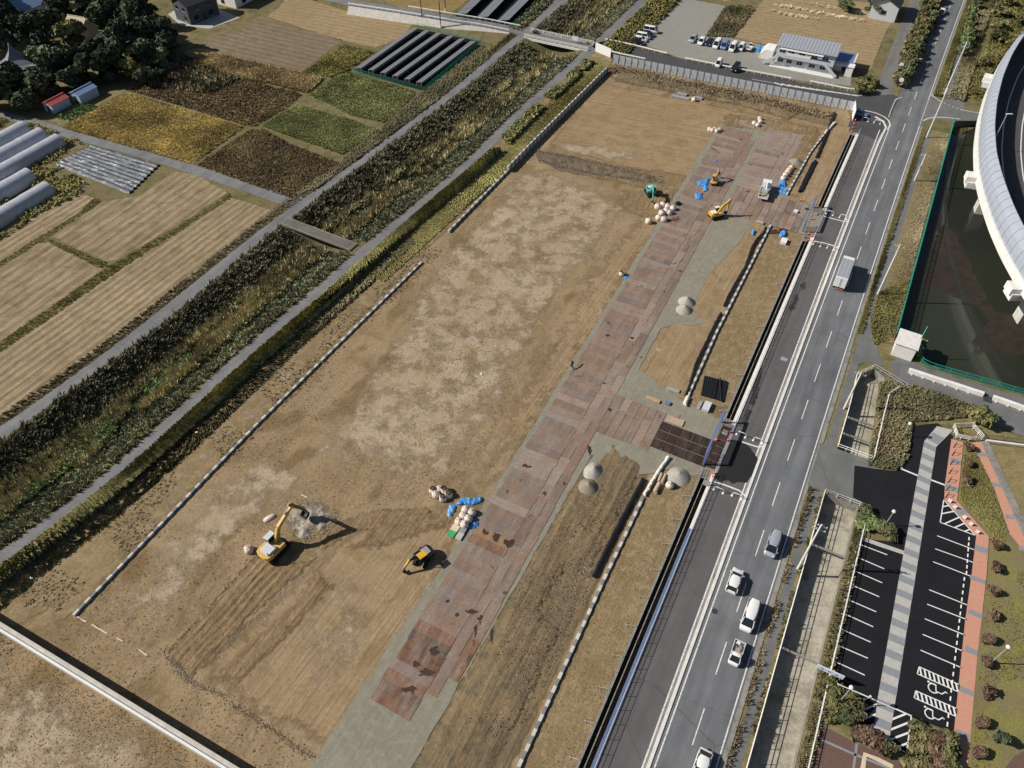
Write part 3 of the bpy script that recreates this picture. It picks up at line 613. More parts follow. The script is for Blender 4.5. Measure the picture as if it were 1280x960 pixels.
terrain('clod_heap', PX([(360, 634), (376, 628), (388, 632), (400, 629), (410, 637), (426, 645), (414, 652), (410, 664), (392, 664), (380, 678), (366, 668), (352, 654)]), .25, lambda x, y: .22 + .4 * nz(x, y, .6) + .28 * nz(x, y, 1.7, 2) + .12 * nz(x, y, 4.0, 2), SOFT['rockdust'], .05, .9, 2.0)
terrain('rough_bank', PX([(770, 86), (850, 104), (930, 122), (1000, 142), (985, 150), (930, 134), (850, 117), (790, 106), (764, 98)]), .6, lambda x, y: .35 + .4 * nz(x, y, .3) + .2 * nz(x, y, 1.0), SOFT['dirt'])
terrain('clod_band', PX([(672, 188), (740, 202), (815, 220), (812, 228), (740, 218), (680, 204)]), .4, lambda x, y: .25 + .3 * nz(x, y, .6) + .22 * nz(x, y, 1.8), SOFT['darkmud'], .07)
CV = np.array([(.5, .1, .1), (-.4, .35, .05), (-.3, -.45, .0), (.25, -.35, .15), (.2, .4, .1), (-.05, .05, .5), (.0, .0, -.3)]); CF = np.array([(0, 4, 5), (4, 1, 5), (1, 2, 5), (2, 3, 5), (3, 0, 5), (4, 0, 6), (1, 4, 6), (2, 1, 6), (3, 2, 6), (0, 3, 6)])
terrain('rutted_ground', PX([(560, 625), (545, 640), (470, 655), (425, 690), (470, 690), (540, 668), (580, 650)]), .4, ruts(RAD(-8), 1.1, .22), SOFT['mud'], .052, .5, 2.5)
terrain('rutted_ground', PX([(400, 700), (372, 742), (300, 812), (258, 850), (300, 860), (372, 790), (420, 735)]), .4, ruts(AX - RAD(8), 1.2, .2), SOFT['mud'], .054, .5, 2.5)
terrain('rutted_ground', PX([(905, 140), (1030, 160), (1000, 235), (960, 225), (1000, 170), (900, 160)]), .6, ruts(AX + RAD(6), 1.2, .14), SOFT['mud'], .053, .5, 2.5)
def clods(label, px, wd, n, size, mat, seed=0, z=.06):        # a broken windrow of lumps
    q = PX(px); g = np.random.default_rng(seed); ln = np.array([(b - a).length for a, b in zip(q, q[1:])]); cum = np.concatenate([[0], np.cumsum(ln)]); d = g.random(n) * cum[-1]; k = np.clip(np.searchsorted(cum, d) - 1, 0, len(ln) - 1); u = (d - cum[k]) / ln[k]
    A0 = np.array([p[:2] for p in q]); p = A0[k] + (A0[k + 1] - A0[k]) * u[:, None]; e = A0[k + 1] - A0[k]; e /= np.linalg.norm(e, axis=1)[:, None]; wob = np.array([mnoise.noise(Vector((x * .25, seed, 0))) for x in d]); thick = np.array([.35 + abs(mnoise.noise(Vector((x * .4, seed + 5, 0)))) for x in d])
    p = p + np.stack([-e[:, 1], e[:, 0]], 1) * ((g.normal(size=n) * .45 * thick + wob * .6) * wd)[:, None]; return scatter('spoil_clods', p, z, (CV, CF), size, M[mat], seed, None, label, 'clods')
def clod_patch(label, px, n, size, mat, seed, z=.1):
    p = spread([tuple(v.xy) for v in PX(px)], n, seed); return scatter('spoil_clods', p, z, (CV, CF), size, M[mat], seed, None, label, 'clods')
clods('broken line of grey clods along the foot of the bare soil near the parapet', [(208, 822), (240, 850), (270, 868), (300, 886), (345, 915), (378, 940), (412, 955)], 1.0, 1500, (.03, .14), 'clod_dark', 1)
clods('broken line of pale clods along the edge of the wheel ruts', [(262, 832), (300, 790), (340, 752), (372, 722), (398, 695)], 1.0, 900, (.03, .14), 'clod_pale', 2)
clods('pale clods at the lower end of the wheel ruts', [(205, 812), (222, 838), (240, 850)], 1.6, 500, (.03, .15), 'clod_pale', 3)
clods('grey brown clods along the left edge of the wheel ruts', [(210, 816), (250, 772), (300, 718), (322, 694)], .6, 700, (.04, .16), 'clod_brown', 4)
clods('grey gravel spilled along the left edge of the plate road', [(430, 945), (470, 885), (545, 745), (600, 655), (660, 560), (720, 458), (762, 392), (800, 335), (830, 285), (868, 228)], .7, 1500, (.05, .16), 'clod_grey', 5)
clods('dark clods along the right edge of the plate road', [(560, 960), (612, 840), (660, 728), (700, 640), (735, 590)], .9, 1400, (.06, .26), 'clod_dark', 6)
clods('dark clods along the pit edges beside the lower block wall', [(700, 800), (722, 745), (712, 735), (740, 700), (730, 742), (735, 760)], .8, 500, (.06, .26), 'clod_dark', 7)
clod_patch('pale clods around the excavator bucket', [(352, 636), (376, 624), (400, 626), (428, 644), (414, 664), (378, 680), (358, 664)], 1100, (.04, .18), 'clod_pale', 8, .2)
clod_patch('dark clods in the band below the far graded soil', [(668, 186), (740, 200), (828, 219), (830, 230), (740, 220), (672, 204)], 1800, (.07, .28), 'clod_dark', 9, .2)
clod_patch('clods on the rough bank under the panel fence', [(765, 88), (850, 104), (930, 122), (1000, 142), (985, 150), (930, 136), (850, 119), (775, 104)], 1800, (.06, .22), 'clod_brown', 10, .3)
clod_patch('lumps of dirt on the strip between the plates and the lower trench', [(650, 730), (735, 600), (800, 595), (740, 722), (660, 900), (560, 955), (610, 850)], 3000, (.05, .2), 'clod_brown', 11, .3)

# haul road: gravel bed with steel plates laid over it
haul = sheet('haul_road', [W(-14, -35.6), W(60, -34.9), W(160, -37.2), W(189, -37.8), W(189.5, -36), W(194.5, -35.5), W(194, -17.2), W(163, -17.0), W(164, -15.5), W(162, -7.2), W(151, -7.0), W(150, -21.0), W(112, -21.2), W(108, -24.3), W(96, -24.2), W(92, -14.0), W(91, -6.8), W(78, -6.8), W(76, -15.5), W(74, -24.0), W(-14, -24.4)], M['gravel'], .09, wander=.3, step=1.5)
sheet('gravel_apron', [W(112, -24.5), W(150, -25.5), W(151, -18.0), W(140, -19.0), W(126, -21.5), W(112, -23.0)], M['gravel'], .1, wander=.5)
sheet('gravel_apron', [W(72, -24.0), W(80.5, -22.5), W(80.5, -11), W(77, -11.5), W(74, -15), W(71.5, -20)], M['gravel'], .12, wander=.5)
plate_cache = {}
def plate(s, t, ls, lt, mat, zz, a=0.0):
    key = (round(ls, 2), round(lt, 2), mat)
    if key not in plate_cache:
        m = MB(); m.box((0, 0, 0), (ls - (.10 if mat == 'plate_wet' else .035), lt - (.10 if mat == 'plate_wet' else .035), .03)); plate_cache[key] = m.mesh('steel_plate', M[mat])
    o = link('steel_plate', plate_cache[key], haul); o.location = W(s, t, zz); o.rotation_euler = (RAD(rng.uniform(-.15, .15)), RAD(rng.uniform(-.15, .15)), AX + a + RAD(rng.uniform(-.5, .5))); return o
def tl(s): return -33.6 - (s - 30) * .019                    # west edge of the plates
s = 25.2; k = 0
while s < 188:                                               # transverse plates, 6.1 x 1.52 m
    mt = 'plate_rust' if s < 37 or 50 < s < 55 else ('plate_lt' if rng.random() < .22 else 'plate')
    plate(s, tl(s) + 3.05 + rng.uniform(-.12, .12), 1.52, 6.1, mt, .125 + .006 * (k % 2)); s += 1.53; k += 1
for j in range(2):                                           # two lengthwise columns
    s = 28.5 + j * 3.0; k = 0
    while s < 182:
        mt = 'plate_rust' if s < 36 or (50 < s < 54 and j == 0) else ('plate_lt' if rng.random() < .3 else 'plate')
        plate(s + 3.05, tl(s) + 6.1 + .8 + 1.54 * j + rng.uniform(-.05, .05), 6.1, 1.52, mt, .128 + .006 * ((k + j) % 2)); s += 6.13; k += 1
for i in range(6):                                           # spur to the lower gate: dry plates, then wet ones
    for q, (sc, ln) in enumerate(((82.1, 6.05), (86.7, 3.0))): plate(sc - .2 * (q == 0), -24.5 + 1.53 * i, ln, 1.5, ('plate', 'plate_lt')[(i * 2 + q) % 5 == 3], .14 + .006 * ((i + q) % 2))
for i in range(5):
    for q in range(3): plate(81.1 + 2.05 * q - .1 * i * 0, -15.25 + 1.9 * i, 2.04, 1.9, 'plate_wet', .128 + .006 * ((i + q) % 2))
for i in range(6): plate(81.2 + 1.72 * i * .95, -6.0, 1.62, 1.5, 'plate_wet', .128 + .006 * (i % 2))
plate(88.2, -14.6, 1.5, 1.55, 'plate_lt', .135)
for i in range(20):                                          # pale yard block and the strip above it
    plate(163.2 + 1.53 * i, -22.95 + rng.uniform(-.1, .1), 1.51, 6.1, 'plate_lt' if rng.random() < .75 else 'plate', .127 + .006 * (i % 2))
for j in range(2):
    for i in range(5): plate(165.4 + 6.12 * i, -19.1 + 1.54 * j, 6.1, 1.52, 'plate_lt', .129 + .006 * ((i + j) % 2))
for i in range(2): plate(191.2 + 1.53 * i, -31.4 - .3 * i, 1.51, 6.1, 'plate_lt', .127 + .006 * i)
for i in range(2): plate(191.2 + 1.53 * i, -27.4, 1.51, 1.8, 'plate_lt', .128 + .006 * i)
for i in range(11):                                          # spur to the upper gate
    for q in range(2): plate(153.6 + 6.05 * q - (.6 if q == 0 else 0) * 0, -24.6 + 1.53 * i, 6.0, 1.5, ('plate', 'plate_lt')[(i + 3 * q) % 4 == 1], .14 + .006 * ((i + q) % 2))
for k, (x, y, a, b) in enumerate(((607, 666, .7, .5), (621, 672, .9, .6), (636, 679, 1.3, .6), (590, 765, 1.1, .5), (560, 752, .5, .3), (594, 790, .3, .9), (600, 775, .3, .8), (543, 813, .9, .5), (532, 842, 1.4, .5), (512, 862, 1.5, .5), (520, 830, .8, .4), (615, 800, .4, 1.6), (571, 770, .3, .3), (760, 420, .4, .3), (790, 423, .5, .3), (762, 513, .5, .3), (755, 480, .4, .25), (736, 563, .35, 1.0), (681, 617, .6, .3), (705, 605, .3, .25), (658, 583, .8, .4), (791, 432, .3, .25), (801, 447, .4, .25), (802, 358, .3, .2), (830, 365, .3, .2), (925, 175, .5, .3), (935, 240, .6, .25), (965, 290, 2.4, .8), (978, 288, 1.4, .6))):
    q = P(x, y); poly = [q + Vector((math.cos(u * .524 + AX) * a * (.7 + .9 * nz(u * 3.1, k * 7.7, .9)), math.sin(u * .524 + AX) * b * 1.4 * (.7 + .9 * nz(u * 3.7, k * 5.3, .9, 4)), 0)) for u in range(12)]; sheet('wet_stain', poly, M['stain'], .163 + .0004 * k, haul, wander=.3, step=.2)
# ------------------------------------------------------------------ highway
hw = road_strip('highway', -4.0, 4.15, -30, 420, .02, M['asphalt'])
nl = road_strip('closed_lane', -9.75, lambda s: -4.45 - .004 * s, -30, 206, .016, M['newasphalt'])
sheet('closed_lane', PX([(1058, 164), (1066, 139), (1090, 139), (1106, 147), (1110, 152), (1096, 176), (1075, 166)]), M['darkasphalt'], .024, wander=0)
med0 = lambda s: -4.5 - .004 * s
road_strip('kerb_line', lambda s: med0(s) - .10, lambda s: med0(s) + .12, -30, 205, .034, M['marking'], nl)
struct(link('median_kerb', kerb_mesh('median_kerb', [R(s, med0(s) + .58 + .0015 * s) for s in range(-30, 204, 6)] + [R(207, -4.1), R(210, -5.3), R(211.5, -7.6)], .42, 0, .14, M['concrete_lt'])))
road_strip('median_gutter', lambda s: med0(s) - .3, -3.9, -30, 204, .012, M['concrete_old'])
road_strip('edge_line', -3.38, -3.2, -30, 206, .032, M['marking'], hw)
for a, b in ((-30, 212), (228, 420)): road_strip('edge_line', 3.32, 3.5, a, b, .032, M['marking'], hw)
road_strip('edge_line', -3.38, -3.2, 232, 420, .032, M['marking'], hw)
for i in range(-3, 38): road_strip('lane_dash', -.075, .075, 38.3 + 9.9 * i, 43.3 + 9.9 * i, .032, M['marking'], hw, 2.6)
for i in range(14): road_strip('junction_dash', 3.3, 3.52, 213 + 1.1 * i, 213.55 + 1.1 * i, .032, M['marking'], hw, .3)
for s, off in ((56.8, -2.75), (58, 20)):
    if off < 5:
        m = MB(); c = R(s, off, 0); m.add([(c.x + .45 * math.cos(a * .3927), c.y + .45 * math.sin(a * .3927), .027) for a in range(16)], [tuple(range(16))]); m.build('manhole_cover', M['dark'], hw)
m = MB(); c = P(980, 449); m.box((c.x, c.y, .03), (.9, 1.2, .02), AX); m.build('drain_cover', M['galv'], nl)
road_strip('gutter', 3.75, 4.2, -30, 212, .030, M['concrete_old']); road_strip('gutter', 3.75, 4.2, 230, 420, .030, M['concrete_old'])
struct(link('kerb', kerb_mesh('kerb', [R(s, 4.3) for s in range(-30, 84, 6)], .18, 0, .13, M['concrete_old'])))
struct(link('kerb', kerb_mesh('kerb', [R(s, 4.3) for s in range(94, 122, 6)], .18, 0, .13, M['concrete_old'])))
road_strip('verge', 4.42, 4.85, -30, 84, .04, M['verge']); road_strip('sidewalk', 4.85, 6.1, -30, 84, .05, M['walk']); road_strip('verge', 6.1, 6.7, -30, 84, .045, M['verge'])
road_strip('verge', 4.42, 4.9, 94, 126, .04, M['verge']); road_strip('sidewalk', 4.9, 6.2, 94, 116, .05, M['walk']); road_strip('verge', 6.1, 6.7, 94, 112, .045, M['verge'])
sheet('sidewalk', [R(114, 4.9), R(124, 4.9), R(128, 6.6), R(120, 9.0), R(117.5, 10.5), R(116.8, 7.0)], M['walk'], .048, wander=.3)
road_strip('verge', 4.2, lambda s: 5.1, 124, 210, .045, M['verge']); road_strip('sidewalk', 5.1, 6.7, 122, 209, .05, M['walk']); road_strip('dry_grass', 6.7, 11.0, 124, 211, .06, M['drygrass'])
sheet('driveway', [R(84.3, 4.0), R(94, 4.0), R(94, 12.2), R(93, 14), R(84, 13.5), R(84.3, 12.0)], M['walk'], .055)
road_strip('verge', 4.2, 6.3, 232, 420, .045, M['verge']); road_strip('sidewalk', 6.5, 8.0, 232, 420, .05, M['walk']); road_strip('verge', 8.0, 12.0, 232, 420, .045, M['drygrass'])
ribbon('side_lane', PX([(1198, 128), (1199, 115), (1216, 58), (1231, 2), (1247, -50)]), 3.9, M['walk'], .05)
sheet('side_street', PX([(1150, 156), (1162, 116), (1177, 127), (1188, 122), (1208, 122), (1204, 136), (1230, 142), (1262, 146), (1262, 156), (1230, 151), (1195, 151), (1168, 149)]), M['walk'], .028)
ribbon('stop_line', PX([(1163, 118), (1170, 123), (1176, 127)]), .22, M['marking'], .040)
for a in range(4): ribbon('lane_dash', [P(1179, 129).lerp(P(1200, 137), (a + .1) / 4), P(1179, 129).lerp(P(1200, 137), (a + .55) / 4)], .2, M['marking'], .040)
ribbon('edge_line', PX([(1200, 137), (1215, 140), (1232, 142)]), .2, M['marking'], .040)
ribbon('edge_line', PX([(1154, 151), (1160, 148), (1170, 146.5), (1185, 147), (1200, 149)]), .25, M['concrete_lt'], .040)
# access road from the bridge to the highway
sheet('access_road', PX([(738, 56), (757, 51), (832, 69), (900, 84), (1000, 103), (1062, 115), (1098, 119), (1116, 118), (1125, 122), (1110, 150), (1098, 143), (1068, 138), (1010, 122), (900, 99), (800, 75), (746, 63)]), M['darkasphalt'], .03)
for i in range(12):
    a = P(968 + 8.6 * i, 103.4 + 1.35 * i); b = P(978 + 8.6 * i, 106.8 + 1.2 * i); ribbon('hatch_mark', [a, b], .55, M['marking'], .045)
ribbon('edge_line', PX([(940, 99), (1000, 110), (1070, 119.5), (1092, 119)]), .18, M['marking'], .044)
ribbon('farm_lane', PX([(1104, 122), (1108, 105), (1120, 70), (1134, 32), (1146, 0), (1158, -40)]), 4.2, M['lane'], .025)
sheet('gravel_lot', PX([(800, 53), (838, 0), (846, -4), (908, 8), (886, 42), (960, 58), (1062, 84), (1064, 108), (1000, 101), (900, 82), (850, 73)]), M['gravel_lot'], .035, wander=.6)
sheet('stubble_field', PX([(912, 46), (942, 14), (960, -6), (1130, 6), (1108, 38), (1088, 88), (1064, 84), (980, 60)]), M['straw'], .03, wander=.4)
sheet('plain_field', PX([(880, -20), (1140, -16), (1132, 2), (960, -8), (905, 2)]), M['straw'], .028, wander=.4)
sheet('weed_strip', PX([(886, 44), (908, 8), (935, 8), (942, 14), (914, 46)]), M['verge'], .04, wander=.3)

# west road and the bridge over the river
wr = [P(330, -18, 0), P(400, -5, 1.2), P(440, 4, 2.0), P(500, 13, 2.0), P(560, 23, 1.6), P(610, 31, .8), P(640, 37, .2), P(662, 42, .08)]
ribbon('west_road', wr, 4.6, M['path'])
m = MB(); L, Q = [], []
for i, p in enumerate(wr[2:7]):
    d = wr[3] - wr[2]; d.z = 0; d.normalize(); n = Vector((-d.y, d.x, 0)); L.append(p - n * 2.35 + Vector((0, 0, .05))); Q.append(p - n * (2.35 + p.z * .8 + .25) - Vector((0, 0, p.z - .0)))
m.loft([[a, b, Vector((a.x, a.y, -.05))] for a, b in zip(L, Q)], smooth=False)
rw = m.build('retaining_wall', M['concrete']); tag(rw, 'sloping pale concrete retaining wall below the far road beside the solar panels', 'wall')
m = MB(); L = []
for p in wr[1:7]:
    d = wr[3] - wr[2]; d.z = 0; d.normalize(); n = Vector((-d.y, d.x, 0)); L.append([p + n * 2.3, p + n * (2.3 + p.z * 1.5) - Vector((0, 0, p.z)), p - n * 2.3 - Vector((0, 0, p.z)), p - n * 2.3 - Vector((0, 0, .02))])
m.loft([[Vector((q.x, q.y, q.z - .03)) for q in r] for r in L], smooth=False); struct(m.build('road_embankment', M['verge']))

# ------------------------------------------------------------------ canal beside the highway, ditch beside the closed lane
def channel(name, ss, o0, o1, dep, wallm, floorm, th=.18):
    m = MB(); m.loft([[R(s, o0, .03), R(s, o0, -dep)] for s in ss], close=False, smooth=False); m.loft([[R(s, o1, -dep), R(s, o1, .03)] for s in ss], close=False, smooth=False)
    for s in (ss[0], ss[-1]): m.add([R(s, o0, .03), R(s, o1, .03), R(s, o1, -dep), R(s, o0, -dep)], [(0, 1, 2, 3)])
    a = struct(m.build(name + '_wall', wallm)); m = MB(); m.loft([[R(s, o0, -dep), R(s, o1, -dep)] for s in ss], close=False, smooth=False); struct(m.build(name + '_floor', floorm))
channel('canal', [-20 + 8 * i for i in range(13)] + [84.3], CAN[0], CAN[1], 1.9, M['concrete_old'], M['slab'])
m = MB(); n = len(canalB); m.add([(p.x, p.y, .03) for p in canalB] + [(p.x, p.y, -1.9) for p in canalB], [(i, (i + 1) % n, n + (i + 1) % n, n + i) for i in range(n)]); struct(m.build('canal_wall', M['concrete_old']))
sheet('canal_floor', canalB, M['slab'], -1.9)
road_strip('verge', CAN[1] + .05, CAN[1] + 1.5, -20, 84, .05, M['verge'])
for a, b in DRUN:
    ss = [a + (b - a) * i / 14 for i in range(15)]; channel('ditch', ss, DITCH[0], DITCH[1], 1.5, M['concrete_old'], M['darkmud'])
    struct(link('ditch_edge', kerb_mesh('ditch_edge', [R(s, DITCH[0] - .1) for s in ss], .2, -.05, .12, M['concrete_old'])))
    struct(link('ditch_edge', kerb_mesh('ditch_edge', [R(s, DITCH[0] + .62) for s in ss], .12, -1.5, -.25, M['concrete_old'])))
    struct(link('concrete_strip', kerb_mesh('concrete_strip', [R(s, -9.93) for s in ss], .55 if a < 0 else .75, -.05, .10, M['concrete_lt'])))
# ------------------------------------------------------------------ pond
m = MB(); n = len(pond_hole); m.add([(p.x, p.y, 0) for p in pond_hole] + [(p.x, p.y, -3.2) for p in pond_hole], [(i, (i + 1) % n, n + (i + 1) % n, n + i) for i in range(n)]); struct(m.build('pond_wall', M['concrete_old']))
sheet('pond_bottom', pond_hole, M['bank'], -3.15); sheet('pond_water', pond_hole, M['water'], -1.9)
pw = sheet('floating_weed', PX([(1170, 300), (1182, 280), (1194, 292), (1208, 318), (1220, 345), (1235, 375), (1246, 388), (1290, 398), (1300, 440), (1258, 446), (1226, 436), (1214, 428), (1238, 402), (1220, 380), (1195, 372), (1170, 362), (1152, 352), (1162, 322)], -1.9), M['pondweed'], -1.893, wander=1.0, step=1.3)
tag(pw, 'brown floating weed spread over the dark pond', 'pond weed', None, 'stuff')
for i, pl in enumerate(([(1186, 200), (1182, 240), (1183, 290), (1190, 325), (1206, 372), (1226, 415), (1250, 450), (1268, 474)],)):
    sheet_o = ribbon('silt_band', PX(pl, -1.9), [.5, .6, .8, 1.0, 1.1, 1.3, 1.4, 1.6], M['silt'], -1.886)
sheet('pond_margin', PX([(1192, 156), (1226, 153), (1222, 158), (1205, 165), (1196, 172)], -1.7), M['bank'], -1.8, wander=.4)
# walkway south of the pond
sheet('walkway', PX([(1112, 452), (1128, 446), (1160, 462), (1280, 498), (1440, 548), (1440, 600), (1280, 545), (1240, 530), (1215, 505), (1160, 485), (1118, 476)]), M['walk'], .03, wander=.2)
sheet('weed_ground', PX([(1098, 478), (1118, 478), (1160, 488), (1215, 508), (1240, 533), (1280, 548), (1440, 604), (1440, 640), (1280, 560), (1230, 552), (1190, 532), (1140, 528), (1134, 575), (1120, 590), (1082, 584), (1092, 530)]), M['verge'], .034, wander=.3)

# ------------------------------------------------------------------ car park and park
cp = sheet('car_park', PX([(1068, 582), (1092, 586), (1120, 589), (1133, 572), (1138, 533), (1172, 529), (1191, 545), (1181, 605), (1180, 624), (1220, 670), (1214, 720), (1206, 777), (1192, 916), (1138, 896), (1133, 941), (1110, 931), (1090, 921), (1070, 903), (1075, 871), (1036, 846), (1062, 725), (1076, 673), (1112, 677), (1108, 652), (1082, 630), (1066, 622)]), M['parkasphalt'], .06)
def cross(px0, px1, n0, n1, k0, k1):            # quad between two traced edges
    a, b = P(*px0[0]).lerp(P(*px0[1]), k0), P(*px0[0]).lerp(P(*px0[1]), k1); c, d = P(*px1[0]).lerp(P(*px1[1]), k1), P(*px1[0]).lerp(P(*px1[1]), k0); return [a, b, c, d]
walk = sheet('paved_walk', PX([(1171, 533), (1191, 538), (1170, 559), (1145, 715), (1120, 870), (1110.5, 930), (1090.5, 921), (1097, 872), (1124, 720), (1155, 552)]), M['pavelight'], .085)
EL, ER = [(1155, 552), (1124, 720), (1097, 872), (1091, 918)], [(1170, 559), (1145, 717), (1120, 872), (1111, 926)]
def polyat(pl, k):
    q = [P(*p) for p in pl]; ln = [(b - a).length for a, b in zip(q, q[1:])]; d = k * sum(ln)
    for i, l in enumerate(ln):
        if d <= l or i == len(ln) - 1: return q[i].lerp(q[i + 1], min(1, d / l))
        d -= l
NBAND = 21
for i in range(NBAND):
    k0, k1 = (i + .05) / NBAND, (i + .50) / NBAND; q = [polyat(EL, k0), polyat(EL, k1), polyat(ER, k1), polyat(ER, k0)]
    m = MB(); m.prism([(p.x, p.y) for p in q], .07, .105); m.build('paving_band', M['pavegrey'], walk)
m = MB(); q = [P(1166, 541), P(1180, 548), P(1172, 556), P(1158, 549)]; m.prism([(p.x, p.y) for p in q], .07, .105); m.build('paving_band', M['pavegrey'], walk)
q = PX([(1080, 672), (1133, 690), (1148, 693), (1148, 698), (1130, 694), (1100, 684), (1078, 676)]); sheet('paved_crossing', q, M['pavelight'], .1)
pk = sheet('pink_walk', PX([(1189, 549), (1204, 553), (1200, 595), (1196, 626), (1236, 671), (1233, 720), (1222, 815), (1209, 965), (1200, 1060), (1174, 1060), (1187, 960), (1192, 915), (1206, 777), (1214, 720), (1220, 670), (1180, 624), (1181, 605)]), M['pink'], .075)
for (x0, y0, x1, y1, x2, y2, x3, y3) in ((1188, 572, 1201.5, 576, 1201, 582, 1187, 578), (1182, 605, 1198, 610, 1197, 616, 1181, 612), (1193, 636, 1204, 636, 1210, 642, 1198, 645), (1219, 681, 1234, 686, 1233.5, 693, 1218, 688), (1213, 719, 1232, 726, 1231.5, 731, 1212, 724), (1210.5, 761, 1228, 768, 1227, 774, 1210, 767), (1206, 807, 1222, 814, 1221.5, 821, 1205.5, 814), (1199.5, 857, 1216, 864, 1216, 871, 1199, 864), (1195, 911, 1211, 918, 1210.5, 926, 1194, 918), (1188, 955, 1208, 960, 1207, 970, 1187, 965)):
    m = MB(); m.prism([tuple(P(a, b).xy) for a, b in ((x0, y0), (x1, y1), (x2, y2), (x3, y3))], .06, .10); m.build('paving_band', M['pavegrey'], pk)
pk2 = sheet('pink_walk', PX([(1214, 554), (1227, 551), (1280, 666), (1330, 770), (1310, 770), (1280, 690), (1262, 668), (1243, 612)]), M['pink'], .075)
for (x, y) in ((1226.5, 568), (1244, 606), (1262, 646), (1279, 686)):
    q = [P(x - 6, y - 3), P(x + 6.5, y - 1.5), P(x + 8, y + 3), P(x - 5, y + 2.5)]; m = MB(); m.prism([tuple(p.xy) for p in q], .06, .10); m.build('paving_band', M['pavegrey'], pk2)
ribbon('concrete_edge', PX([(1230, 551), (1283, 667), (1335, 775)]), 1.3, M['concrete_old'], .09)
sheet('lawn', PX([(1236, 556), (1290, 562), (1420, 610), (1420, 800), (1340, 775), (1290, 670)]), M['drygrass'], .05)
sheet('planting_bed', PX([(1205, 553), (1214, 554), (1243, 612), (1262, 668), (1280, 690), (1310, 770), (1440, 900), (1440, 1060), (1200, 1060), (1209, 965), (1222, 815), (1234, 720), (1237, 671), (1197, 626), (1201, 595)]), M['lawn'], .05)
sheet('planting_bed', PX([(1036, 848), (1073, 872), (1068, 904), (1090, 923), (1132, 944), (1139, 898), (1190, 917), (1185, 962), (1100, 962), (1070, 930), (1020, 905)]), M['verge'], .05)
pz = sheet('brown_plaza', PX([(1026, 906), (1068, 928), (1135, 956), (1180, 975), (1160, 1060), (1000, 1060), (1020, 950)]), M['brickbrown'], .07)
ribbon('paving_line', PX([(1025, 924), (1065, 942), (1110, 960), (1150, 978)]), .3, M['pavegrey'], .08, pz); ribbon('paving_line', PX([(1071, 928), (1066, 965), (1060, 1000)]), .3, M['pavegrey'], .08, pz)
ribbon('paving_frame', PX([(1078, 962), (1081, 943), (1098, 950), (1116, 959)]), .55, M['beige'], .088, pz)
pz2 = sheet('brown_plaza', PX([(1255, 962), (1268, 945), (1300, 930), (1400, 900), (1400, 1060), (1240, 1060)]), M['brickbrown'], .07)
def line(a, b, wd=.15, par=cp, z=.075, name='bay_line'): ribbon(name, [P(*a), P(*b)], wd, M['white'], z, par)
def c4(x, y, oy): return (960 + x / 4, oy + y / 4)
for a, b in (((450, 800), (595, 855)), ((440, 865), (580, 925)), ((420, 930), (570, 995))): line(c4(*a, 480), c4(*b, 480))
for a, b in (((415, 45), (555, 105)), ((390, 115), (540, 180)), ((370, 185), (525, 255)), ((355, 262), (513, 332)), ((335, 342), (498, 412)), ((320, 422), (483, 497))): line(c4(*a, 720), c4(*b, 720))
for a, b in (((845, 760), (1030, 830)), ((835, 825), (1025, 893)), ((825, 890), (1012, 962))): line(c4(*a, 480), c4(*b, 480))
for a, b in (((805, 70), (1000, 148)), ((795, 142), (995, 220)), ((783, 215), (985, 297)), ((772, 293), (977, 378)), ((762, 372), (967, 460))): line(c4(*a, 720), c4(*b, 720))
def hatch(q, n, wd=.22, edge=True):             # striped box between two sides q0-q1 and q3-q2
    q = [P(*c4(x, y, oy)) for x, y, oy in q]
    if edge:
        for i in range(4): ribbon('bay_line', [q[i], q[(i + 1) % 4]], .14, M['white'], .075, cp)
    for i in range(n):
        a = q[0].lerp(q[1], (i + .15) / n); b = q[3].lerp(q[2], min(1, (i + .95) / n)); ribbon('hatch_mark', [a, b], wd, M['white'], .0755 + .0002 * (i % 2), cp)
hatch([(755, 455, 720), (957, 545, 720), (950, 580, 720), (745, 490, 720)], 9)
hatch([(738, 575, 720), (945, 665, 720), (938, 703, 720), (730, 610, 720)], 9)
tri = [(878, 580, 480), (860, 693, 480), (1035, 758, 480)]; tq = [P(*c4(*p[:2], p[2])) for p in tri]
for i in range(3): ribbon('bay_line', [tq[i], tq[(i + 1) % 3]], .15, M['white'], .075, cp)
for i in range(1, 6): ribbon('hatch_mark', [tq[0].lerp(tq[1], min(1, i / 3.2)) if i < 3 else tq[1].lerp(tq[2], (i - 2.6) / 3.4), tq[0].lerp(tq[2], i / 6)], .2, M['white'], .0752, cp)
for a, b in (((465, 628), (515, 600)), ((450, 680), (545, 642)), ((440, 730), (540, 692)), ((460, 773), (530, 742)), ((618, 718), (688, 690)), ((610, 770), (716, 728)), ((600, 822), (706, 783)), ((635, 862), (698, 836))): line(c4(*a, 720), c4(*b, 720), .24, name='hatch_mark')
line(c4(716, 700, 720), c4(692, 885, 720)); line(c4(692, 885, 720), c4(600, 838, 720)); line(c4(350, 540, 720), c4(550, 628, 720)); line(c4(628, 660, 720), c4(716, 700, 720))
line(c4(665, 425, 480), c4(750, 460, 480), .3); line(c4(812, 480, 480), c4(885, 507, 480), .3); line(c4(665, 425, 480), c4(672, 405, 480), .25)
STAIN = asphalt('stained_asphalt', (.045, .043, .045), .05, .3)
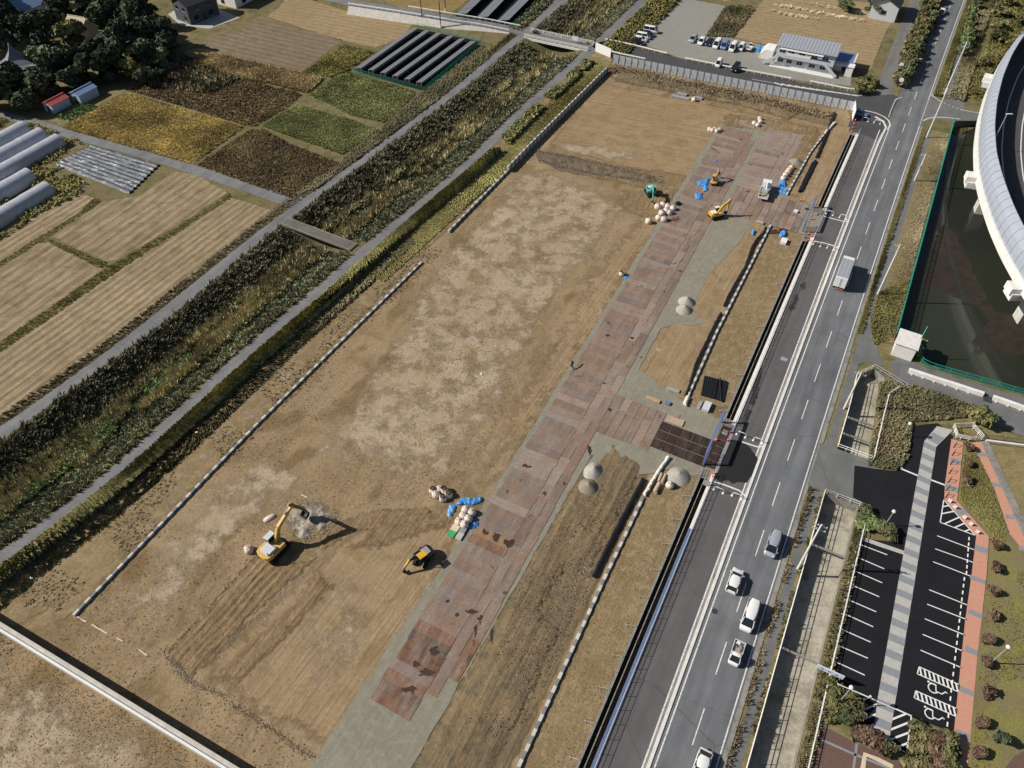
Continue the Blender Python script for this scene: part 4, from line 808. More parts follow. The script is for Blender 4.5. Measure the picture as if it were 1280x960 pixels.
for i, px in enumerate(([(938, 505), (942, 480), (948, 462), (954, 458), (950, 475), (948, 490), (943, 508)], [(985, 392), (990, 378), (996, 366), (999, 372), (993, 386)], [(1000, 356), (1006, 352), (1009, 358), (1003, 364)], [(928, 528), (934, 510), (939, 514), (932, 534)], [(820, 770), (826, 752), (828, 756), (823, 772)])):
    sheet('asphalt_stain', PX(px), STAIN, .021 + .0005 * i, wander=.5, step=.5)
def wheelchair(px):                              # painted wheelchair sign, read from the aisle side
    c = P(*px); h = AX - RAD(90); e = Vector((math.cos(h), math.sin(h), 0)); f = Vector((math.cos(AX), math.sin(AX), 0)); z = .076
    def at(x, y): return c + e * x + f * y
    ring = [at(.62 * math.cos(RAD(a)) - .55, .62 * math.sin(RAD(a)) + .0) for a in range(60, 331, 18)]
    ribbon('wheelchair_sign', ring, .15, M['white'], z, cp); ribbon('wheelchair_sign', [at(-1.0, .62), at(-.3, .5), at(-.2, -.25), at(.5, -.3), at(.95, .25), at(1.15, .1)], .15, M['white'], z + .0004, cp)
    ribbon('wheelchair_sign', [at(-1.35, .62), at(-1.1, .62)], .26, M['white'], z + .0008, cp)
wheelchair((1172, 863)); wheelchair((1168, 895))
M['blocklight'] = plain('pale_block', (.52, .51, .48), .85, .2, 0, .18, .8)
M['blockdark'] = plain('dark_block', (.20, .21, .23), .8, .2, 0, .25, 1.2)
# ------------------------------------------------------------------ walls, fences and rails
def path_len(pts): return sum((Vector(b) - Vector(a)).length for a, b in zip(pts, pts[1:]))
def walk_path(pts, step, start=0.0):             # (point, heading) every step along a polyline
    out = []; d = start; pts = [Vector(p) for p in pts]
    for a, b in zip(pts, pts[1:]):
        l = (b - a).length; h = math.atan2(b.y - a.y, b.x - a.x)
        while d < l - 1e-6: out.append((a.lerp(b, d / l), h)); d += step
        d -= l
    return out
def block_wall(label, pts, hgt, wd=.42, step=1.0, z0=-.05):
    root = thing('block_wall', label, 'wall', Vector((pts[0].x, pts[0].y, 0)), 0, 'concrete block walls round the site')
    a = MB(); a.box((0, 0, 0), (step - .03, wd, hgt - z0)); ma = a.mesh('block', M['blocklight'], .03, 1)
    b = MB(); b.box((0, 0, 0), (step - .03, wd - .04, hgt - z0 - .05)); mb = b.mesh('block', M['blockdark'], .03, 1)
    for i, (p, h) in enumerate(walk_path(pts, step, step / 2)):
        o = link('block', (ma, mb)[i % 2], root); o.location = Vector((p.x, p.y, (hgt + z0) / 2 - (.025 if i % 2 else 0))) - root.location; o.rotation_euler = (0, 0, h + RAD(rng.uniform(-.6, .6)))
    return root
block_wall('long low wall of pale and dark blocks from the white parapet up to the gap', [P(93, 770), P(320, 533), P(527, 329)], .42, .42)
block_wall('short middle wall of pale and dark blocks just past the gap', [W(115.5, -76.0), W(143, -75.95)], .6, .42)
block_wall('tall far wall of pale and dark blocks with a deep shadow along the graded soil', [W(143, -75.9), W(160, -75.9), W(203, -75.3)], 1.6, .42)
block_wall('straight pale and dark block wall along the lower black pipe trench', [W(18, -12.5), W(54, -13.3), W(70, -13.4)], .4, .45)
block_wall('pale and dark block wall beside the stack of black pipes', [W(93.5, -14.1), W(112, -14.6), W(150, -14.4)], .45, .42)
block_wall('short pale and dark block wall near the upper gate running to the far corner', [W(164, -14.2), W(185, -13.6), W(196, -12.4)], .45, .42)
def bag_run(label, pts, r=.32):
    t = thing('wrapped_form', label, 'wall end', pts[0], 0); m = MB(); q = rough(pts, .1, .4, False); m.tube(q, r, 7, rad=[r * (.8 + .5 * abs(mnoise.noise(p * 1.7))) for p in q]); m.build('sheeting', M['concrete_lt'], t, world=True)
    for p in q[::3]: MB().box((p.x + .1, p.y, r * 1.3), (.35, .3, .3), rng.random() * 3).build('folded_cover', M['white'], t, .06, 1, world=True)
bag_run('white wrapped end of the block wall by the grey gravel pile', [W(70.4, -13.4, .3), W(74, -13.2, .3), W(79.2, -12.6, .35)])
bag_run('white bundled wrapping at the block wall end above the brown wet plates', [W(91.2, -13.9, .35), W(93.3, -14.05, .35)], .4)
bag_run('white wrapped end of the block wall near the upper corner of the site', [W(196.5, -12.3, .3), W(200, -11.8, .3), W(203, -11.3, .3)])
# white parapet across the lower left corner
a0, a1 = P(-90, 722, 2.1), P(345, 988, 2.1); hd = math.atan2(a1.y - a0.y, a1.x - a0.x); L = (a1 - a0).length
t = thing('parapet_wall', 'long white concrete parapet with a twin top crossing the lower left corner', 'wall', (a0.x, a0.y, 0), hd)
m = MB(); m.box((L / 2, -.45, .98), (L, .9, 1.96)); m.build('wall_body', M['concrete'], t)
m = MB(); m.box((L / 2, -.78, 2.05), (L, .3, .22)); m.build('coping', M['white'], t, .02)
m = MB(); m.box((L / 2, -.12, 2.05), (L, .26, .22)); m.build('coping', M['concrete'], t, .02)
def rail_fence(name, label, pts, hgt, step, rails, mat, cat='railing', group=None, pr=.04, rr=.035, z=.05, infill=0):
    root = thing(name, label, cat, Vector((pts[0].x, pts[0].y, 0)), 0, group); m = MB(); m.tube([(0, 0, 0), (0, 0, hgt)], pr, 6); pm = m.mesh('post', mat)
    for p, h in walk_path(pts, step) + [(Vector(pts[-1]), 0)]:
        o = link('post', pm, root); o.location = Vector((p.x, p.y, p.z + z)) - root.location
    for k in rails:
        m = MB(); m.tube([Vector(p) + Vector((0, 0, z + hgt * k)) for p in pts], rr, 6); m.build('rail', mat, root, world=True)
    if infill:
        im = MB()
        for i in range(1, int(step / infill)): im.bar((i * infill, 0, hgt * .12), (i * infill, 0, hgt * .95), .02, .02)
        im = im.mesh('mesh_panel', mat)
        for p, h in walk_path(pts, step):
            o = link('mesh_panel', im, root); o.location = Vector((p.x, p.y, p.z + z)) - root.location; o.rotation_euler = (0, 0, h)
    return root
for (a, b), lb in zip(DRUN, ('white mesh fence over the blue tinted strip beside the closed lane', 'white mesh fence along the closed lane between the two site gates', 'white mesh fence along the closed lane beyond the upper gate')):
    rail_fence('mesh_fence', lb, [R(a + (b - a) * i / 10, -9.72) for i in range(11)], 1.15, 2.0, (.15, .5, 1.0), M['white'], 'fence', 'fences along the closed lane', .04, .03, .1, .25)
ss = [-20 + 97 * i / 12 for i in range(13)]
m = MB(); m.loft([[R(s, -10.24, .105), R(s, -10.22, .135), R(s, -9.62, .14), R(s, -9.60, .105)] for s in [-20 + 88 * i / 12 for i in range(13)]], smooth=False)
tag(m.build('blue_shade_sheet', M['blue_dk']), 'long thin blue sheet standing in for bluish shade on the strip beside the lower closed lane', 'sheet')  # bluish shade on the concrete strip, put into colour as an added thin sheet
for (a, b), lb in zip(DRUN[:2], ('grey pipe handrail with props along the lower ditch edge', 'grey pipe handrail along the ditch between the gates')):
    root = rail_fence('pipe_rail', lb, [R(a + (b - a) * i / 10, -11.75) for i in range(11)], .8, 2.4, (.55, 1.0), M['galv'], 'railing', 'pipe rails by the ditch', .03, .03, .1)
    pm = MB(); pm.bar((0, 0, .75), (0, 1.3, .0), .05, .05); pm.bar((-.25, 1.0, .03), (.25, 1.25, .03), .05, .05); pm = pm.mesh('prop', M['galv'])
    for p, h in walk_path([R(a + (b - a) * i / 10, -11.8) for i in range(11)], 4.8, 2): 
        o = link('prop', pm, root); o.location = Vector((p.x, p.y, .1)) - root.location; o.rotation_euler = (0, 0, h)
# canal rails
C0, C1 = CAN[0] - .12, CAN[1] + .12
rail_fence('canal_rail', 'white pipe rail between the pavement and the lower canal', [R(s, C0) for s in range(-20, 80, 8)] + [R(84.1, C0), R(84.1, C1)], 1.0, 2.0, (.5, 1.0), M['white'], 'railing', 'white canal rails', .045, .05)
rail_fence('canal_rail', 'white pipe rail between the lower canal and the car park', [R(s, C1 + 1.25) for s in range(-20, 80, 8)] + [R(83, C1 + 1.2)], 1.0, 2.0, (.5, 1.0), M['white'], 'railing', 'white canal rails', .045, .05)
rail_fence('canal_rail', 'white pipe rail round the road side of the upper canal basin', [R(94.2, C1), R(94.2, C0), R(104, C0), R(112.5, C0 - .3), R(115.6, C0 + 1.9)], 1.0, 2.0, (.5, 1.0), M['white'], 'railing', 'white canal rails', .045, .05)
rail_fence('canal_rail', 'white pipe rail on the bushy side of the upper canal basin', [R(94.2, C1 + .3), R(104, C1 + .2), R(110, C1 + .2), R(112.5, C1 + 1.5)], 1.0, 2.0, (.5, 1.0), M['white'], 'railing', 'white canal rails', .045, .05)
rail_fence('canal_rail', 'grey pipe rail from the upper canal basin to the pond hut', [R(116, C0 + 2.0), R(113.4, C1 + 3.2)], 1.0, 1.6, (.5, 1.0), M['galv'], 'railing', 'white canal rails', .04, .05)
for k, (s, o) in enumerate(((98, 9.2), (56, 9.2), (38, 9.2), (102, 9.2), (74, 9.2))):
    m = MB(); m.bar(R(s, CAN[0] + .05, -.15), R(s, CAN[1] - .05, -.15), .25, .25); tag(m.build('canal_strut', M['concrete_old']), ['concrete strut across the upper canal basin beside the bushes', 'concrete strut across the canal beside the middle of the car park', 'concrete strut across the canal beside the bottom of the car park', 'concrete strut across the far end of the upper canal basin', 'concrete strut across the canal near the driveway'][k], 'strut')
# teal fence round the pond
rail_fence('pond_fence', 'teal mesh fence along the roadside edge of the pond', PX([(1192, 151), (1170, 232), (1147, 318), (1120, 417)]), 1.5, 2.0, (.08, .5, 1.0), M['teal_dk'], 'fence', 'teal pond fences', .05, .05, .02, .11)
rail_fence('pond_fence', 'teal mesh fence along the walkway south of the pond', PX([(1120, 418), (1132, 428)]) + PX([(1152, 455), (1162, 460), (1280, 494), (1400, 529)]), 1.3, 2.6, (.08, .5, 1.0), M['teal_dk'], 'fence', 'teal pond fences', .06, .05, .02, .13)
rail_fence('iron_fence', 'dark iron fence at the edge of the lawn beside the pink path', PX([(1232, 549), (1280, 555), (1400, 570)]), 1.1, 1.5, (.12, 1.0), M['dark'], 'fence', None, .03, .03, .03, .15)
m = MB(); m.bar(P(1232, 550.5, .2), P(1400, 572, .2), .35, .3); tag(m.build('fence_plinth', M['concrete_lt']), 'low pale concrete plinth under the dark iron fence', 'plinth')
rail_fence('white_enclosure', 'small white railing round an opening at the head of the pink path', PX([(1194, 548), (1190, 535), (1213, 534), (1227, 550), (1212, 552), (1194, 548)]), 1.1, 1.2, (.4, .7, 1.0), M['white'], 'railing', None, .06, .06, .05)
# solar park fences
rail_fence('solar_fence', 'green mesh fence round the six row solar array', PX([(440, 90), (530, 114), (603, 53), (522, 34)]), 1.2, 2.5, (.05, .5, 1.0), M['teal_dk'], 'fence', 'green fences of the solar arrays', .04, .04, .05, .25)
rail_fence('solar_fence', 'green mesh fence beside the upper solar array at the path', PX([(640, 34), (672, 14), (694, -14)]), 1.2, 2.5, (.05, .5, 1.0), M['teal_dk'], 'fence', 'green fences of the solar arrays', .04, .04, .05, .25)
# guardrails
def guardrail(label, pts, group='white guardrails', z=.75):
    root = thing('guardrail', label, 'guardrail', Vector(pts[0]), 0, group); m = MB(); m.tube([(0, 0, 0), (0, 0, .8)], .06, 6); pm = m.mesh('post', M['white'])
    for p, h in walk_path(pts, 2.0, .3): o = link('post', pm, root); o.location = p - root.location
    m = MB(); m.loft([[Vector(p) + Vector((0, 0, z - .18)), Vector(p) + Vector((.03, -.09, z - .08)), Vector(p) + Vector((0, 0, z)), Vector(p) + Vector((.03, -.09, z + .1)), Vector(p) + Vector((.05, .12, z + .16)), Vector(p) + Vector((.06, .14, z - .2))] for p in pts], smooth=False); m.build('beam', M['white'], root, world=True)
    return root
guardrail('white guardrail from the bridge along the upper side of the access road', PX([(756, 51.5), (795, 60), (833, 69.5)]))
guardrail('white guardrail between the gravel lot entrance and the office', PX([(856, 75.5), (920, 88.5), (988, 101)]))
guardrail('white guardrail in front of the office beside the hatched marking', PX([(1012, 104.5), (1060, 114), (1092, 117)]))
guardrail('white guardrail above the panel fence beside the bridge end', PX([(744, 62), (775, 70), (806, 76.5)]))
guardrail('white guardrail on the far side of the raised west road', [p + Vector((.9, 2.1, .0)) for p in (wr[3] + (wr[4] - wr[3]) * .1, wr[4], wr[5], wr[6] + (wr[7] - wr[6]) * .3)])
guardrail('white guardrail on top of the pale retaining wall', [p + Vector((-.95, -2.0, .0)) for p in (wr[2], wr[3], wr[4], wr[5], wr[6])])
# temporary panel fence at the far end of the site
pf0, pf1 = P(765, 79), P(1065, 139); hd = math.atan2(pf1.y - pf0.y, pf1.x - pf0.x); L = (pf1 - pf0).length; NP = int(L / 1.9); st = L / NP
t = thing('panel_fence', 'long temporary fence of pale grey steel panels at the far end of the site', 'fence', pf0, hd)
m = MB(); m.box((0, 0, 1.35), (st - .1, .05, 2.5)); 
for k in range(5): m.box((-st / 2 + .3 + k * .32, -.04, 1.35), (.09, .04, 2.4))
pm = m.mesh('panel', M['panelfence']); m = MB(); m.tube([(0, 0, 0), (0, 0, 2.75)], .06, 6); m.bar((0, 0, 2.0), (.1, -1.1, .05), .06, .06); po = m.mesh('post', M['dark'])
for i in range(NP):
    o = link('panel', pm, t); o.location = ((i + .5) * st, 0, 0); o = link('post', po, t); o.location = (i * st, -.06, 0)
m = MB(); a, b = P(744, 64), P(763, 72); m.bar(Vector((a.x, a.y, 1.3)), Vector((b.x, b.y, 1.3)), .12, 2.6); tag(m.build('white_hoarding', M['white']), 'plain white hoarding at the bridge end of the panel fence', 'hoarding')
m = MB(); a, b = P(1065, 139), W(206.5, -7.4); m.bar(Vector((a.x, a.y, 1.5)), Vector((b.x, b.y, 1.5)), .1, 3.0); tag(m.build('white_hoarding', M['white']), 'white hoarding sheet at the corner of the panel fence by the blue car', 'hoarding')

# ------------------------------------------------------------------ bridges
def bridge(label, A, B, wd, zt, th, mat, top):
    hd = math.atan2(B.y - A.y, B.x - A.x); L = (B - A).length; t = thing('bridge', label, 'bridge', (A.x, A.y, 0), hd)
    m = MB(); m.box((L / 2, 0, zt - th / 2), (L, wd, th)); m.build('deck', mat, t, .03)
    m = MB(); m.box((L / 2, 0, zt + .012), (L - .1, wd - .5, .02)); m.build('deck_surface', top, t)
    for k in (.02, .98):
        m = MB(); m.box((L * k, 0, -1.5), (.6, wd - .2, 3.0)); m.build('abutment', mat, t)
    return t, L
fb, L = bridge('narrow bare concrete slab bridge crossing the reedy river', W(102.3, -110.6), W(101.6, -91.2), 2.6, .14, .35, M['bridgeconc'], M['bridgeconc'])
for sgn in (-1, 1):
    m = MB(); m.box((L / 2, sgn * 1.22, .22), (L, .16, .2)); m.build('edge_beam', M['concrete_old'], fb)
rb, L = bridge('road bridge with white railings crossing the river at the top', P(659, 43), P(739, 60), 5.0, .1, .7, M['concrete_lt'], M['lane'])
for sgn in (-1, 1):
    m = MB(); m.tube([(.3, 0, 0), (.3, 0, 1.0)], .05, 6); pm = MB().box((0, sgn * 2.35, .6), (.12, .12, 1.0)).mesh('post', M['white'])
    for i in range(11): o = link('post', pm, rb); o.location = (.4 + i * (L - .8) / 10, 0, 0)
    for z in (.45, .8, 1.1): MB().box((L / 2, sgn * 2.35, z), (L - .2, .14 if z > 1 else .08, .1)).build('rail', M['white'], rb)
m = MB(); c = P(719, 49, 1.2); m.box((c.x, c.y, 1.4), (2.0, .12, 1.3), RAD(-27)); m.box((c.x - .8, c.y + .4, .7), (.1, .1, 1.3)); m.box((c.x + .7, c.y - .36, .7), (.1, .1, 1.3)); tag(m.build('notice_board', M['sign']), 'pale notice board on the far railing of the road bridge', 'board')

# ------------------------------------------------------------------ solar arrays
def solar_row(label, A, B, wd=2.5, tilt=12):
    hd = math.atan2(B.y - A.y, B.x - A.x); L = (B - A).length; t = thing('solar_row', label, 'solar panel', (A.x, A.y, 0), hd, 'rows of solar panels')
    c, s_ = math.cos(RAD(tilt)), math.sin(RAD(tilt)); n = max(2, int(L / 1.7)); st = L / n; mod = MB()
    for j in range(2):
        y0 = -wd / 2 + j * wd / 2; mod.add([(x, (y0 + q) * c, 1.15 - (y0 + q) * s_ + zz) for zz in (0, .04) for x, q in ((.02, .02), (st - .02, .02), (st - .02, wd / 2 - .02), (.02, wd / 2 - .02))], [(3, 2, 1, 0), (4, 5, 6, 7), (0, 1, 5, 4), (1, 2, 6, 5), (2, 3, 7, 6), (3, 0, 4, 7)])
    mm = mod.mesh('module', M['solar'])
    for i in range(n): o = link('module', mm, t); o.location = (i * st, 0, 0)
    pm = MB().box((0, -.8, .62), (.08, .08, 1.24)).box((0, .8, .45), (.08, .08, .9)).mesh('leg', M['galv'])
    for i in range(0, n + 1, 3): o = link('leg', pm, t); o.location = (i * st, 0, 0)
for i, (a, b, lb) in enumerate((((449, 90), (519, 40), 'leftmost row of solar panels in the six row array, next to the olive field'), ((464, 92.5), (534, 43), 'second row of solar panels from the left in the six row array'), ((479, 96), (549, 46), 'third row of solar panels from the left in the six row array'), ((494, 100), (564, 49.5), 'fourth row of solar panels from the left in the six row array'), ((509, 104), (578, 53), 'fifth row of solar panels from the left in the six row array'), ((524, 108), (592, 56), 'rightmost row of the six row solar array, beside the river path'))): solar_row(lb, P(*a), P(*b), 2.05)
for a, b, lb in (((577, 22), (606, -6), 'left row of solar panels behind the far guardrail'), ((603, 26), (634, -6), 'middle row of solar panels behind the far guardrail'), ((629, 30), (661, -2), 'right row of solar panels behind the far guardrail')): solar_row(lb, P(*a), P(*b), 4.0)

# ------------------------------------------------------------------ greenhouses and mulch rows
def tunnel(label, end, ln, wd, hgt):
    t = thing('greenhouse', label, 'greenhouse', (end.x, end.y, 0), AX + math.pi, 'plastic tunnel greenhouses'); m = MB(); rings = []
    for i in range(int(ln / 1.5) + 1):
        x = i * 1.5; k = 1.0 + .012 * math.sin(i * 2.1); rings.append([(x, wd / 2 * math.cos(a) * k, hgt * max(0, math.sin(a)) ** .8 * k) for a in [math.pi * j / 14 for j in range(15)]])
    m.loft(rings, close=False); m.build('film_cover', M['film'], t)
    m = MB(); m.add([(.02, p[1], p[2]) for p in rings[0]], [tuple(range(15))]); e = m.build('end_wall', M['film'], t); MB().box((-.03, 0, .95), (.06, 1.4, 1.9)).build('door', M['galv'], e)
    hm = MB(); hm.tube([(0, p[1] * 1.01, p[2] * 1.01) for p in rings[0]], .03, 4); hm = hm.mesh('hoop', M['galv'])
    for i in range(0, int(ln / 1.5), 2): o = link('hoop', hm, t); o.location = (i * 1.5, 0, 0)
for px, lb in (((33, 164), 'farthest tunnel greenhouse, nearest the farm road corner and tall trees'), ((55, 172), 'second tunnel greenhouse from the trees, in the group of three'), ((76, 180), 'tunnel greenhouse nearest the silver mulch rows, with a dark weedy side'), ((40, 223), 'tunnel greenhouse behind the nearest one, in the lower pair'), ((63, 240), 'nearest tunnel greenhouse, beside the stubble field')): tunnel(lb, P(*px), 34, 4.6, 2.7)
ma, mb_, mc, md = P(116, 182), P(200, 206), P(162, 243), P(70, 206)
for i in range(9):
    a = ma.lerp(md, (i + .5) / 9); b = mb_.lerp(mc, (i + .5) / 9); L = (b - a).length; t = MB(); rings = []
    for j in range(25):
        p = a.lerp(b, j / 24); d = (b - a).normalized(); n = Vector((-d.y, d.x, 0)); w_ = .72 + .12 * mnoise.noise(p * .8); rings.append([p + n * w_ * x + Vector((0, 0, .04 + .42 * max(0, 1 - x * x) + .05 * mnoise.noise(p * 2.2 + n * x * 2)) if abs(x) < 1 else Vector((0, 0, .02))) if False else p + n * w_ * x + Vector((0, 0, .03 + .42 * max(0, 1 - x * x) + .06 * mnoise.noise(p * 1.9 + n * x * 2))) for x in (-1, -.6, -.2, .2, .6, 1)])
    t.loft(rings, close=False); tag(t.build('mulch_row', M['mulch']), ['silver plastic mulch row nearest the farm road', 'second silver plastic mulch row from the farm road', 'third silver plastic mulch row from the farm road', 'fourth silver plastic mulch row from the farm road', 'middle silver plastic mulch row of nine', 'fourth silver plastic mulch row from the stubble field', 'third silver plastic mulch row from the stubble field', 'second silver plastic mulch row from the stubble field', 'silver plastic mulch row nearest the stubble field'][i], 'mulch row', 'silver mulch rows')

# ------------------------------------------------------------------ buildings
def gable(name, label, cat, loc, rz, lx, ly, hw, hr, wallm, roofm, wins=(), over=.5, doors=()):
    t = thing(name, label, cat, loc, rz); m = MB(); m.box((0, 0, hw / 2), (lx, ly, hw)); m.side([(0, 0), (0, 0), (0, 0)], 0, 0) if False else None
    wl = m.build('wall', wallm, t); m = MB()
    for sx in (-1, 1): m.add([(sx * lx / 2, -ly / 2, hw), (sx * lx / 2, ly / 2, hw), (sx * lx / 2, 0, hr)], [(0, 1, 2)])
    m.build('gable', wallm, t); rf = None
    for sy in (-1, 1):
        m = MB(); k = (hr - hw) / (ly / 2); e = [(-lx / 2 - over, 0, hr + .12), (lx / 2 + over, 0, hr + .12), (lx / 2 + over, sy * (ly / 2 + over), hw - k * over + .12), (-lx / 2 - over, sy * (ly / 2 + over), hw - k * over + .12)]
        m.add(e + [(x, y, z - .14) for x, y, z in e], [(0, 1, 2, 3), (7, 6, 5, 4), (0, 4, 5, 1), (1, 5, 6, 2), (2, 6, 7, 3), (3, 7, 4, 0)]); rf = m.build('roof', roofm, t)
    MB().box((0, 0, hr + .16), (lx + 2 * over, .3, .16)).build('ridge', roofm, rf)
    for x, y, z, w_, h_, ax in wins:
        o = MB().box((x, y, z), ((w_, .1, h_) if ax == 'y' else (.1, w_, h_))).build('window', M['glass'], t)
        MB().box((x, y, z - h_ / 2 - .06), ((w_ + .2, .16, .08) if ax == 'y' else (.16, w_ + .2, .08))).build('sill', M['wallwhite'], o)
    for x, y, w_, ax in doors: MB().box((x, y, 1.0), ((w_, .1, 2.0) if ax == 'y' else (.1, w_, 2.0))).build('door', M['dark'], t)
    return t
p = P(250, 24); gable('house', 'two storey dark slate house with a black roof beside the ploughed field', 'house', (p.x - 1, p.y + 2, 0), RAD(52), 11, 7.5, 5.6, 7.4, M['slate'], M['roofdark'], [(-5.52, -1.8, 4.2, 1.3, 1.0, 'x'), (-5.52, 1.6, 4.2, 1.3, 1.0, 'x'), (-5.52, -1.6, 1.4, 1.4, 1.4, 'x'), (-2, -3.77, 4.2, 1.4, 1.0, 'y'), (2.5, -3.77, 4.2, 1.4, 1.0, 'y'), (-3, -3.77, 1.5, 1.6, 1.4, 'y'), (2.5, -3.77, 1.5, 1.8, 1.6, 'y')], .45, [(0, -3.77, 1.0, 'y')])
p = P(296, 6); gable('house', 'white rendered house behind the dark slate house', 'house', (p.x, p.y + 4, 0), RAD(62), 12, 8, 5.4, 7.6, M['wallwhite'], M['rooftile'], [(-6.02, -1.5, 4.0, 1.4, 1.2, 'x'), (-6.02, 1.5, 1.4, 1.4, 1.4, 'x'), (-2, -4.02, 1.5, 1.8, 1.6, 'y'), (3, -4.02, 4.0, 1.5, 1.1, 'y')])
sheet('house_yard', PX([(210, 18), (236, 2), (270, 10), (300, 22), (262, 36), (226, 32)]), M['pavelight'], .04)
p = P(1114, 24); gable('farm_house', 'grey walled house with a dark roof beside the farm lane at the top', 'house', (p.x - 1, p.y + 4, 0), RAD(62), 11, 8, 4.6, 6.6, M['wallgrey'], M['roofdark'], [(-5.52, 0, 2.4, 1.5, 1.2, 'x'), (0, -4.02, 2.4, 1.5, 1.2, 'y')])
p = P(38, 24); gable('house', 'low house with a blue grey roof among the tall trees at the corner', 'house', (p.x, p.y + 6, 0), RAD(58), 14, 8, 3.4, 5.6, M['wallwhite'], M['roofblue'], [(-7.02, 0, 1.7, 2.0, 1.2, 'x'), (-3, -4.02, 1.7, 2.0, 1.4, 'y'), (3, -4.02, 1.7, 2.0, 1.4, 'y')])
p = P(106, 46); gable('storehouse', 'small storehouse with a beige roof and white ridge between the trees', 'house', (p.x, p.y, 0), RAD(-20), 6, 6.5, 3.6, 6.0, M['wallwhite'], M['roofbeige'], [(0, -3.27, 2.2, 1.0, .8, 'y')])
p = P(76, 135); gable('shed', 'small pale shed with a faded red roof by the vegetable plot', 'shed', (p.x - .5, p.y, 0), RAD(62), 5.5, 3.4, 2.2, 2.9, M['shedblue'], M['roofred'], (), .2, [(-2.77, 0, 1.0, 'x')])
p = P(108, 123); gable('shed', 'small light blue shed in front of the dark trees', 'shed', (p.x, p.y, 0), RAD(62), 6, 3.6, 2.4, 3.1, M['shedblue'], M['roofblue'], (), .2, [(-3.02, 0, 1.0, 'x')])
# temple roof with curved hips
p = P(30, 95); t = thing('temple', 'small temple with a curved grey tile roof among the dark trees', 'temple', p, RAD(30)); MB().box((0, 0, 1.7), (5.5, 5.5, 3.4)).build('wall', M['timber'], t)
m = MB(); rings = []
for k, z in ((5.0, 3.6), (3.6, 4.2), (2.2, 5.3), (1.0, 6.9), (.25, 8.6)): rings.append([(sx * k, sy * k, z + (.5 if k > 4 else 0)) if c else (sx * k, sy * k, z) for sx, sy, c in ((-1, -1, 1), (0, -1, 0), (1, -1, 1), (1, 0, 0), (1, 1, 1), (0, 1, 0), (-1, 1, 1), (-1, 0, 0))])
m.loft(rings, smooth=False); rf = m.build('roof', M['rooftile'], t); m = MB(); m.tube([(0, 0, 8.5), (0, 0, 9.0), (0, 0, 9.4)], .2, 8, rad=[.35, .3, .05]); m.build('finial', M['rooftile'], rf)
# site office
A, B = P(966, 82), P(1037, 96); hd = math.atan2(B.y - A.y, B.x - A.x); L = (B - A).length
t = thing('site_office', 'two storey prefabricated site office with outside stairs and a ribbed grey roof', 'office', A, hd); D = 6.2
MB().box((L / 2, D / 2 + 1.2, 2.75), (L, D, 5.5)).build('wall', M['wallgrey'], t)
r = []
for i in range(int(L / .45) + 2):
    x = -.4 + i * (L + .8) / (int(L / .45) + 1); z = .07 * (i % 2); r.append([(x, .5, 5.55 + z), (x, D + 1.9, 6.3 + z), (x, D + 1.9, 6.2), (x, .5, 5.45)])
m = MB(); m.loft(r, smooth=False); m.build('roof', M['boxroof'], t)
for i in range(4):
    MB().box((-.4 + L * (i + .5) / 4, D / 2 + 1.2, 6.02), (.35, D + .6, .05), 0).build('roof_seam', M['galv'], t) if False else None
MB().box((L / 2, .55, 2.75), (L, 1.25, .12)).build('balcony', M['grey'], t); MB().box((L / 2 - 1.2, -.02, 5.2), (L - 4, .9, .1)).build('awning', M['wallwhite'], t)
MB().box((L / 2, -.1, 3.3), (L, .05, .95)).build('balcony_rail', M['wallgrey'], t); MB().box((L / 2 - 1.8, -.16, 4.0), (L * .42, .05, .8)).build('banner', M['white'], t)
for x in (1.5, 4.0, 7.0, 10.5, 13.5):
    for z in (1.5, 4.2): o = MB().box((x, 1.17, z), (1.5, .1, .9)).build('window', M['glass'], t); MB().box((x, 1.12, z), (.06, .1, .9)).build('mullion', M['wallwhite'], o)
for x in (2.9, 9.0): MB().box((x, 1.17, 1.0), (.9, .12, 2.0)).build('door', M['wallwhite'], t)
for x0, x1 in ((-3.0, 1.0), (L + 1.6, L - 2.4)):
    st_ = MB()
    for i in range(12): k = (i + .5) / 12; st_.box((x0 + (x1 - x0) * k, .1, .1 + 2.7 * k), (.34, 1.0, .06))
    s_ = st_.build('staircase', M['galv'], t); MB().bar((x0, -.45, .4), (x1, -.45, 3.4), .06, .8).bar((x0, .62, .1), (x1, .62, 2.8), .06, .2).build('handrail', M['wallgrey'], s_)
MB().box((L / 2, .2, .04), (L + 2, 2.2, .08)).build('terrace', M['concrete_lt'], t)
p = P(1046, 92); t = thing('annex', 'single storey annex with a blue roof and white porch beside the office', 'shed', p, hd); MB().box((.5, 4.5, 1.5), (6.0, 5.5, 3.0)).build('wall', M['wallwhite'], t); MB().box((.3, 4.6, 3.1), (6.6, 6.2, .16)).build('roof', M['bluegate'], t); MB().box((1.0, .6, 2.75), (6.2, 2.9, .14)).build('porch_roof', M['white'], t); MB().box((3.0, .4, 1.35), (1.9, 2.2, 2.7)).build('locker', M['wallwhite'], t); MB().box((3.55, 4.6, 3.25), (.35, 6.3, .3)).build('roof_edge', M['white'], t); MB().box((1.4, 1.7, 1.2), (1.2, .1, 2.0)).build('door', M['dark'], t)
p = P(957, 74); t = thing('storage_unit', 'white storage container with a sloping front left of the office stairs', 'container', p, hd); MB().side([(-2.0, 0), (1.6, 0), (1.6, 2.7), (-.8, 2.7), (-2.0, 1.4)], 0, 5.0).build('body', M['white'], t); MB().box((-1.62, 2.5, 2.0), (.9, 3.0, .05)).build('window', M['wallgrey'], t)
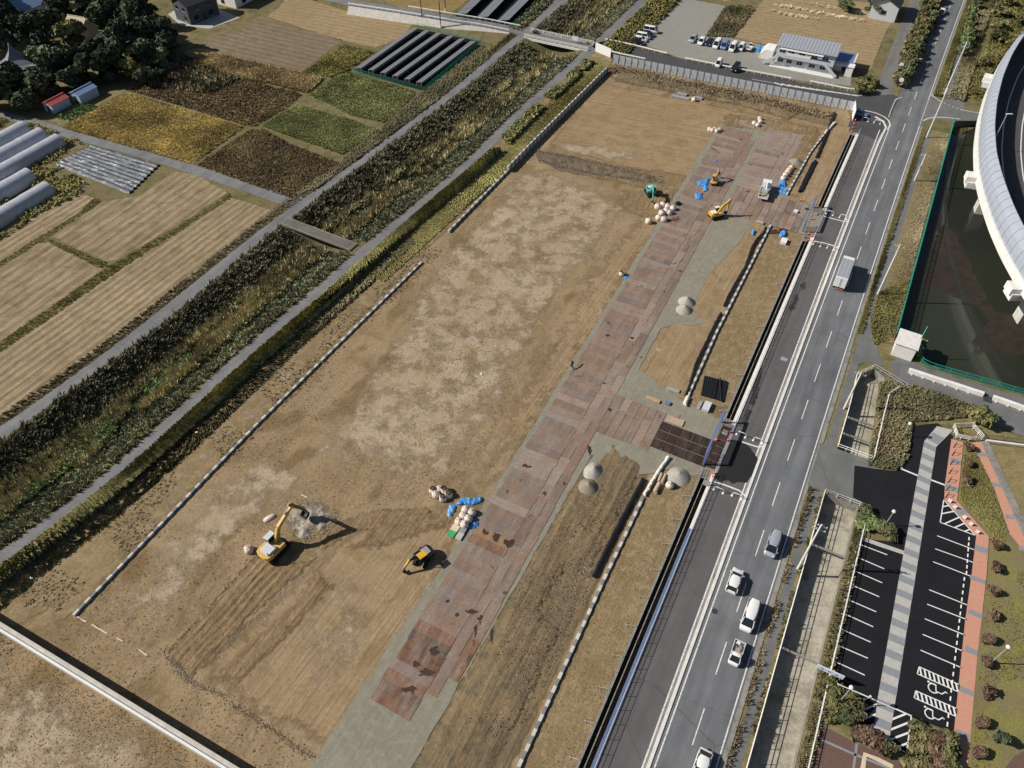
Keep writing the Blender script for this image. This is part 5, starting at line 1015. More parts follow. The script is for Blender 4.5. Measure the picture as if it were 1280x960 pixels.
# pond hut
A = P(1114, 443); t = thing('pump_hut', 'white pump hut with a flat pale roof at the corner of the pond', 'hut', A, RAD(-30)); m = MB(); m.box((1.7, 1.9, 1.5), (3.6, 4.2, 3.0)); m.build('wall', M['wallwhite'], t, .04); MB().box((1.7, 1.9, 3.06), (4.0, 4.6, .16)).build('roof', M['concrete_lt'], t); MB().box((3.53, 1.5, 1.0), (.08, .9, 2.0)).build('door', M['grey'], t)
c = P(1143, 440); t = thing('sluice_gate', 'pale green sluice gate platform with a tall mast at the pond corner', 'sluice', c, RAD(25)); MB().box((0, 0, 1.2), (2.4, 1.6, .15)).build('platform', M['teal'], t)
for x in (-1, 1):
    for y in (-.65, .65): MB().box((x, y, .0), (.12, .12, 2.4)).build('leg', M['teal'], t)
for x in (-.6, 0, .6): MB().box((x, 0, 1.5), (.25, 1.3, .5)).build('hoist', M['teal'], t)
MB().tube([(.2, .2, 1.2), (.2, .2, 6.2)], .09, 8).build('mast', M['teal'], t)
# pale covered bank panels along the walkway
for i, (a, b, lb) in enumerate((((1135, 466), (1228, 496), 'long pale canvas covered slab beside the walkway'), ((1240, 500), (1345, 536), 'second pale canvas covered slab at the right edge of the walkway'))):
    A, B = P(*a), P(*b); hd = math.atan2(B.y - A.y, B.x - A.x); L = (B - A).length; t = thing('covered_slab', lb, 'cover', A, hd, 'pale slabs by the walkway')
    m = MB(); m.loft([[(x, -.1, .02), (x, -.02, .75), (x, .5 + .03 * math.sin(x), .85), (x, 1.1, .3)] for x in [L * k / 20 for k in range(21)]], smooth=False); m.build('cover', M['concrete_lt'], t)
    pm = MB().box((0, -.3, .12), (.35, .3, .24)).mesh('weight', M['sack'])
    for k in range(int(L / 1.9)): o = link('weight', pm, t); o.location = (.6 + k * 1.9, 0, 0)
m = MB(); A, B = P(1229, 497.5), P(1239, 500.5); m.bar(Vector((A.x, A.y, .06)), Vector((B.x, B.y, .06)), 1.6, .1); tag(m.build('pit_cover', M['dark']), 'dark open pit between the two pale covered slabs', 'pit')

# ------------------------------------------------------------------ viaduct with curved noise wall
VZ = 7.0
vpx = [(1330, 15), (1300, 30), (1280, 45), (1260, 66), (1245, 90), (1233, 118), (1225, 148), (1221, 180), (1222, 214), (1229, 246), (1241, 282), (1256, 316), (1275, 350), (1300, 390), (1330, 432)]
vp = rough(PX(vpx, VZ), 0.0, 1.25, False)
def offs(pts, d, z):
    out = []
    for i, p in enumerate(pts):
        e = pts[min(i + 3, len(pts) - 1)] - pts[max(i - 3, 0)]; e.z = 0; e.normalize(); n = Vector((-e.y, e.x, 0)); out.append(Vector((p.x + n.x * d, p.y + n.y * d, z)))
    return out
for _ in range(6): vp = [vp[0]] + [(vp[i - 1] + vp[i] * 2 + vp[i + 1]) / 4 for i in range(1, len(vp) - 1)] + [vp[-1]]
t = thing('viaduct', 'curved elevated road with a tall ribbed grey noise wall over the pond', 'viaduct', (vp[0].x, vp[0].y, 0))
def band(name, prof, mat, par=t, smooth=False, sub=vp):
    rings = list(zip(*[offs(sub, d, z) for d, z in prof])); m = MB(); m.loft(rings, smooth=smooth); return m.build(name, mat, par, world=True) if par is t else m.build(name, mat, par, world=False)
band('deck', [(0, VZ - 1.6), (0, VZ), (22, VZ), (22, VZ - 1.6)], M['darkasphalt'])
band('edge_beam', [(-.3, VZ - 1.3), (-.3, VZ + .7), (.3, VZ + .7), (.3, VZ - 1.3)], M['concrete_lt'])
wallp = [(.0, VZ + .7), (.05, VZ + 2.2), (.3, VZ + 3.6), (.8, VZ + 4.6), (1.6, VZ + 5.2)]
NPAN = len(vp) // 2
oo = [offs(vp, d, z) for d, z in wallp]; oi = [offs(vp, d + .12, z - .05) for d, z in wallp]
for i in range(0, len(vp) - 2, 2):
    m = MB(); rings = []
    for j in (i, i + 1, i + 2):
        k = .02 if j == i else (-.02 if j == i + 2 else 0); q = lambda g, a: g[a][j].lerp(g[a][min(j + 1, len(vp) - 1)], k) if k > 0 else (g[a][j].lerp(g[a][j - 1], -k) if k < 0 else g[a][j])
        rings.append([q(oo, a) for a in range(5)] + [q(oi, a) for a in range(4, -1, -1)])
    m.loft(rings, smooth=False); m.build('noise_panel', M['clear'] if vp[i].y > P(1262, 62, VZ).y else M['fanpanel'], t, world=True)
for j in range(0, len(vp), 2):
    m = MB()
    for a in range(4): m.bar(oo[a][j] , oo[a + 1][j], .12, .16)
    m.build('wall_post', M['grey'], t, world=True)
band('lane_line', [(5.2, VZ + .02), (5.2, VZ + .03), (5.45, VZ + .03), (5.45, VZ + .02)], M['marking']); band('lane_line', [(9.2, VZ + .02), (9.2, VZ + .03), (9.45, VZ + .03), (9.45, VZ + .02)], M['marking'])
mb0 = offs(vp, 10.6, VZ); mb1 = offs(vp, 12.0, VZ)
for g in (mb0, mb1):
    m = MB(); m.loft([[p + Vector((-.2, 0, 0)), p + Vector((-.15, 0, 1.0)), p + Vector((.15, 0, 1.0)), p + Vector((.2, 0, 0))] for p in g], smooth=False); m.build('median_barrier', M['concrete_lt'], t, world=True)
for j in range(len(vp)):
    if j % 1 == 0: m = MB(); m.bar(mb0[j] + Vector((0, 0, .9)), mb1[j] + Vector((0, 0, .9)), .7, .12); m.build('median_slab', M['concrete_lt'], t, world=True)
for kx, ky in ((1243, 95), (1222, 218), (1277, 358)):
    j = min(range(len(vp)), key=lambda i: (vp[i] - P(kx, ky, VZ)).length); p = offs(vp, 4, 0)[j]; q = offs(vp, 14, 0)[j]; e0 = offs(vp, -1.3, 0)[j]; hd = math.atan2(q.y - p.y, q.x - p.x); pr = thing('pier', '', '', (0, 0, 0)) if False else None
    MB().box((p.x, p.y, (VZ - 2.6) / 2 - 1.5), (2.6, 2.6, VZ - 2.6 + 3), hd).build('pier', M['concrete'], t, world=True); MB().box((q.x, q.y, (VZ - 2.6) / 2 - 1.5), (2.6, 2.6, VZ - 2.6 + 3), hd).build('pier', M['concrete'], t, world=True)
    c = (e0 + q) / 2; m = MB(); m.box((c.x, c.y, VZ - 2.2), ((q - e0).length + 1, 3.0, 1.6), hd); m.box((e0.x, e0.y, VZ - 1.0), (2.0, 2.6, 1.6), hd); m.build('pier_cap', M['concrete_lt'], t, .12, world=True)
p0 = P(1237, 186, VZ + .5); t = thing('viaduct_lamp', 'slim pale street lamp standing on the dark deck of the viaduct', 'lamp', (p0.x, p0.y, VZ), 0); MB().tube([(0, 0, 0), (0, 0, 9.0)], .09, 6).build('pole', M['galv'], t); MB().box((.5, 0, 9.05), (1.4, .3, .15)).build('lamp_head', M['white'], t)
# ------------------------------------------------------------------ vehicles (local +x is forward)
def wheel_mesh(r, w_):
    m = MB(); m.tube([(0, -w_ / 2, 0), (0, w_ / 2, 0)], r, 14); ty = m.mesh('tyre', M['rubber']); m = MB(); m.tube([(0, -w_ / 2 - .01, 0), (0, w_ / 2 + .01, 0)], r * .6, 10); return ty, m.mesh('rim', M['galv'])
WH = {r: wheel_mesh(r, .2) for r in (.28, .32, .45)}
def wheels(root, xs, y, r):
    for x in xs:
        for sy in (-1, 1):
            o = link('wheel', WH[r][0], root); o.location = (x, sy * y, r); q = link('rim', WH[r][1], o)
def car_body(root, st, w_, zb, mat):             # body lofted through stations (x, half-width factor, top)
    m = MB(); rings = []
    for x, k, zt in st:
        hw = w_ / 2 * k; rings.append([(x, -hw * .94, zb), (x, -hw, zb + .2), (x, -hw, zt - .16), (x, -hw * .93, zt - .03), (x, -hw * .75, zt), (x, hw * .75, zt), (x, hw * .93, zt - .03), (x, hw, zt - .16), (x, hw, zb + .2), (x, hw * .94, zb)])
    m.loft(rings); return m.build('body', mat, root)
def cabin(root, x0, x1, r0, r1, zb, zr, w_, mat, pill=True):
    hb, hr = w_ / 2 * .95, w_ / 2 * .80; b = [(x0, -hb, zb), (x1, -hb, zb), (x1, hb, zb), (x0, hb, zb)]; r = [(r0, -hr, zr), (r1, -hr, zr), (r1, hr, zr), (r0, hr, zr)]
    m = MB(); m.add(b + r, [(4, 5, 6, 7), (0, 1, 5, 4), (1, 2, 6, 5), (2, 3, 7, 6), (3, 0, 4, 7)]); m.build('windows', M['glass'], root)
    m = MB(); n = 8; rings = []
    for i in range(n + 1):
        x = r1 + (r0 - r1) * i / n; e = .04 * (abs(2 * i / n - 1)) ** 3; hw = hr * (1.0 - .08 * abs(2 * i / n - 1) ** 4); rings.append([(x, -hw - .03, zr - .02 - e), (x, -hw * .8, zr + .05 - e), (x, 0, zr + .07 - e), (x, hw * .8, zr + .05 - e), (x, hw + .03, zr - .02 - e)])
    m.loft(rings, close=False); m.build('roof', mat, root)
    if pill:
        for sy in (-1, 1):
            for xb, xr in ((x0, r0), (x1, r1), ((x0 + x1) / 2, (r0 + r1) / 2)):
                m = MB(); m.bar((xb, sy * (hb + .005), zb - .02), (xr, sy * (hr + .01), zr), .09, .07); m.build('pillar', mat, root)
def lights(root, xf, xr, y, z):
    for sy in (-1, 1):
        MB().box((xf, sy * y, z), (.12, .34, .16)).build('headlight', M['lamp'], root, .03, 1); MB().box((xr, sy * (y + .03), z + .12), (.08, .2, .3)).build('tail_light', M['tail'], root)
        
def mirrors(root, x, y, z, mat):
    for sy in (-1, 1): MB().box((x, sy * y, z), (.14, .2, .14)).build('mirror', mat, root, .03, 1)
protos = {}
def make_vehicle(kind, mk):
    mat = M[mk]; t = bpy.data.objects.new('car', None); COL.objects.link(t)
    if kind == 'hatch':
        car_body(t, [(-2.02, .80, .75), (-1.95, .92, .90), (-1.5, 1, .95), (.9, 1, .93), (1.1, .99, .90), (1.75, .93, .80), (1.98, .80, .68), (2.05, .70, .55)], 1.72, .22, mat); cabin(t, 1.2, -1.96, .35, -1.62, .90, 1.46, 1.70, mat); lights(t, 1.93, -2.0, .62, .66); wheels(t, (1.28, -1.25), .76, .32); mirrors(t, .95, .95, .98, mat); t.name = 'car'
    elif kind == 'sedan':
        car_body(t, [(-2.22, .80, .80), (-2.1, .94, .95), (-1.4, 1, .97), (.9, 1, .93), (1.2, .99, .90), (2.0, .93, .80), (2.24, .80, .68), (2.3, .70, .55)], 1.76, .22, mat); cabin(t, 1.25, -1.95, .45, -1.15, .92, 1.45, 1.72, mat); lights(t, 2.18, -2.2, .64, .68); wheels(t, (1.4, -1.35), .78, .32); mirrors(t, 1.0, .97, 1.0, mat)
    elif kind in ('van', 'minivan'):
        L, h = (4.6, 1.95) if kind == 'van' else (4.3, 1.75)
        car_body(t, [(-L / 2, .88, .95), (-L / 2 + .08, .96, 1.08), (-1.2, 1, 1.1), (1.3, 1, 1.08), (1.75, .98, 1.0), (L / 2 - .1, .9, .88), (L / 2, .78, .6)], 1.72, .25, mat); cabin(t, L / 2 - .42, -L / 2 + .06, L / 2 - 1.15, -L / 2 + .2, 1.03, h, 1.70, mat); lights(t, L / 2 - .08, -L / 2 - .01, .63, .75); wheels(t, (1.35, -1.35), .76, .32); mirrors(t, 1.45, .96, 1.15, mat)
    elif kind == 'keivan':
        car_body(t, [(-1.68, .9, .9), (-1.62, .97, 1.0), (-.8, 1, 1.0), (1.0, 1, .98), (1.35, .97, .92), (1.62, .9, .8), (1.7, .8, .55)], 1.48, .22, mat); cabin(t, 1.38, -1.64, .9, -1.55, .95, 1.8, 1.47, mat); lights(t, 1.62, -1.68, .52, .66); wheels(t, (1.15, -1.1), .64, .28); mirrors(t, 1.0, .84, 1.05, mat)
    elif kind == 'keitruck':
        t.name = 'pickup'; car_body(t, [(.35, .98, 1.0), (.8, 1, 1.0), (1.3, .98, .98), (1.62, .92, .85), (1.7, .8, .5)], 1.48, .25, mat); cabin(t, 1.5, .38, 1.0, .45, .96, 1.75, 1.47, mat); MB().box((-.75, 0, .52), (2.1, 1.0, .16)).build('chassis', M['dark'], t)
        b = MB().box((-.72, 0, .68), (1.95, 1.4, .08)).build('bed', M['grey'], t)
        for c, d in (((-.72, .72, .86), (1.98, .05, .34)), ((-.72, -.72, .86), (1.98, .05, .34)), ((-1.72, 0, .86), (.05, 1.46, .34)), ((.28, 0, .95), (.05, 1.46, .5))): MB().box(c, d).build('side_board', mat, t)
        lights(t, 1.62, -1.73, .52, .62); wheels(t, (1.1, -.95), .62, .28); mirrors(t, 1.25, .86, 1.1, M['dark'])
    return t
def vehicle(kind, mk, loc, rz, label, name=None, group=None, cat='car'):
    if (kind, mk) not in protos: t = make_vehicle(kind, mk); protos[(kind, mk)] = t
    else: t = copy_tree(protos[(kind, mk)])
    if name: t.name = name
    t.location = loc; t.rotation_euler = (0, 0, rz); t['label'] = label; t['category'] = cat
    if group: t['group'] = group
    elif 'group' in t: del t['group']
    return t
UP, DN = AX, AX + math.pi
G_ROAD, G_LOT = 'vehicles driving on the highway', 'vehicles parked in the gravel lot'
def onroad(px, py, off, z=.035): s = ST(P(px, py))[0]; return R(s, off, z)
vehicle('minivan', 'carsilver', onroad(966, 684, 1.75), DN, 'silver minivan driving downhill in the right lane by the canal pole', 'minivan', G_ROAD, 'van')
vehicle('hatch', 'carwhite', onroad(919, 729, -1.6), UP, 'white car in the left lane beside the silver minivan', 'car', G_ROAD)
vehicle('van', 'carwhite', onroad(940, 775, 1.75), DN, 'white van in the right lane just behind the pickup', 'van', G_ROAD, 'van')
pk_ = vehicle('keitruck', 'carwhite', onroad(921, 820, 1.6), DN, 'small white pickup carrying scrap in its open bed', 'pickup', G_ROAD, 'pickup')
vehicle('sedan', 'carwhite', onroad(877, 962, 1.7), DN, 'white car cut off by the bottom edge of the picture', 'car', G_ROAD)
vehicle('hatch', 'carwhite', onroad(1180.5, 17, -1.6), UP, 'white car far up the shaded highway at the top', 'car', G_ROAD)
q = onroad(921, 820, 1.6); 
for i in range(4):
    c = q + Vector((math.cos(UP) * (.4 + .33 * i) + rng.uniform(-.3, .3), math.sin(UP) * (.4 + .33 * i), .78 + .12 * (i % 2))); m = MB(); m.box((0, 0, .12), (.5, .35, .28), rng.random() * 3); o = m.build('scrap_piece', M[('timber', 'grey', 'dark', 'white')[i]]); o.location = c; tag(o, ['brown scrap board in the pickup bed', 'grey scrap box in the pickup bed', 'dark scrap box at the pickup tail', 'white scrap piece in the pickup bed'][i], 'scrap', 'scrap in the pickup')
# box truck
c = onroad(1053, 347, -1.55); t = thing('box_truck', 'large box truck with a ribbed grey roof in the left lane', 'truck', c, UP, G_ROAD)
MB().box((-1.4, 0, 2.1), (6.6, 2.3, 2.5)).build('cargo_box', M['carwhite'], t, .05); 
for y in (-.78, 0, .78): MB().box((-1.4, y, 3.37), (6.5, .70, .06)).build('roof_panel', M['boxroof'], t, .02, 1)
for sy in (-1, 1): d = MB().box((-4.72, sy * .57, 2.1), (.06, 1.1, 2.35)).build('rear_door', M['carwhite'], t, .02, 1); MB().box((-4.77, sy * .12, 2.0), (.05, .05, 2.0)).build('door_bar', M['galv'], d)
MB().side([(2.05, .7), (4.0, .7), (4.05, 1.5), (3.75, 2.7), (2.05, 2.75)], -1.1, 1.1).build('cab', M['carwhite'], t, .08); MB().side([(3.90, 1.75), (4.0, 1.75), (3.82, 2.5), (3.72, 2.5)], -.95, .95).build('windscreen', M['glass'], t); MB().box((-.3, 0, .7), (8.4, .9, .25)).build('chassis', M['dark'], t); wheels(t, (3.0, -2.6, -3.7), 1.0, .45); MB().box((-4.75, 0, .55), (.1, 2.0, .08)).build('bumper', M['orange'], t)
for sy in (-1, 1): MB().box((-4.82, sy * .9, .62), (.05, .3, .16)).build('tail_light', M['tail'], t)
# cars in the lot and by the fence
LOT = [('hatch', 'carsilver', (866, 51), DN, 'silver car at the left end of the long parked row', 'car', 'car'), ('hatch', 'carwhite', (876.5, 54), DN, 'white car second from the left in the long parked row', 'car', 'car'), ('sedan', 'carnavy', (887, 55), DN, 'dark navy car in the long parked row', 'car', 'car'), ('van', 'carwhite', (896, 58), DN, 'white van right of the dark navy car', 'van', 'van'), ('minivan', 'carblue', (905.5, 59.5), DN, 'blue van between two white vans in the parked row', 'van', 'van'), ('van', 'carwhite', (916, 62), DN, 'white van right of the blue van', 'van', 'van'), ('keivan', 'carwhite', (926.5, 62), DN, 'tiny white van between the white van and the white pickup', 'van', 'van'), ('keitruck', 'carwhite', (937, 62.5), UP, 'white pickup parked at the right end of the row near the office', 'pickup', 'pickup'), ('keivan', 'carwhite', (898, 82), DN, 'small white van parked alone by the guardrail', 'van', 'van'), ('minivan', 'carblack', (919, 87.5), DN, 'black van parked alone by the guardrail', 'van', 'van'), ('van', 'carwhite', (813.5, 40.5), AX - RAD(85), 'white van at the back of the group by the grassy bank', 'van', 'van'), ('sedan', 'carnavy', (808.5, 44.5), AX - RAD(85), 'dark car behind the white van by the grassy bank', 'car', 'car'), ('minivan', 'carwhite', (804, 48), AX - RAD(85), 'white minivan in the middle of the group by the grassy bank', 'van', 'van'), ('hatch', 'carwhite', (800.5, 51.5), AX - RAD(85), 'white car second from the guardrail by the grassy bank', 'car', 'car'), ('sedan', 'carblack', (796, 55), AX - RAD(85), 'black car nearest the guardrail by the grassy bank', 'car', 'car')]
for k, mk, px, rz, lb, nm, ct in LOT: vehicle(k, mk, P(*px, .04), rz + RAD(rng.uniform(-3, 3)), lb, nm, G_LOT, ct)
vehicle('hatch', 'carblue', P(1074, 144, .03), RAD(-35), 'blue car parked in the shade behind the white hoarding', 'car', None)
c = P(949, 64); m = MB(); m.box((0, 0, .7), (1.6, 1.4, 1.4), .5); o = m.build('covered_load', M['blue'], None, .25); o.location = c; tag(o, 'blue tarpaulin covered load between the pickup and the white container', 'load')
# flatbed crane truck in the yard
c = P(955, 243); t = thing('flatbed_truck', 'white flatbed truck loaded with gear in the upper yard', 'truck', c, DN + RAD(6)); MB().side([(-3.1, .6), (-1.5, .6), (-1.5, 2.3), (-2.9, 2.3), (-3.15, 1.4)], -1.0, 1.0).build('cab', M['carwhite'], t, .06); MB().box((-3.05, 0, 1.85), (.12, 1.7, .6)).build('windscreen', M['glass'], t); MB().box((1.1, 0, .95), (4.8, 2.1, .14)).build('bed', M['grey'], t)
for c_, d in (((1.1, 1.05, 1.2), (4.8, .06, .4)), ((1.1, -1.05, 1.2), (4.8, .06, .4)), ((3.5, 0, 1.2), (.06, 2.1, .4))): MB().box(c_, d).build('side_board', M['carwhite'], t)
MB().box((0, 0, .62), (6.2, .8, .2)).build('chassis', M['dark'], t); wheels(t, (-2.3, 2.0), .9, .45); MB().box((-1.1, 0, 1.8), (.5, .5, 1.6)).bar((-1.1, 0, 2.5), (1.9, .2, 2.2), .22, .25).build('crane', M['white'], t)
o = MB().box((0, 0, .25), (2.0, 1.5, .5)).build('gear_box', M['galv'], None, .05); o.location = P(955, 243) + Vector((-.2, -.6, 1.06)); o.rotation_euler = (0, 0, AX); tag(o, 'grey gear box on the flatbed truck', 'box')
for i in range(2): o = MB().box((0, 0, .18), (.6, .5, .36)).build('crate', M['timber'], None, .03); o.location = P(952, 247.5) + Vector((-.9 + .95 * i, -.5 - .1 * i, 1.05)); tag(o, ['left brown crate at the tail of the flatbed truck', 'right brown crate at the tail of the flatbed truck'][i], 'crate', 'crates on the flatbed')

# ------------------------------------------------------------------ excavators
def taper(m, a, b, h0, h1, w_, y=0.0):
    a, b = Vector((a[0], 0, a[1])), Vector((b[0], 0, b[1])); d = (b - a).normalized(); n = Vector((-d.z, 0, d.x)); vs = []
    for p, h in ((a, h0), (b, h1)):
        for sn in (-1, 1):
            for sy in (-1, 1): q = p + n * (sn * h / 2); vs.append((q.x, y + sy * w_ / 2, q.z))
    return m.add(vs, [(0, 1, 3, 2), (4, 6, 7, 5), (0, 4, 5, 1), (2, 3, 7, 6), (0, 2, 6, 4), (1, 5, 7, 3)])
def excavator(label, loc, rz, k, paint, boom, cabm=None, stickm=None, track_rz=0.0, bucket=1.0, canopy=None, roofm=None):
    t = thing('excavator', label, 'excavator', loc, rz, 'excavators on the site'); cs, sn = math.cos(track_rz), math.sin(track_rz); A = lambda x: x * k
    for sy in (-1, 1):
        m = MB(); pr = [(A(2.0 * math.cos(a) if False else x), A(z)) for x, z, a in ((-1.75, .05, 0), (1.75, .05, 0), (2.1, .35, 0), (2.0, .78, 0), (1.7, .92, 0), (-1.7, .92, 0), (-2.0, .78, 0), (-2.1, .35, 0))]
        m.side(pr, A(-.28), A(.28)); tr = m.build('track', M['rubber'], t); tr.location = (-sn * sy * A(1.1), cs * sy * A(1.1), 0); tr.rotation_euler = (0, 0, track_rz)
        sm = MB().box((0, 0, 0), (A(.12), A(.6), A(.07))).mesh('shoe', M['dark'])
        for i in range(11): o = link('shoe', sm, tr); o.location = (A(-1.7 + .34 * i), 0, A(.94))
    MB().box((0, 0, A(.65)), (A(1.8), A(1.9), A(.4)), track_rz).tube([(0, 0, A(.8)), (0, 0, A(1.1))], A(.7), 14).build('undercarriage', M['dark'], t)
    body = MB(); body.prism([(A(x), A(y)) for x, y in ((1.35, -1.3), (1.35, 1.3), (-1.5, 1.35), (-2.0, 1.2), (-2.25, .7), (-2.35, 0), (-2.25, -.7), (-2.0, -1.2), (-1.5, -1.35))], A(1.1), A(1.9)); b = body.build('house', paint, t, A(.1))
    MB().box((A(-.9), A(-.1), A(2.0)), (A(1.5), A(1.7), A(.28))).build('engine_cover', cabm or M['grey'], b, A(.05)); MB().box((A(-.5), A(-1.0), A(2.0)), (A(1.2), A(.5), A(.16))).build('walkway', M['dark'], b); MB().tube([(A(-1.6), A(-.9), A(1.9)), (A(-1.6), A(-.9), A(2.6))], A(.08), 8).build('exhaust', M['dark'], b)
    if canopy:
        for x, y in ((1.2, .35), (1.2, 1.25), (-.1, .35), (-.1, 1.25)): MB().bar((A(x), A(y), A(1.9)), (A(x), A(y), A(3.3)), A(.08), A(.08)).build('canopy_post', M['dark'], t)
        MB().box((A(.55), A(.8), A(3.35)), (A(1.8), A(1.4), A(.14))).build('canopy', canopy, t, A(.05)); MB().box((A(.3), A(.8), A(2.2)), (A(.6), A(.6), A(.6))).build('seat', M['black'], t, A(.06))
    else:
        c = MB().box((A(.6), A(.85), A(2.35)), (A(1.6), A(.95), A(1.35)), 0, (.86, .86), (-A(.1), 0)).build('cab', M['glass'], t)
        for sx, sy in ((-.78, -.46), (-.78, .46), (.78, -.46), (.78, .46)): MB().bar((A(.6 + sx), A(.85 + sy), A(1.7)), (A(.5 + sx * .86), A(.85 + sy * .86), A(3.0)), A(.1), A(.1)).build('cab_post', cabm or paint, c)
        MB().box((A(.48), A(.85), A(3.06)), (A(1.5), A(.95), A(.12))).build('cab_roof', roofm or cabm or M['white'], c, A(.05)); MB().box((A(.6), A(.85), A(1.85)), (A(1.64), A(1.0), A(.4))).build('cab_base', paint, c)
    bm = MB()
    for i, (p, q) in enumerate(zip(boom[:-2], boom[1:-1])): taper(bm, p, q, A(.55 if i == 0 else .75), A(.75 if i == 0 else .42), A(.42))
    bo = bm.build('boom', paint, t, A(.04)); tip, end = boom[-2], boom[-1]; e2 = (tip[0] + (tip[0] - end[0]) * .16, tip[1] + (tip[1] - end[1]) * .16)
    st_ = MB(); taper(st_, e2, end, A(.62), A(.3), A(.34)); st_.build('stick', stickm or paint, t, A(.03))
    mid = ((boom[0][0] * .4 + boom[1][0] * .6), (boom[0][1] * .4 + boom[1][1] * .6))
    for sy in (-1, 1): MB().tube([(A(1.1), sy * A(.33), A(1.5)), (mid[0] + A(.2), sy * A(.33), mid[1] - A(.1))], A(.09), 8).build('cylinder', M['galv'], t)
    q = boom[-3]; MB().tube([((q[0] + tip[0]) / 2, 0, (q[1] + tip[1]) / 2 + A(.42)), (e2[0], 0, e2[1] + A(.15))], A(.1), 8).build('cylinder', M['galv'], t); MB().tube([(tip[0] * .8 + end[0] * .2 + A(.25), 0, tip[1] * .8 + end[1] * .2), (end[0] + A(.25), 0, end[1] + A(.25))], A(.08), 8).build('cylinder', M['galv'], t)
    x, z = end; g = A(1.15) * bucket; sgn = -1 if True else 1
    m = MB(); m.side([(x, z + A(.1)), (x + A(.15), z - g * .3), (x - g * .1, z - g * .85), (x - g * .55, z - g), (x - g * .95, z - g * .75), (x - g * .8, z - g * .68), (x - g * .5, z - g * .82), (x - g * .15, z - g * .6), (x - A(.12), z)], A(-.55) * bucket, A(.55) * bucket); bk = m.build('bucket', M['dark'], t)
    for y in (-1, 1):
        m = MB(); m.side([(x, z), (x + A(.12), z - g * .3), (x - g * .1, z - g * .82), (x - g * .55, z - g * .97), (x - g * .92, z - g * .74), (x - g * .3, z - g * .2)], y * A(.55) * bucket - .02, y * A(.55) * bucket + .02); m.build('cheek_plate', M['dark'], bk)
    for i in range(5): MB().box((x - g * 1.0, A(-.44 + .22 * i) * bucket, z - g * .72), (A(.22), A(.08), A(.07))).build('tooth', M['galv'], bk)
    return t
c = P(344, 686, .8); c.z = .03
excavator('large faded yellow excavator with a raised boom digging at the pale clod heap', (-35.1, 58.7, .03), RAD(55.5), 1.0, M['yellow_old'], [(.6, 1.7), (1.9, 4.2), (5.1, 6.0), (7.0, 2.3)], M['wallgrey'], M['olive'], RAD(6))
c = P(894, 272); tp = Vector((48.37, 144.08, 0)); d = tp - Vector((c.x, c.y, 0))
excavator('bright yellow excavator with a white cab standing on the steel plates', (c.x, c.y, .14), math.atan2(d.y, d.x), .72, M['yellow'], [(.45, 1.3), (1.6, 3.0), (d.length - .3, 3.75), (d.length - .5, 1.15)], M['white'], None, RAD(10), .8)
c = P(813, 243); excavator('teal excavator lifting sacks beside the heap of white bags', (c.x, c.y, .05), RAD(-92), .78, M['teal'], [(.4, 1.4), (1.5, 3.0), (3.4, 2.7), (4.1, 1.0)], M['wallgrey'], M['teal'], RAD(15), .6, None, M['teal'])
c = P(893, 230); excavator('small yellow excavator by the blue tarpaulins on the plates', (c.x, c.y, .14), RAD(62), .58, M['yellow_old'], [(.3, 1.1), (.9, 2.3), (2.0, 2.7), (2.9, 1.2)], M['dark'], M['dark'], RAD(20), .8, M['yellow_old'])
c = P(529, 699); g = P(504, 717) - c
excavator('small black and yellow excavator with a yellow canopy near the striped bags', (c.x, c.y, .05), math.atan2(g.y, g.x), .74, M['black'], [(.5, 1.2), (1.2, 2.0), (2.3, 2.1), (g.length - .0, .75)], M['grey'], M['yellow'], RAD(30), .7, M['yellow'])

# ------------------------------------------------------------------ sacks, tarps, heaps and stacks
def sack_mesh(seed, opened=False):
    g = random.Random(seed); m = MB(); rings = []; n = 14
    for z, r in ((0, .44), (.06, .53), (.3, .58), (.6, .57), (.82, .50), (.95, .36 if not opened else .47), (1.02, .14 if not opened else .45)):
        rings.append([((r + .05 * g.uniform(-1, 1)) * math.copysign(abs(math.cos(a)) ** .8, math.cos(a)), (r + .05 * g.uniform(-1, 1)) * math.copysign(abs(math.sin(a)) ** .8, math.sin(a)), z + .04 * g.uniform(-1, 1)) for a in [6.283 * k / n for k in range(n)]])
    m.loft(rings, caps=not opened); return m.mesh('bag', M['sack'])
SK = [sack_mesh(i) for i in range(3)]; SKO = [sack_mesh(10 + i, True) for i in range(2)]
top_m = MB(); top_m.tube([(0, 0, .95), (.03, .02, 1.12), (.1, .0, 1.25)], .1, 6, rad=[.13, .07, .12]); top_m = top_m.mesh('tied_neck', M['sack']); soil_m = MB(); soil_m.tube([(0, 0, .7), (0, 0, .84), (0, 0, .92)], .4, 10, rad=[.4, .38, .1]); soil_m = soil_m.mesh('soil_fill', M['sack_in'])
lp_m = MB(); 
for a in range(4): lp_m.tube([(.38 * math.cos(a * 1.571 + .78), .38 * math.sin(a * 1.571 + .78), .9), (.3 * math.cos(a * 1.571 + .78), .3 * math.sin(a * 1.571 + .78), 1.12), (.2 * math.cos(a * 1.571 + 1.1), .2 * math.sin(a * 1.571 + 1.1), .98)], .03, 4)
lp_m = lp_m.mesh('lifting_strap', M['dark'])
def sack(loc, sc, label, group, opened=False, rz=None):
    t = thing('bulk_bag', label, 'bag', loc, rng.random() * 6.28 if rz is None else rz, group); o = link('bag', (SKO if opened else SK)[rng.randrange(2)], t); o.scale = (sc, sc, sc * rng.uniform(.85, 1.05))
    for me_ in ([soil_m, lp_m] if opened else [top_m, lp_m]): q = link(me_.name, me_, t); q.scale = (sc, sc, sc * .95)
c8 = lambda x, y, ox, oy: (ox + x / 8, oy + y / 8)
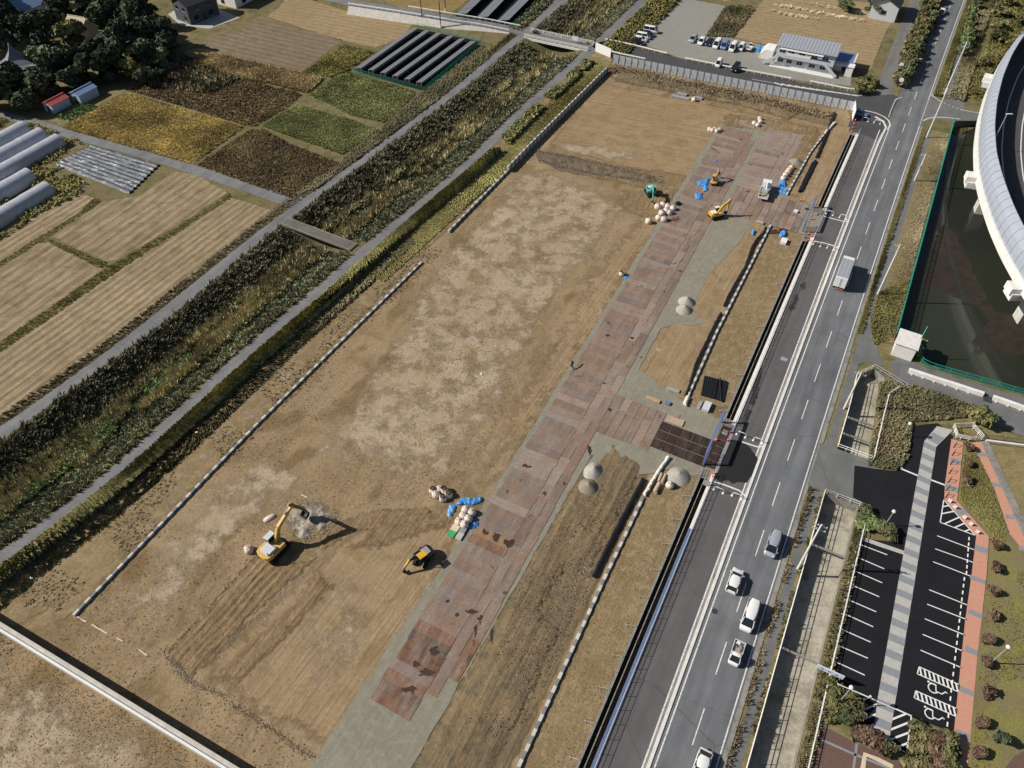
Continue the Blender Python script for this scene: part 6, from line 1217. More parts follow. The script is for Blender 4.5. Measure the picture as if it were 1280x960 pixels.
for i, (x, y, op) in enumerate(((415, 95, 1), (480, 85, 0), (525, 95, 1), (440, 140, 0), (512, 175, 1), (568, 140, 1))): sack(P(*c8(x, y + 22, 490, 600)), 1.05, ['open bag at the left', 'closed bag at the top', 'open bag at the upper right', 'closed bag at the lower left', 'open bag at the bottom', 'open bag at the right'][i] + ' of the loose cluster of six white bulk bags', 'cluster of six bulk bags', bool(op))
for i, (x, y) in enumerate(((738, 300), (800, 320), (715, 355), (765, 385), (672, 410), (728, 440))): sack(P(*c8(x, y + 20, 490, 600)), 1.12, ['top left', 'top right', 'middle left', 'middle right', 'bottom left', 'bottom right'][i] + ' full white bulk bag of the double row beside the blue tarpaulins', 'double row of bulk bags')
for i, (x, y) in enumerate(((335, 790), (385, 775), (435, 790), (485, 805), (375, 850), (420, 835), (345, 900), (395, 915), (450, 845))): sack(P(*c8(x, y + 16, 780, 160)), 1.25, 'pinkish white bulk bag in the heap below the teal excavator', 'heap of bulk bags')
sack(P(*c8(243, 950, 780, 160)), 1.2, 'single white bulk bag lying apart below the heap of bags', 'bulk bags lying alone')
for i, (x, y) in enumerate(((855, 12), (880, 20), (905, 10), (925, 30), (950, 18))): sack(P(*c8(x, y + 14, 780, 160)), 1.0, ['first', 'second', 'third', 'fourth', 'last'][i] + ' pale bulk bag from the left in the group on the far graded soil', 'bulk bags on the graded soil')
for i, (x, y) in enumerate(((180, 190), (215, 210), (235, 145), (240, 180))): sack(P(*c8(x, y + 14, 920, 130)), 1.0, 'white bulk bag in the small group above the pale plates', 'bulk bags above the plates')
for i, (x, y) in enumerate(((548, 640), (528, 665), (510, 690), (490, 715), (470, 745))): sack(P(*c8(x, y + 12, 920, 130)), 1.1, ['farthest', 'second', 'middle', 'fourth', 'nearest'][i] + ' white bulk bag of the straight row of five behind the flatbed truck', 'row of bulk bags by the truck')
sack(P(312, 689), 1.15, 'pinkish bulk bag left of the large yellow excavator', 'bulk bags lying alone'); sack(P(777, 344), .95, 'bulk bag with a blue lid sheet in the middle of the field', 'bulk bags lying alone', True)
o = MB().loft([[(x, .5 * math.cos(a) * k, .42 * max(0, math.sin(a)) * k + .02) for a in [math.pi * j / 8 for j in range(9)]] for x, k in ((-1.0, .4), (-.7, .9), (0, 1), (.7, .85), (1.0, .3))], close=False).build('slumped_bag', M['sack']); o.location = P(337, 648); o.rotation_euler = (0, 0, RAD(38)); tag(o, 'long slumped white bag lying left of the big boom', 'bag')
c = P(838, 255); m = MB(); m.box((0, 0, .35), (1.1, .8, .7), .6); o = m.build('black_bin', M['black'], None, .15); o.location = P(847, 256); tag(o, 'black bin standing at the plate edge by the heap of bags', 'bin')
def crumple(name, label, px, hgt, mat, cat='tarpaulin', seed=0, amp=.25, z=.05):
    poly = rough(PX(px), amp, .5, True, seed); A = np.array([(p.x, p.y) for p in poly]); lo, hi = A.min(0), A.max(0); vs = [Vector((p.x, p.y)) for p in poly]; n0 = len(vs); c = .22
    for y in np.arange(lo[1], hi[1], c):
        for x in np.arange(lo[0], hi[0], c):
            if inside(x, y, A): vs.append(Vector((x, y)))
    v, _, f, *_q = delaunay_2d_cdt(vs, [(i, (i + 1) % n0) for i in range(n0)], [], 0, 1e-4); ff = [tuple(q) for q in f if inside(*(sum((v[i] for i in q), Vector((0, 0))) / 3), A)]; seg = np.array([(p.x, p.y) for p in v]); dm = np.full(len(seg), 9.0)
    for i in range(len(A)): dm = np.minimum(dm, np.hypot(seg[:, 0] - A[i, 0], seg[:, 1] - A[i, 1]))
    c0 = Vector((A[:, 0].mean(), A[:, 1].mean(), z)); me = bpy.data.meshes.new(name)
    me.from_pydata([(p.x - c0.x, p.y - c0.y, min(1, d / .35) * hgt * (.45 + .5 * abs(nz(p.x, p.y, 1.3, seed)) + .5 * abs(nz(p.x, p.y, 2.9, seed + 4)))) for p, d in zip(v, dm)], [], ff); me.update(); me.materials.append(mat); o = link(name, me); o.location = c0; return tag(o, label, cat)
crumple('tarpaulin', 'crumpled blue tarpaulin stretched out above the double row of bags', [c8(*p, 490, 600) for p in ((640, 230), (690, 185), (740, 180), (800, 195), (850, 180), (895, 165), (915, 205), (870, 235), (800, 250), (720, 245), (660, 260), (640, 262))], .5, M['blue'], seed=1)
crumple('tarpaulin', 'crumpled pale blue tarpaulin left of the double row of bags', [c8(*p, 490, 600) for p in ((575, 250), (635, 255), (635, 300), (600, 345), (572, 390), (545, 370), (550, 310))], .5, M['bluepale'] if 'bluepale' in M else M['blue'], seed=2)
crumple('tarpaulin', 'bright blue tarpaulin bundled right of the double row of bags', [c8(*p, 490, 600) for p in ((800, 430), (835, 420), (880, 430), (875, 455), (820, 500), (775, 480))], .5, M['blue'], seed=3)
crumple('tarpaulin', 'large blue tarpaulin beside the small yellow excavator', [c8(*p, 780, 160) for p in ((730, 545), (790, 530), (830, 500), (860, 515), (835, 560), (835, 630), (800, 650), (790, 590), (740, 580))], .5, M['blue'], seed=4, z=.14)
crumple('tarpaulin', 'smaller blue tarpaulin on the plates above the heap of bags', [c8(*p, 780, 160) for p in ((705, 665), (785, 655), (775, 690), (790, 720), (715, 725))], .5, M['blue'], seed=5, z=.14)
crumple('tarpaulin', 'small blue sheet at the plate edge above the small excavator', [c8(*p, 780, 160) for p in ((900, 320), (930, 318), (930, 340), (900, 342))], .3, M['blue'], seed=6, z=.14)
crumple('tarpaulin', 'blue tarpaulin over goods at the end of the row of bags', [c8(*p, 920, 130) for p in ((420, 800), (450, 772), (490, 770), (498, 830), (420, 835))], .9, M['blue'], seed=7)
crumple('tarpaulin', 'blue tarpaulin spread out beside the flatbed truck', [c8(*p, 920, 130) for p in ((425, 850), (470, 840), (525, 870), (500, 915), (440, 895), (385, 885))], .7, M['blue'], seed=8)
crumple('tarpaulin', 'blue bundle on the dirt above the white crate near the upper gate', [c8(*p, 920, 230) for p in ((430, 510), (460, 475), (500, 490), (495, 530), (440, 545))], .8, M['blue'], seed=9)
crumple('tarpaulin', 'round blue bundle beside the black pipe below the plates', [c8(*p, 920, 230) for p in ((152, 475), (180, 465), (190, 490), (175, 520), (152, 510))], .8, M['blue'], seed=10)
crumple('tarpaulin', 'blue sheet beside the lone bag in the field', [(779, 346), (784, 345), (787, 348), (781, 349)], .25, M['blue'], seed=11)
def heap(label, px, r, h, mat, seed, sx=1.0):
    c = P(*px); n = 26; m = MB(); rings = []
    for i in range(9):
        k = i / 8; rings.append([Vector((math.cos(a) * r * sx * (1 - k * .97) * (1 + .10 * mnoise.noise(Vector((math.cos(a) * 1.5, math.sin(a) * 1.5, seed + k)))), math.sin(a) * r * (1 - k * .97) * (1 + .10 * mnoise.noise(Vector((math.cos(a) * 1.5, math.sin(a) * 1.5, seed + k + 9)))), h * (k ** .9) * (1 - .12 * k) + .05)) for a in [6.283 * j / n for j in range(n)]])
    m.loft(rings, caps=True); o = m.build('gravel_heap', mat); o.location = c; o.rotation_euler = (0, 0, AX); return tag(o, label, 'heap')
heap('round pale gravel heap right of the plates, the upper of a pair', (858, 378), 1.7, 1.5, M['sandpile'], 1); heap('round pale gravel heap right of the plates, the lower of a pair', (855, 388), 1.7, 1.4, M['sandpile'], 2)
heap('grey gravel heap behind the brown gravel heap beside the spur', (742, 590), 1.6, 1.5, M['sandpile'], 3, 1.3); heap('brown grey gravel heap at the plate edge below the spur', (735, 610), 1.75, 1.5, M['gravelbrown'] if 'gravelbrown' in M else M['gravel'], 4)
heap('large grey gravel heap beside the lower gate', (848, 596), 1.9, 1.3, M['sandpile'], 5, 1.05); heap('small grey gravel heap beside the pale plates of the yard', (995, 203), 1.7, 1.1, M['gravel'], 6)
sheet('gravel_spill', PX([(848, 392), (866, 385), (872, 398), (882, 404), (866, 408), (850, 405)]), M['gravel'], .11, wander=.4)
for i in range(13):                               # stack of black pipes
    k = i / 12; a = P(*c8(490 + 215 * k, 168 + 55 * k, 820, 450)); b = P(*c8(455 + 210 * k, 360 + 60 * k, 820, 450)); a.z = b.z = .2 + .02 * (i % 2)
    if i == 8: b = P(*c8(645, 425, 820, 450)); b.z = .4; a.z = .5
    t = thing('black_pipe', ['first', 'second', 'third', 'fourth', 'fifth', 'sixth', 'seventh', 'eighth', 'slanting top', 'tenth', 'eleventh', 'twelfth', 'rightmost'][i] + ' black corrugated pipe from the left in the stack beside the block wall' if i not in (8, 12) else ['slanting', 'rightmost'][i == 12] + ' black corrugated pipe in the stack beside the block wall', 'pipe', a, 0, 'stack of black pipes'); n = 24; q = [a.lerp(b, j / n) for j in range(n + 1)]; m = MB(); m.tube(q, .17, 7, rad=[.165 + .02 * (j % 2) for j in range(n + 1)]); m.build('pipe', M['black'], t, world=True)
def corr(label, px, r=.24, seed=0, z=.3):
    pts = rough(PX(px), .15, .35, False, seed); m = MB(); m.tube([p + Vector((0, 0, z)) for p in pts], r, 8, rad=[r + .035 * (i % 2) for i in range(len(pts))]); o = m.build('black_pipe', M['black']); return tag(o, label, 'pipe')
corr('black corrugated pipe in the trench beside the lower block wall', [(742, 722), (760, 684), (780, 645), (804, 600)], .32, 1, .32); corr('black corrugated pipe from the pipe stack up to the gap in the trench', [(857, 496), (863, 480), (870, 455), (892, 410), (901, 393)], .26, 2); corr('winding black corrugated pipe above the gap in the trench', [(905, 384), (910, 372), (919, 356), (932, 334), (940, 310), (946, 300), (955, 292), (957, 286)], .26, 3); corr('black corrugated pipe beside the wall end at the far corner of the site', [(1043, 142), (1036, 160), (1028, 180), (1020, 198)], .28, 4); corr('right black corrugated pipe of the pair near the upper gate', [(1019, 202), (1012, 217), (1000, 240)], .28, 5); corr('thin black hose lying on the edge of the flattened soil', [(716, 452), (714, 458), (718, 463), (724, 460), (728, 456)], .12, 6, .12)
corr('left black corrugated pipe of the pair near the upper gate', [(1016, 204), (1008, 220), (998, 241)], .24, 7)
def timber(label, px0, px1, r, mat, cat='log', group=None, z=.25):
    a, b = P(*px0), P(*px1); a.z = b.z = z; m = MB(); m.tube([a, a.lerp(b, .5), b], r, 10); o = m.build('log', mat); return tag(o, label, cat, group)
timber('left pale log of the pair beside the gravel heap', c8(1015, 425, 700, 540), c8(985, 505, 700, 540), .26, M['log'], 'log', 'pale logs by the wall'); timber('right pale log of the pair beside the gravel heap', c8(1055, 435, 700, 540), c8(1015, 520, 700, 540), .26, M['log'], 'log', 'pale logs by the wall'); timber('thick pale log in front of the pair of logs', c8(990, 530, 700, 540), c8(945, 620, 700, 540), .38, M['log'], 'log', 'pale logs by the wall', .38); sack(P(*c8(1095, 545, 700, 540)), 1.1, 'white tied bag right of the pale logs', 'bulk bags lying alone')
def crate(label, px, d, rz, mat, name='crate', cat='crate', lid=None, z=.05):
    t = thing(name, label, cat, P(*px, z), rz); MB().box((0, 0, d[2] / 2), d).build('box', mat, t, .04, 1); MB().box((0, 0, d[2] + .03), (d[0] + .08, d[1] + .08, .06)).build('lid', lid or mat, t, .02, 1)
    for x in (-1, 1): MB().box((x * d[0] * .3, 0, d[2] / 2 - .01), (.08, d[1] + .06, d[2] + .02)).build('strap', M['galv'], t)
crate('pale grey storage crate below the stack of black pipes', c8(505, 480, 820, 450), (2.0, 1.1, .6), AX, M['wallgrey']); crate('white storage crate beside the blue bundle near the upper gate', c8(475, 585, 920, 230), (1.7, 1.2, .6), AX, M['white']); crate('grey flat pallet left of the pale storage crate', c8(435, 455, 820, 450), (1.9, .45, .14), AX, M['galv'], 'pallet', 'pallet'); crate('grey bundle of planks on the dirt near the blue mat', c8(170, 305, 820, 450), (.7, 2.2, .2), AX + RAD(6), M['galv'], 'plank_stack', 'planks'); crate('blue grey bundle of steel sections on the far soil, the longer one', c8(565, 820, 780, 20), (.9, 4.8, .3), AX + RAD(3), M['carsilver'], 'steel_bundle', 'steel bundle'); crate('blue grey bundle of steel sections on the far soil, the upper one', c8(580, 790, 780, 20), (.9, 2.6, .4), AX + RAD(3), M['galv'], 'steel_bundle', 'steel bundle'); crate('short grey bundle of steel sections beside the white bag on the far soil', c8(745, 828, 780, 20), (.9, 2.0, .4), AX, M['galv'], 'steel_bundle', 'steel bundle'); sack(P(*c8(698, 850, 780, 20)), 1.1, 'white bag beside the steel bundles on the far soil', 'bulk bags lying alone')
crate('brown timber pile at the left of the blue mat by the lower spur', c8(-90 + 60, 405, 820, 450), (.7, 2.4, .3), AX, M['timber'], 'timber_pile', 'timber'); crate('dark blue box at the end of the timber pile', c8(115, 440, 820, 450), (.7, .8, .35), AX, M['bluegate'])
crate('pallet with green crates below the double row of bags', c8(600, 545, 490, 600), (1.0, 1.0, .25), AX, M['teal_dk'] if False else M['green'] if 'green' in M else M['teal'], 'green_crate', 'crate'); crate('pallet of beige boards below the double row of bags', c8(632, 488, 490, 600), (1.1, 1.1, .2), AX, M['beige'], 'board_stack', 'boards'); crate('grey pallet right of the green crates', c8(678, 568, 490, 600), (1.2, .9, .25), AX, M['pavelight'], 'pallet', 'pallet'); crate('stack of grey blocks between the bags and the grey pallet', c8(708, 512, 490, 600), (.9, .9, .3), AX, M['pavegrey'], 'block_stack', 'blocks')
crate('beige plywood stack beside the upper spur', c8(235, 388, 920, 230), (.7, 1.7, .25), AX, M['log'], 'plywood_stack', 'plywood', None, .14); crate('white bundle beside the upper gate pallets', c8(597, 282, 920, 230), (.7, .8, .4), AX, M['white'], 'bundle', 'bundle', None, .12); crate('grey drum box beside the white bundle at the upper gate', c8(680, 250, 920, 230), (.6, .6, .6), AX, M['grey'], 'drum_box', 'box', None, .12); crate('beige plywood sheet above the wet brown plates', c8(190, 612, 820, 450), (1.4, 2.9, .06), AX, M['log'], 'plywood_sheet', 'plywood', None, .16)

# ------------------------------------------------------------------ gates, barriers, cones
def arch(loc, rz, label, group):
    t = thing('arch_barrier', label, 'barrier', loc, rz, group); m = MB(); m.tube([(-.75, 0, .1), (-.75, 0, .75), (-.6, 0, .95), (.6, 0, .95), (.75, 0, .75), (.75, 0, .1)], .05, 8); m.build('arch', M['white'], t)
    for x in (-.75, .75): MB().tube([(x, 0, 0), (x, 0, .14)], .2, 10, rad=[.22, .16]).build('foot', M['white'], t)
for px, lb in (((1160, 149), 0),): pass
ARCH = [(c8(850, 760, 820, 450), 'white arch barrier nearest the gate, above the lower gate'), (c8(1018, 820, 820, 450), 'white arch barrier nearest the kerb, above the lower gate'), (c8(625, 675, 820, 530), 'white arch barrier nearest the fence, below the lower gate'), (c8(808, 735, 820, 530), 'white arch barrier nearest the kerb, below the lower gate'), (c8(935, 305, 920, 230), 'white arch barrier nearest the fence, above the upper gate'), (c8(1070, 345, 920, 230), 'white arch barrier nearest the kerb, above the upper gate'), (c8(808, 615, 920, 230), 'white arch barrier nearest the fence, below the upper gate'), (c8(948, 650, 920, 230), 'white arch barrier nearest the kerb, below the upper gate'), (c8(328, 570, 1040, 80), 'white arch barrier beside the blue car at the junction'), (c8(450, 595, 1040, 80), 'white arch barrier nearest the junction kerb')]
for px, lb in ARCH: arch(P(*px, .02), AX - RAD(90), lb, 'white arch barriers on the closed lane')
def white_edge(px): ribbon('kerb_mark', PX(px), .28, M['concrete_lt'], .03)
white_edge([c8(*p, 820, 450) for p in ((860, 820), (930, 842), (1010, 868), (1085, 866))]); white_edge([c8(*p, 820, 530) for p in ((575, 575), (700, 615), (830, 665), (890, 715))]); white_edge([c8(*p, 920, 230) for p in ((770, 570), (880, 590), (980, 618), (1025, 645))]); white_edge([c8(*p, 920, 230) for p in ((860, 318), (960, 345), (1060, 372), (1125, 378))])
ribbon('kerb_mark', [P(*c8(*p, 1040, 80)) for p in ((270, 465), (350, 470), (440, 492), (520, 528), (565, 565), (582, 610), (555, 660))], .35, M['concrete_lt'], .05); ribbon('kerb_mark', [P(*c8(*p, 1040, 80)) for p in ((640, 350), (615, 400), (590, 460), (565, 535))], .15, M['marking'], .05); ribbon('kerb_mark', [P(*c8(*p, 1040, 80)) for p in ((628, 365), (660, 345), (700, 335))], .2, M['marking'], .052)
def gate(label, A, B, hgt, rzo):
    t = thing('site_gate', label, 'gate', (A.x, A.y, .1), math.atan2(B.y - A.y, B.x - A.x)); L = (B - A).length
    for x in (0, L): MB().box((x, 0, hgt / 2), (.28, .28, hgt)).build('post', M['bluegate'], t)
    MB().box((L / 2, 0, hgt), (L + .3, .3, .35)).build('beam', M['bluegate'], t)
    for x0, sgn in ((.1, 1), (L - .1, -1)):
        lf = thing('x', '', '') if False else None; m = MB()
        for i in range(7): m.bar((x0 + sgn * .35 * i, -.2, .2), (x0 + sgn * .35 * i, -.2, 1.9), .05, .05); m.bar((x0 + sgn * .35 * i, -.2, .25), (x0 + sgn * .35 * (i + 1), -.2, 1.85), .04, .04)
        m.bar((x0, -.2, 1.9), (x0 + sgn * 2.45, -.2, 1.9), .07, .09); m.build('folding_leaf', M['bluegate'], t)
    return t
gate('tall blue grey gate frame with folding leaves at the lower entrance', W(80.6, -7.1), W(90.6, -7.2), 3.2, 0); gate('tall blue grey gate frame with folding leaves at the upper entrance', W(151.6, -7.6), W(162.0, -7.7), 3.0, 0)
def wetpatch(px, z): return sheet('wet_asphalt', rough([P(*p) for p in px], .3, .6), M['wetasphalt'], z, None)
M['wetasphalt'] = asphalt('wet_asphalt', (.020, .020, .022), .04, .2)
wetpatch([c8(*p, 820, 530) for p in ((735, 150), (860, 180), (940, 230), (1020, 360), (985, 480), (900, 590), (820, 575), (770, 600), (720, 570), (640, 575), (590, 545), (640, 420), (700, 260))], .036)
road_strip('gate_track', -9.95, -9.45, 80, 91, .06, M['grey']); road_strip('gate_track', -9.95, -9.55, 151.5, 162, .06, M['grey'])
for px, lb in ((c8(690, 725, 820, 450), 'upper'), (c8(498, 590, 820, 530), 'lower')):
    t = thing('step_plate', 'pale steel step plate at the %s end of the lower gate' % lb, 'plate', P(*px, .12), AX); MB().box((0, 0, .06), (1.0, .9, .12)).build('plate', M['galv'], t); MB().box((0, 0, .14), (.75, .65, .04)).build('grating', M['concrete_old'], t)
for px, lb in ((c8(795, 300, 920, 230), 'upper'), (c8(690, 560, 920, 230), 'lower')):
    t = thing('step_plate', 'pale steel step plate at the %s end of the upper gate' % lb, 'plate', P(*px, .12), AX); MB().box((0, 0, .06), (1.0, .9, .12)).build('plate', M['galv'], t); MB().box((0, 0, .14), (.75, .65, .04)).build('grating', M['concrete_old'], t)
def cone(px, label, z=.05):
    t = thing('traffic_cone', label, 'cone', P(*px, z), 0, 'red cones at the gates and entrances'); MB().box((0, 0, .03), (.42, .42, .06)).build('base', M['red'], t); MB().tube([(0, 0, .05), (0, 0, .75)], .16, 10, rad=[.18, .04]).build('cone', M['red'], t); MB().tube([(0, 0, .35), (0, 0, .48)], .12, 10, rad=[.125, .095]).build('band', M['white'], t)
CONES = [(c8(745, 725, 820, 450), 'red cone beside the upper step plate of the lower gate'), (c8(602, 808, 820, 450), 'red cone at the upper post of the lower gate'), (c8(718, 808, 820, 450), 'red cone on the gate track of the lower gate'), (c8(575, 495, 820, 530), 'upper red cone of the two at the bottom of the lower gate'), (c8(572, 525, 820, 530), 'lower red cone of the two at the bottom of the lower gate'), (c8(527, 612, 820, 530), 'red cone beside the lower step plate of the lower gate'), (c8(843, 298, 920, 230), 'red cone beside the upper step plate of the upper gate'), (c8(760, 355, 920, 230), 'red cone at the upper post of the upper gate'), (c8(722, 505, 920, 230), 'red cone at the lower post of the upper gate'), (c8(757, 530, 920, 230), 'red cone right of the lower post of the upper gate'), (c8(720, 570, 920, 230), 'red cone beside the lower step plate of the upper gate'), (c8(645, 170, 920, 230), 'red cone by the drum box above the upper gate'), (c8(400, 385, 780, 20), 'red cone at the left end of the lot entrance'), (c8(643, 430, 780, 20), 'red cone at the right end of the lot entrance'), (c8(485, 655, 930, 20), 'red cone at the left end of the office entrance'), (c8(660, 690, 930, 20), 'red cone at the right end of the office entrance'), (c8(1120, 148, 920, 130), 'red cone behind the white hoarding at the far corner'), (c8(1190, 170, 920, 130), 'first red cone of the line beside the white hoarding'), (c8(1178, 205, 920, 130), 'second red cone of the line beside the white hoarding'), (c8(1165, 245, 920, 130), 'third red cone of the line beside the white hoarding'), (c8(1155, 280, 920, 130), 'last red cone of the line at the strip end')]
for px, lb in CONES: cone(px, lb)

# ------------------------------------------------------------------ poles, lamps, signs
def pole(label, base, hgt, arms=2, box=True, rz=0.0):
    b = P(*base); t = thing('utility_pole', label, 'pole', b, AX + rz, 'utility poles along the highway'); m = MB(); m.tube([(0, 0, 0), (0, 0, hgt * .5), (0, 0, hgt)], .15, 10, rad=[.19, .16, .12]); m.build('pole', M['concrete_lt'], t)
    for i in range(arms):
        a = MB().box((.12, 0, hgt - .5 - .9 * i), (.1, 1.8, .1)).build('crossarm', M['galv'], t); im = MB().tube([(.12, 0, hgt - .45 - .9 * i), (.12, 0, hgt - .2 - .9 * i)], .05, 6).mesh('insulator', M['wallwhite'])
        for y in (-.8, -.35, .35, .8): o = link('insulator', im, a); o.location = (0, y, 0)
    if box: m = MB(); m.tube([(-.35, 0, hgt - 3.6), (-.35, 0, hgt - 2.6)], .28, 10); m.build('transformer', M['galv'], t)
pole('concrete utility pole standing between the canal rail and the silver minivan', (997, 711), 11.8, 2, False); pole('utility pole on the dry grass beside the box truck', (1097, 368), 12.2, 1, False); pole('short utility pole with a grey transformer beside the pond corner', (1143, 226), 7.0, 1, True); pole('tall utility pole on the corner below the side street', (1158, 172), 13, 2, False); pole('utility pole among the green verge above the side street', (1180, 119), 14.5, 2, True); pole('utility pole at the road side corner of the upper canal basin', (1055, 511), 9.0, 1, False)
for b, h, lb in (((528, 29), 12, 'thin pole with a base on the retaining wall, the left one'), ((551, 35), 8, 'thin pole on the retaining wall, the right one'), ((557, 15), 10, 'thin pole beyond the far guardrail by the golden field')):
    t = thing('wire_pole', lb, 'pole', P(*b), AX, 'thin poles by the west road'); MB().tube([(0, 0, 0), (0, 0, h)], .14, 8).build('pole', M['dark'], t); MB().box((0, 0, h - .5), (.1, 1.4, .1)).build('crossarm', M['galv'], t); MB().tube([(0, 0, 0), (0, 0, 1.2)], .25, 8).build('base', M['wallwhite'], t)
def lamp(label, base, hgt, rz=0.0, arm=0.0):
    t = thing('park_lamp', label, 'lamp', P(*base), rz, 'lamp posts'); MB().tube([(0, 0, 0), (0, 0, hgt)], .08, 8, rad=[.1, .06]).build('pole', M['galv'], t)
    if arm: MB().tube([(0, 0, hgt - .1), (arm * .5, 0, hgt + .3), (arm, 0, hgt + .3)], .05, 6).build('arm', M['galv'], t); MB().box((arm + .2, 0, hgt + .28), (.7, .25, .12)).build('lamp_head', M['wallwhite'], t)
    else: m = MB(); m.tube([(0, 0, hgt), (0, 0, hgt + .15), (0, 0, hgt + .4), (0, 0, hgt + .5)], .3, 10, rad=[.1, .3, .28, .08]); m.build('globe', M['wallwhite'], t)
lamp('globe lamp among the bushes at the foot of the car park', (1047, 880), 5.2); lamp('globe lamp at the green bush above the parking bays', (1106, 657), 3.6); lamp('globe lamp on the lawn beside the row of brown bushes', (1238, 829), 4.8); lamp('globe lamp in the weeds above the dark driveway', (1128, 546), 3.2); lamp('street lamp with a bent arm over the highway beside the hedge tip', (1128, 103), 6.5, AX - RAD(70), 2.2)
for b, lb in (((1122, 94), 'upper round white sign at the hedge tip'), ((1122, 113), 'lower round white sign at the hedge tip')):
    t = thing('round_sign', lb, 'sign', P(*b), RAD(-120), 'round white signs at the hedge tip'); MB().tube([(0, 0, 0), (0, 0, 3.0)], .05, 6).build('post', M['galv'], t); m = MB(); m.tube([(-.04, 0, 3.0), (.04, 0, 3.0)], .6, 18); m.build('sign_face', M['white'], t)
A = P(1015, 841); t = thing('sign_board', 'long pale blue sign board on posts at the canal rail by the car park', 'sign', (A.x, A.y, 0), RAD(-28)); b = MB().box((1.7, 0, 2.3), (3.4, .12, .9)).build('board', M['sign'], t)
for i in range(3): MB().box((.7 + i * .9, -.07, 2.3), (.35, .02, .3)).build('emblem', M['carblue'], b)
for x in (.3, 3.1): MB().box((x, 0, 1.0), (.12, .12, 2.0)).build('post', M['galv'], t)
m = MB(); A, B = c4(350, 540, 720), c4(716, 700, 720); m.tube([P(*A, 2.3), P(*B, 2.3)], .06, 6); m.tube([P(*B, 0), P(*B, 2.3)], .08, 6); m.tube([P(*A, 0), P(*A, 2.3)], .08, 6); tag(m.build('height_bar', M['white']), 'thin white height bar over the lower car park entrance', 'height bar')
# wheel stops
wm = MB().box((0, 0, .06), (.6, .16, .12)).mesh('wheel_stop', M['white'], .02, 1)
def stops(a, b, n, label, grp):
    A, B = P(*a), P(*b); h = math.atan2(B.y - A.y, B.x - A.x)
    for i in range(n): o = link('wheel_stop', wm); o.location = A.lerp(B, (i + .5) / n) + Vector((0, 0, .062)); o.rotation_euler = (0, 0, h); tag(o, label, 'wheel stop', grp)
stops(c4(1005, 762, 480), c4(990, 960, 480), 7, 'white wheel stop in the right hand bays, above the second pink band', 'upper right wheel stops'); stops(c4(982, 0, 720), c4(893, 765, 720), 20, 'white wheel stop in the line along the lower pink walk', 'lower right wheel stops'); stops(c4(452, 775, 480), c4(415, 950, 480), 6, 'white wheel stop at the left hand bays, near the green bush', 'upper left wheel stops'); stops(c4(405, 20, 720), c4(308, 480, 720), 14, 'white wheel stop in the line along the left hand bays', 'lower left wheel stops')
for i, (x, y) in enumerate(((932, 310), (925, 350), (917, 395), (910, 440), (905, 485), (897, 525), (893, 560))):
    t = thing('bike_stand', 'dark hoop bike stand in the line along the upper pink walk', 'bike stand', P(*c4(x, y, 480), .09), AX + RAD(-20), 'bike stands on the pink walk'); m = MB(); m.tube([(-.4, 0, 0), (-.4, 0, .75), (.3, 0, .85), (.4, 0, .6), (.4, 0, 0)], .045, 6); m.build('hoop', M['dark'], t); MB().box((0, 0, .03), (1.0, .1, .05)).build('base', M['dark'], t)
for i, (x, y) in enumerate(((905, 590), (930, 620), (978, 672), (1010, 705), (1042, 745))):
    t = thing('bollard_sign', 'small white barrier post on the slanted edge of the pink walk', 'bollard', P(*c4(x, y, 480), .08), RAD(-40), 'white posts on the pink walk'); MB().box((0, 0, .35), (.5, .12, .7)).build('board', M['white'], t); MB().box((0, .1, .05), (.7, .4, .1)).build('base', M['pink'], t)
# white stones and rags scattered on the site
for i, (x, y) in enumerate(((246, 541), (401, 403), (602, 468), (40, 723), (488, 326))): o = MB().box((0, 0, .12), (.45, .3, .25), i).build('litter', M['white'], None, .08); o.location = P(x, y); tag(o, ['white litter below the hedge in the left strip', 'white litter on the dry verge beside the long block wall', 'white scrap in the middle of the site ground', 'white litter near the lower left hedge', 'white litter on the verge above the gap in the block wall'][i], 'litter')
M['lime'] = plain('lime_line', (.62, .58, .50), .95, .1, 0, .3, 2)
def limeline(pts):
    q = rough(PX(pts), .12, .5, False); i = 0
    for k, (a, b) in enumerate(zip(q, q[1:])):
        if mnoise.noise(a * .45) > -.05: ribbon('lime_line', [a, b], .16, M['lime'], .055 + .0005 * (k % 3))
limeline([(97, 771), (130, 790), (165, 807), (188, 822)]); limeline([(335, 598), (358, 611), (384, 622)])
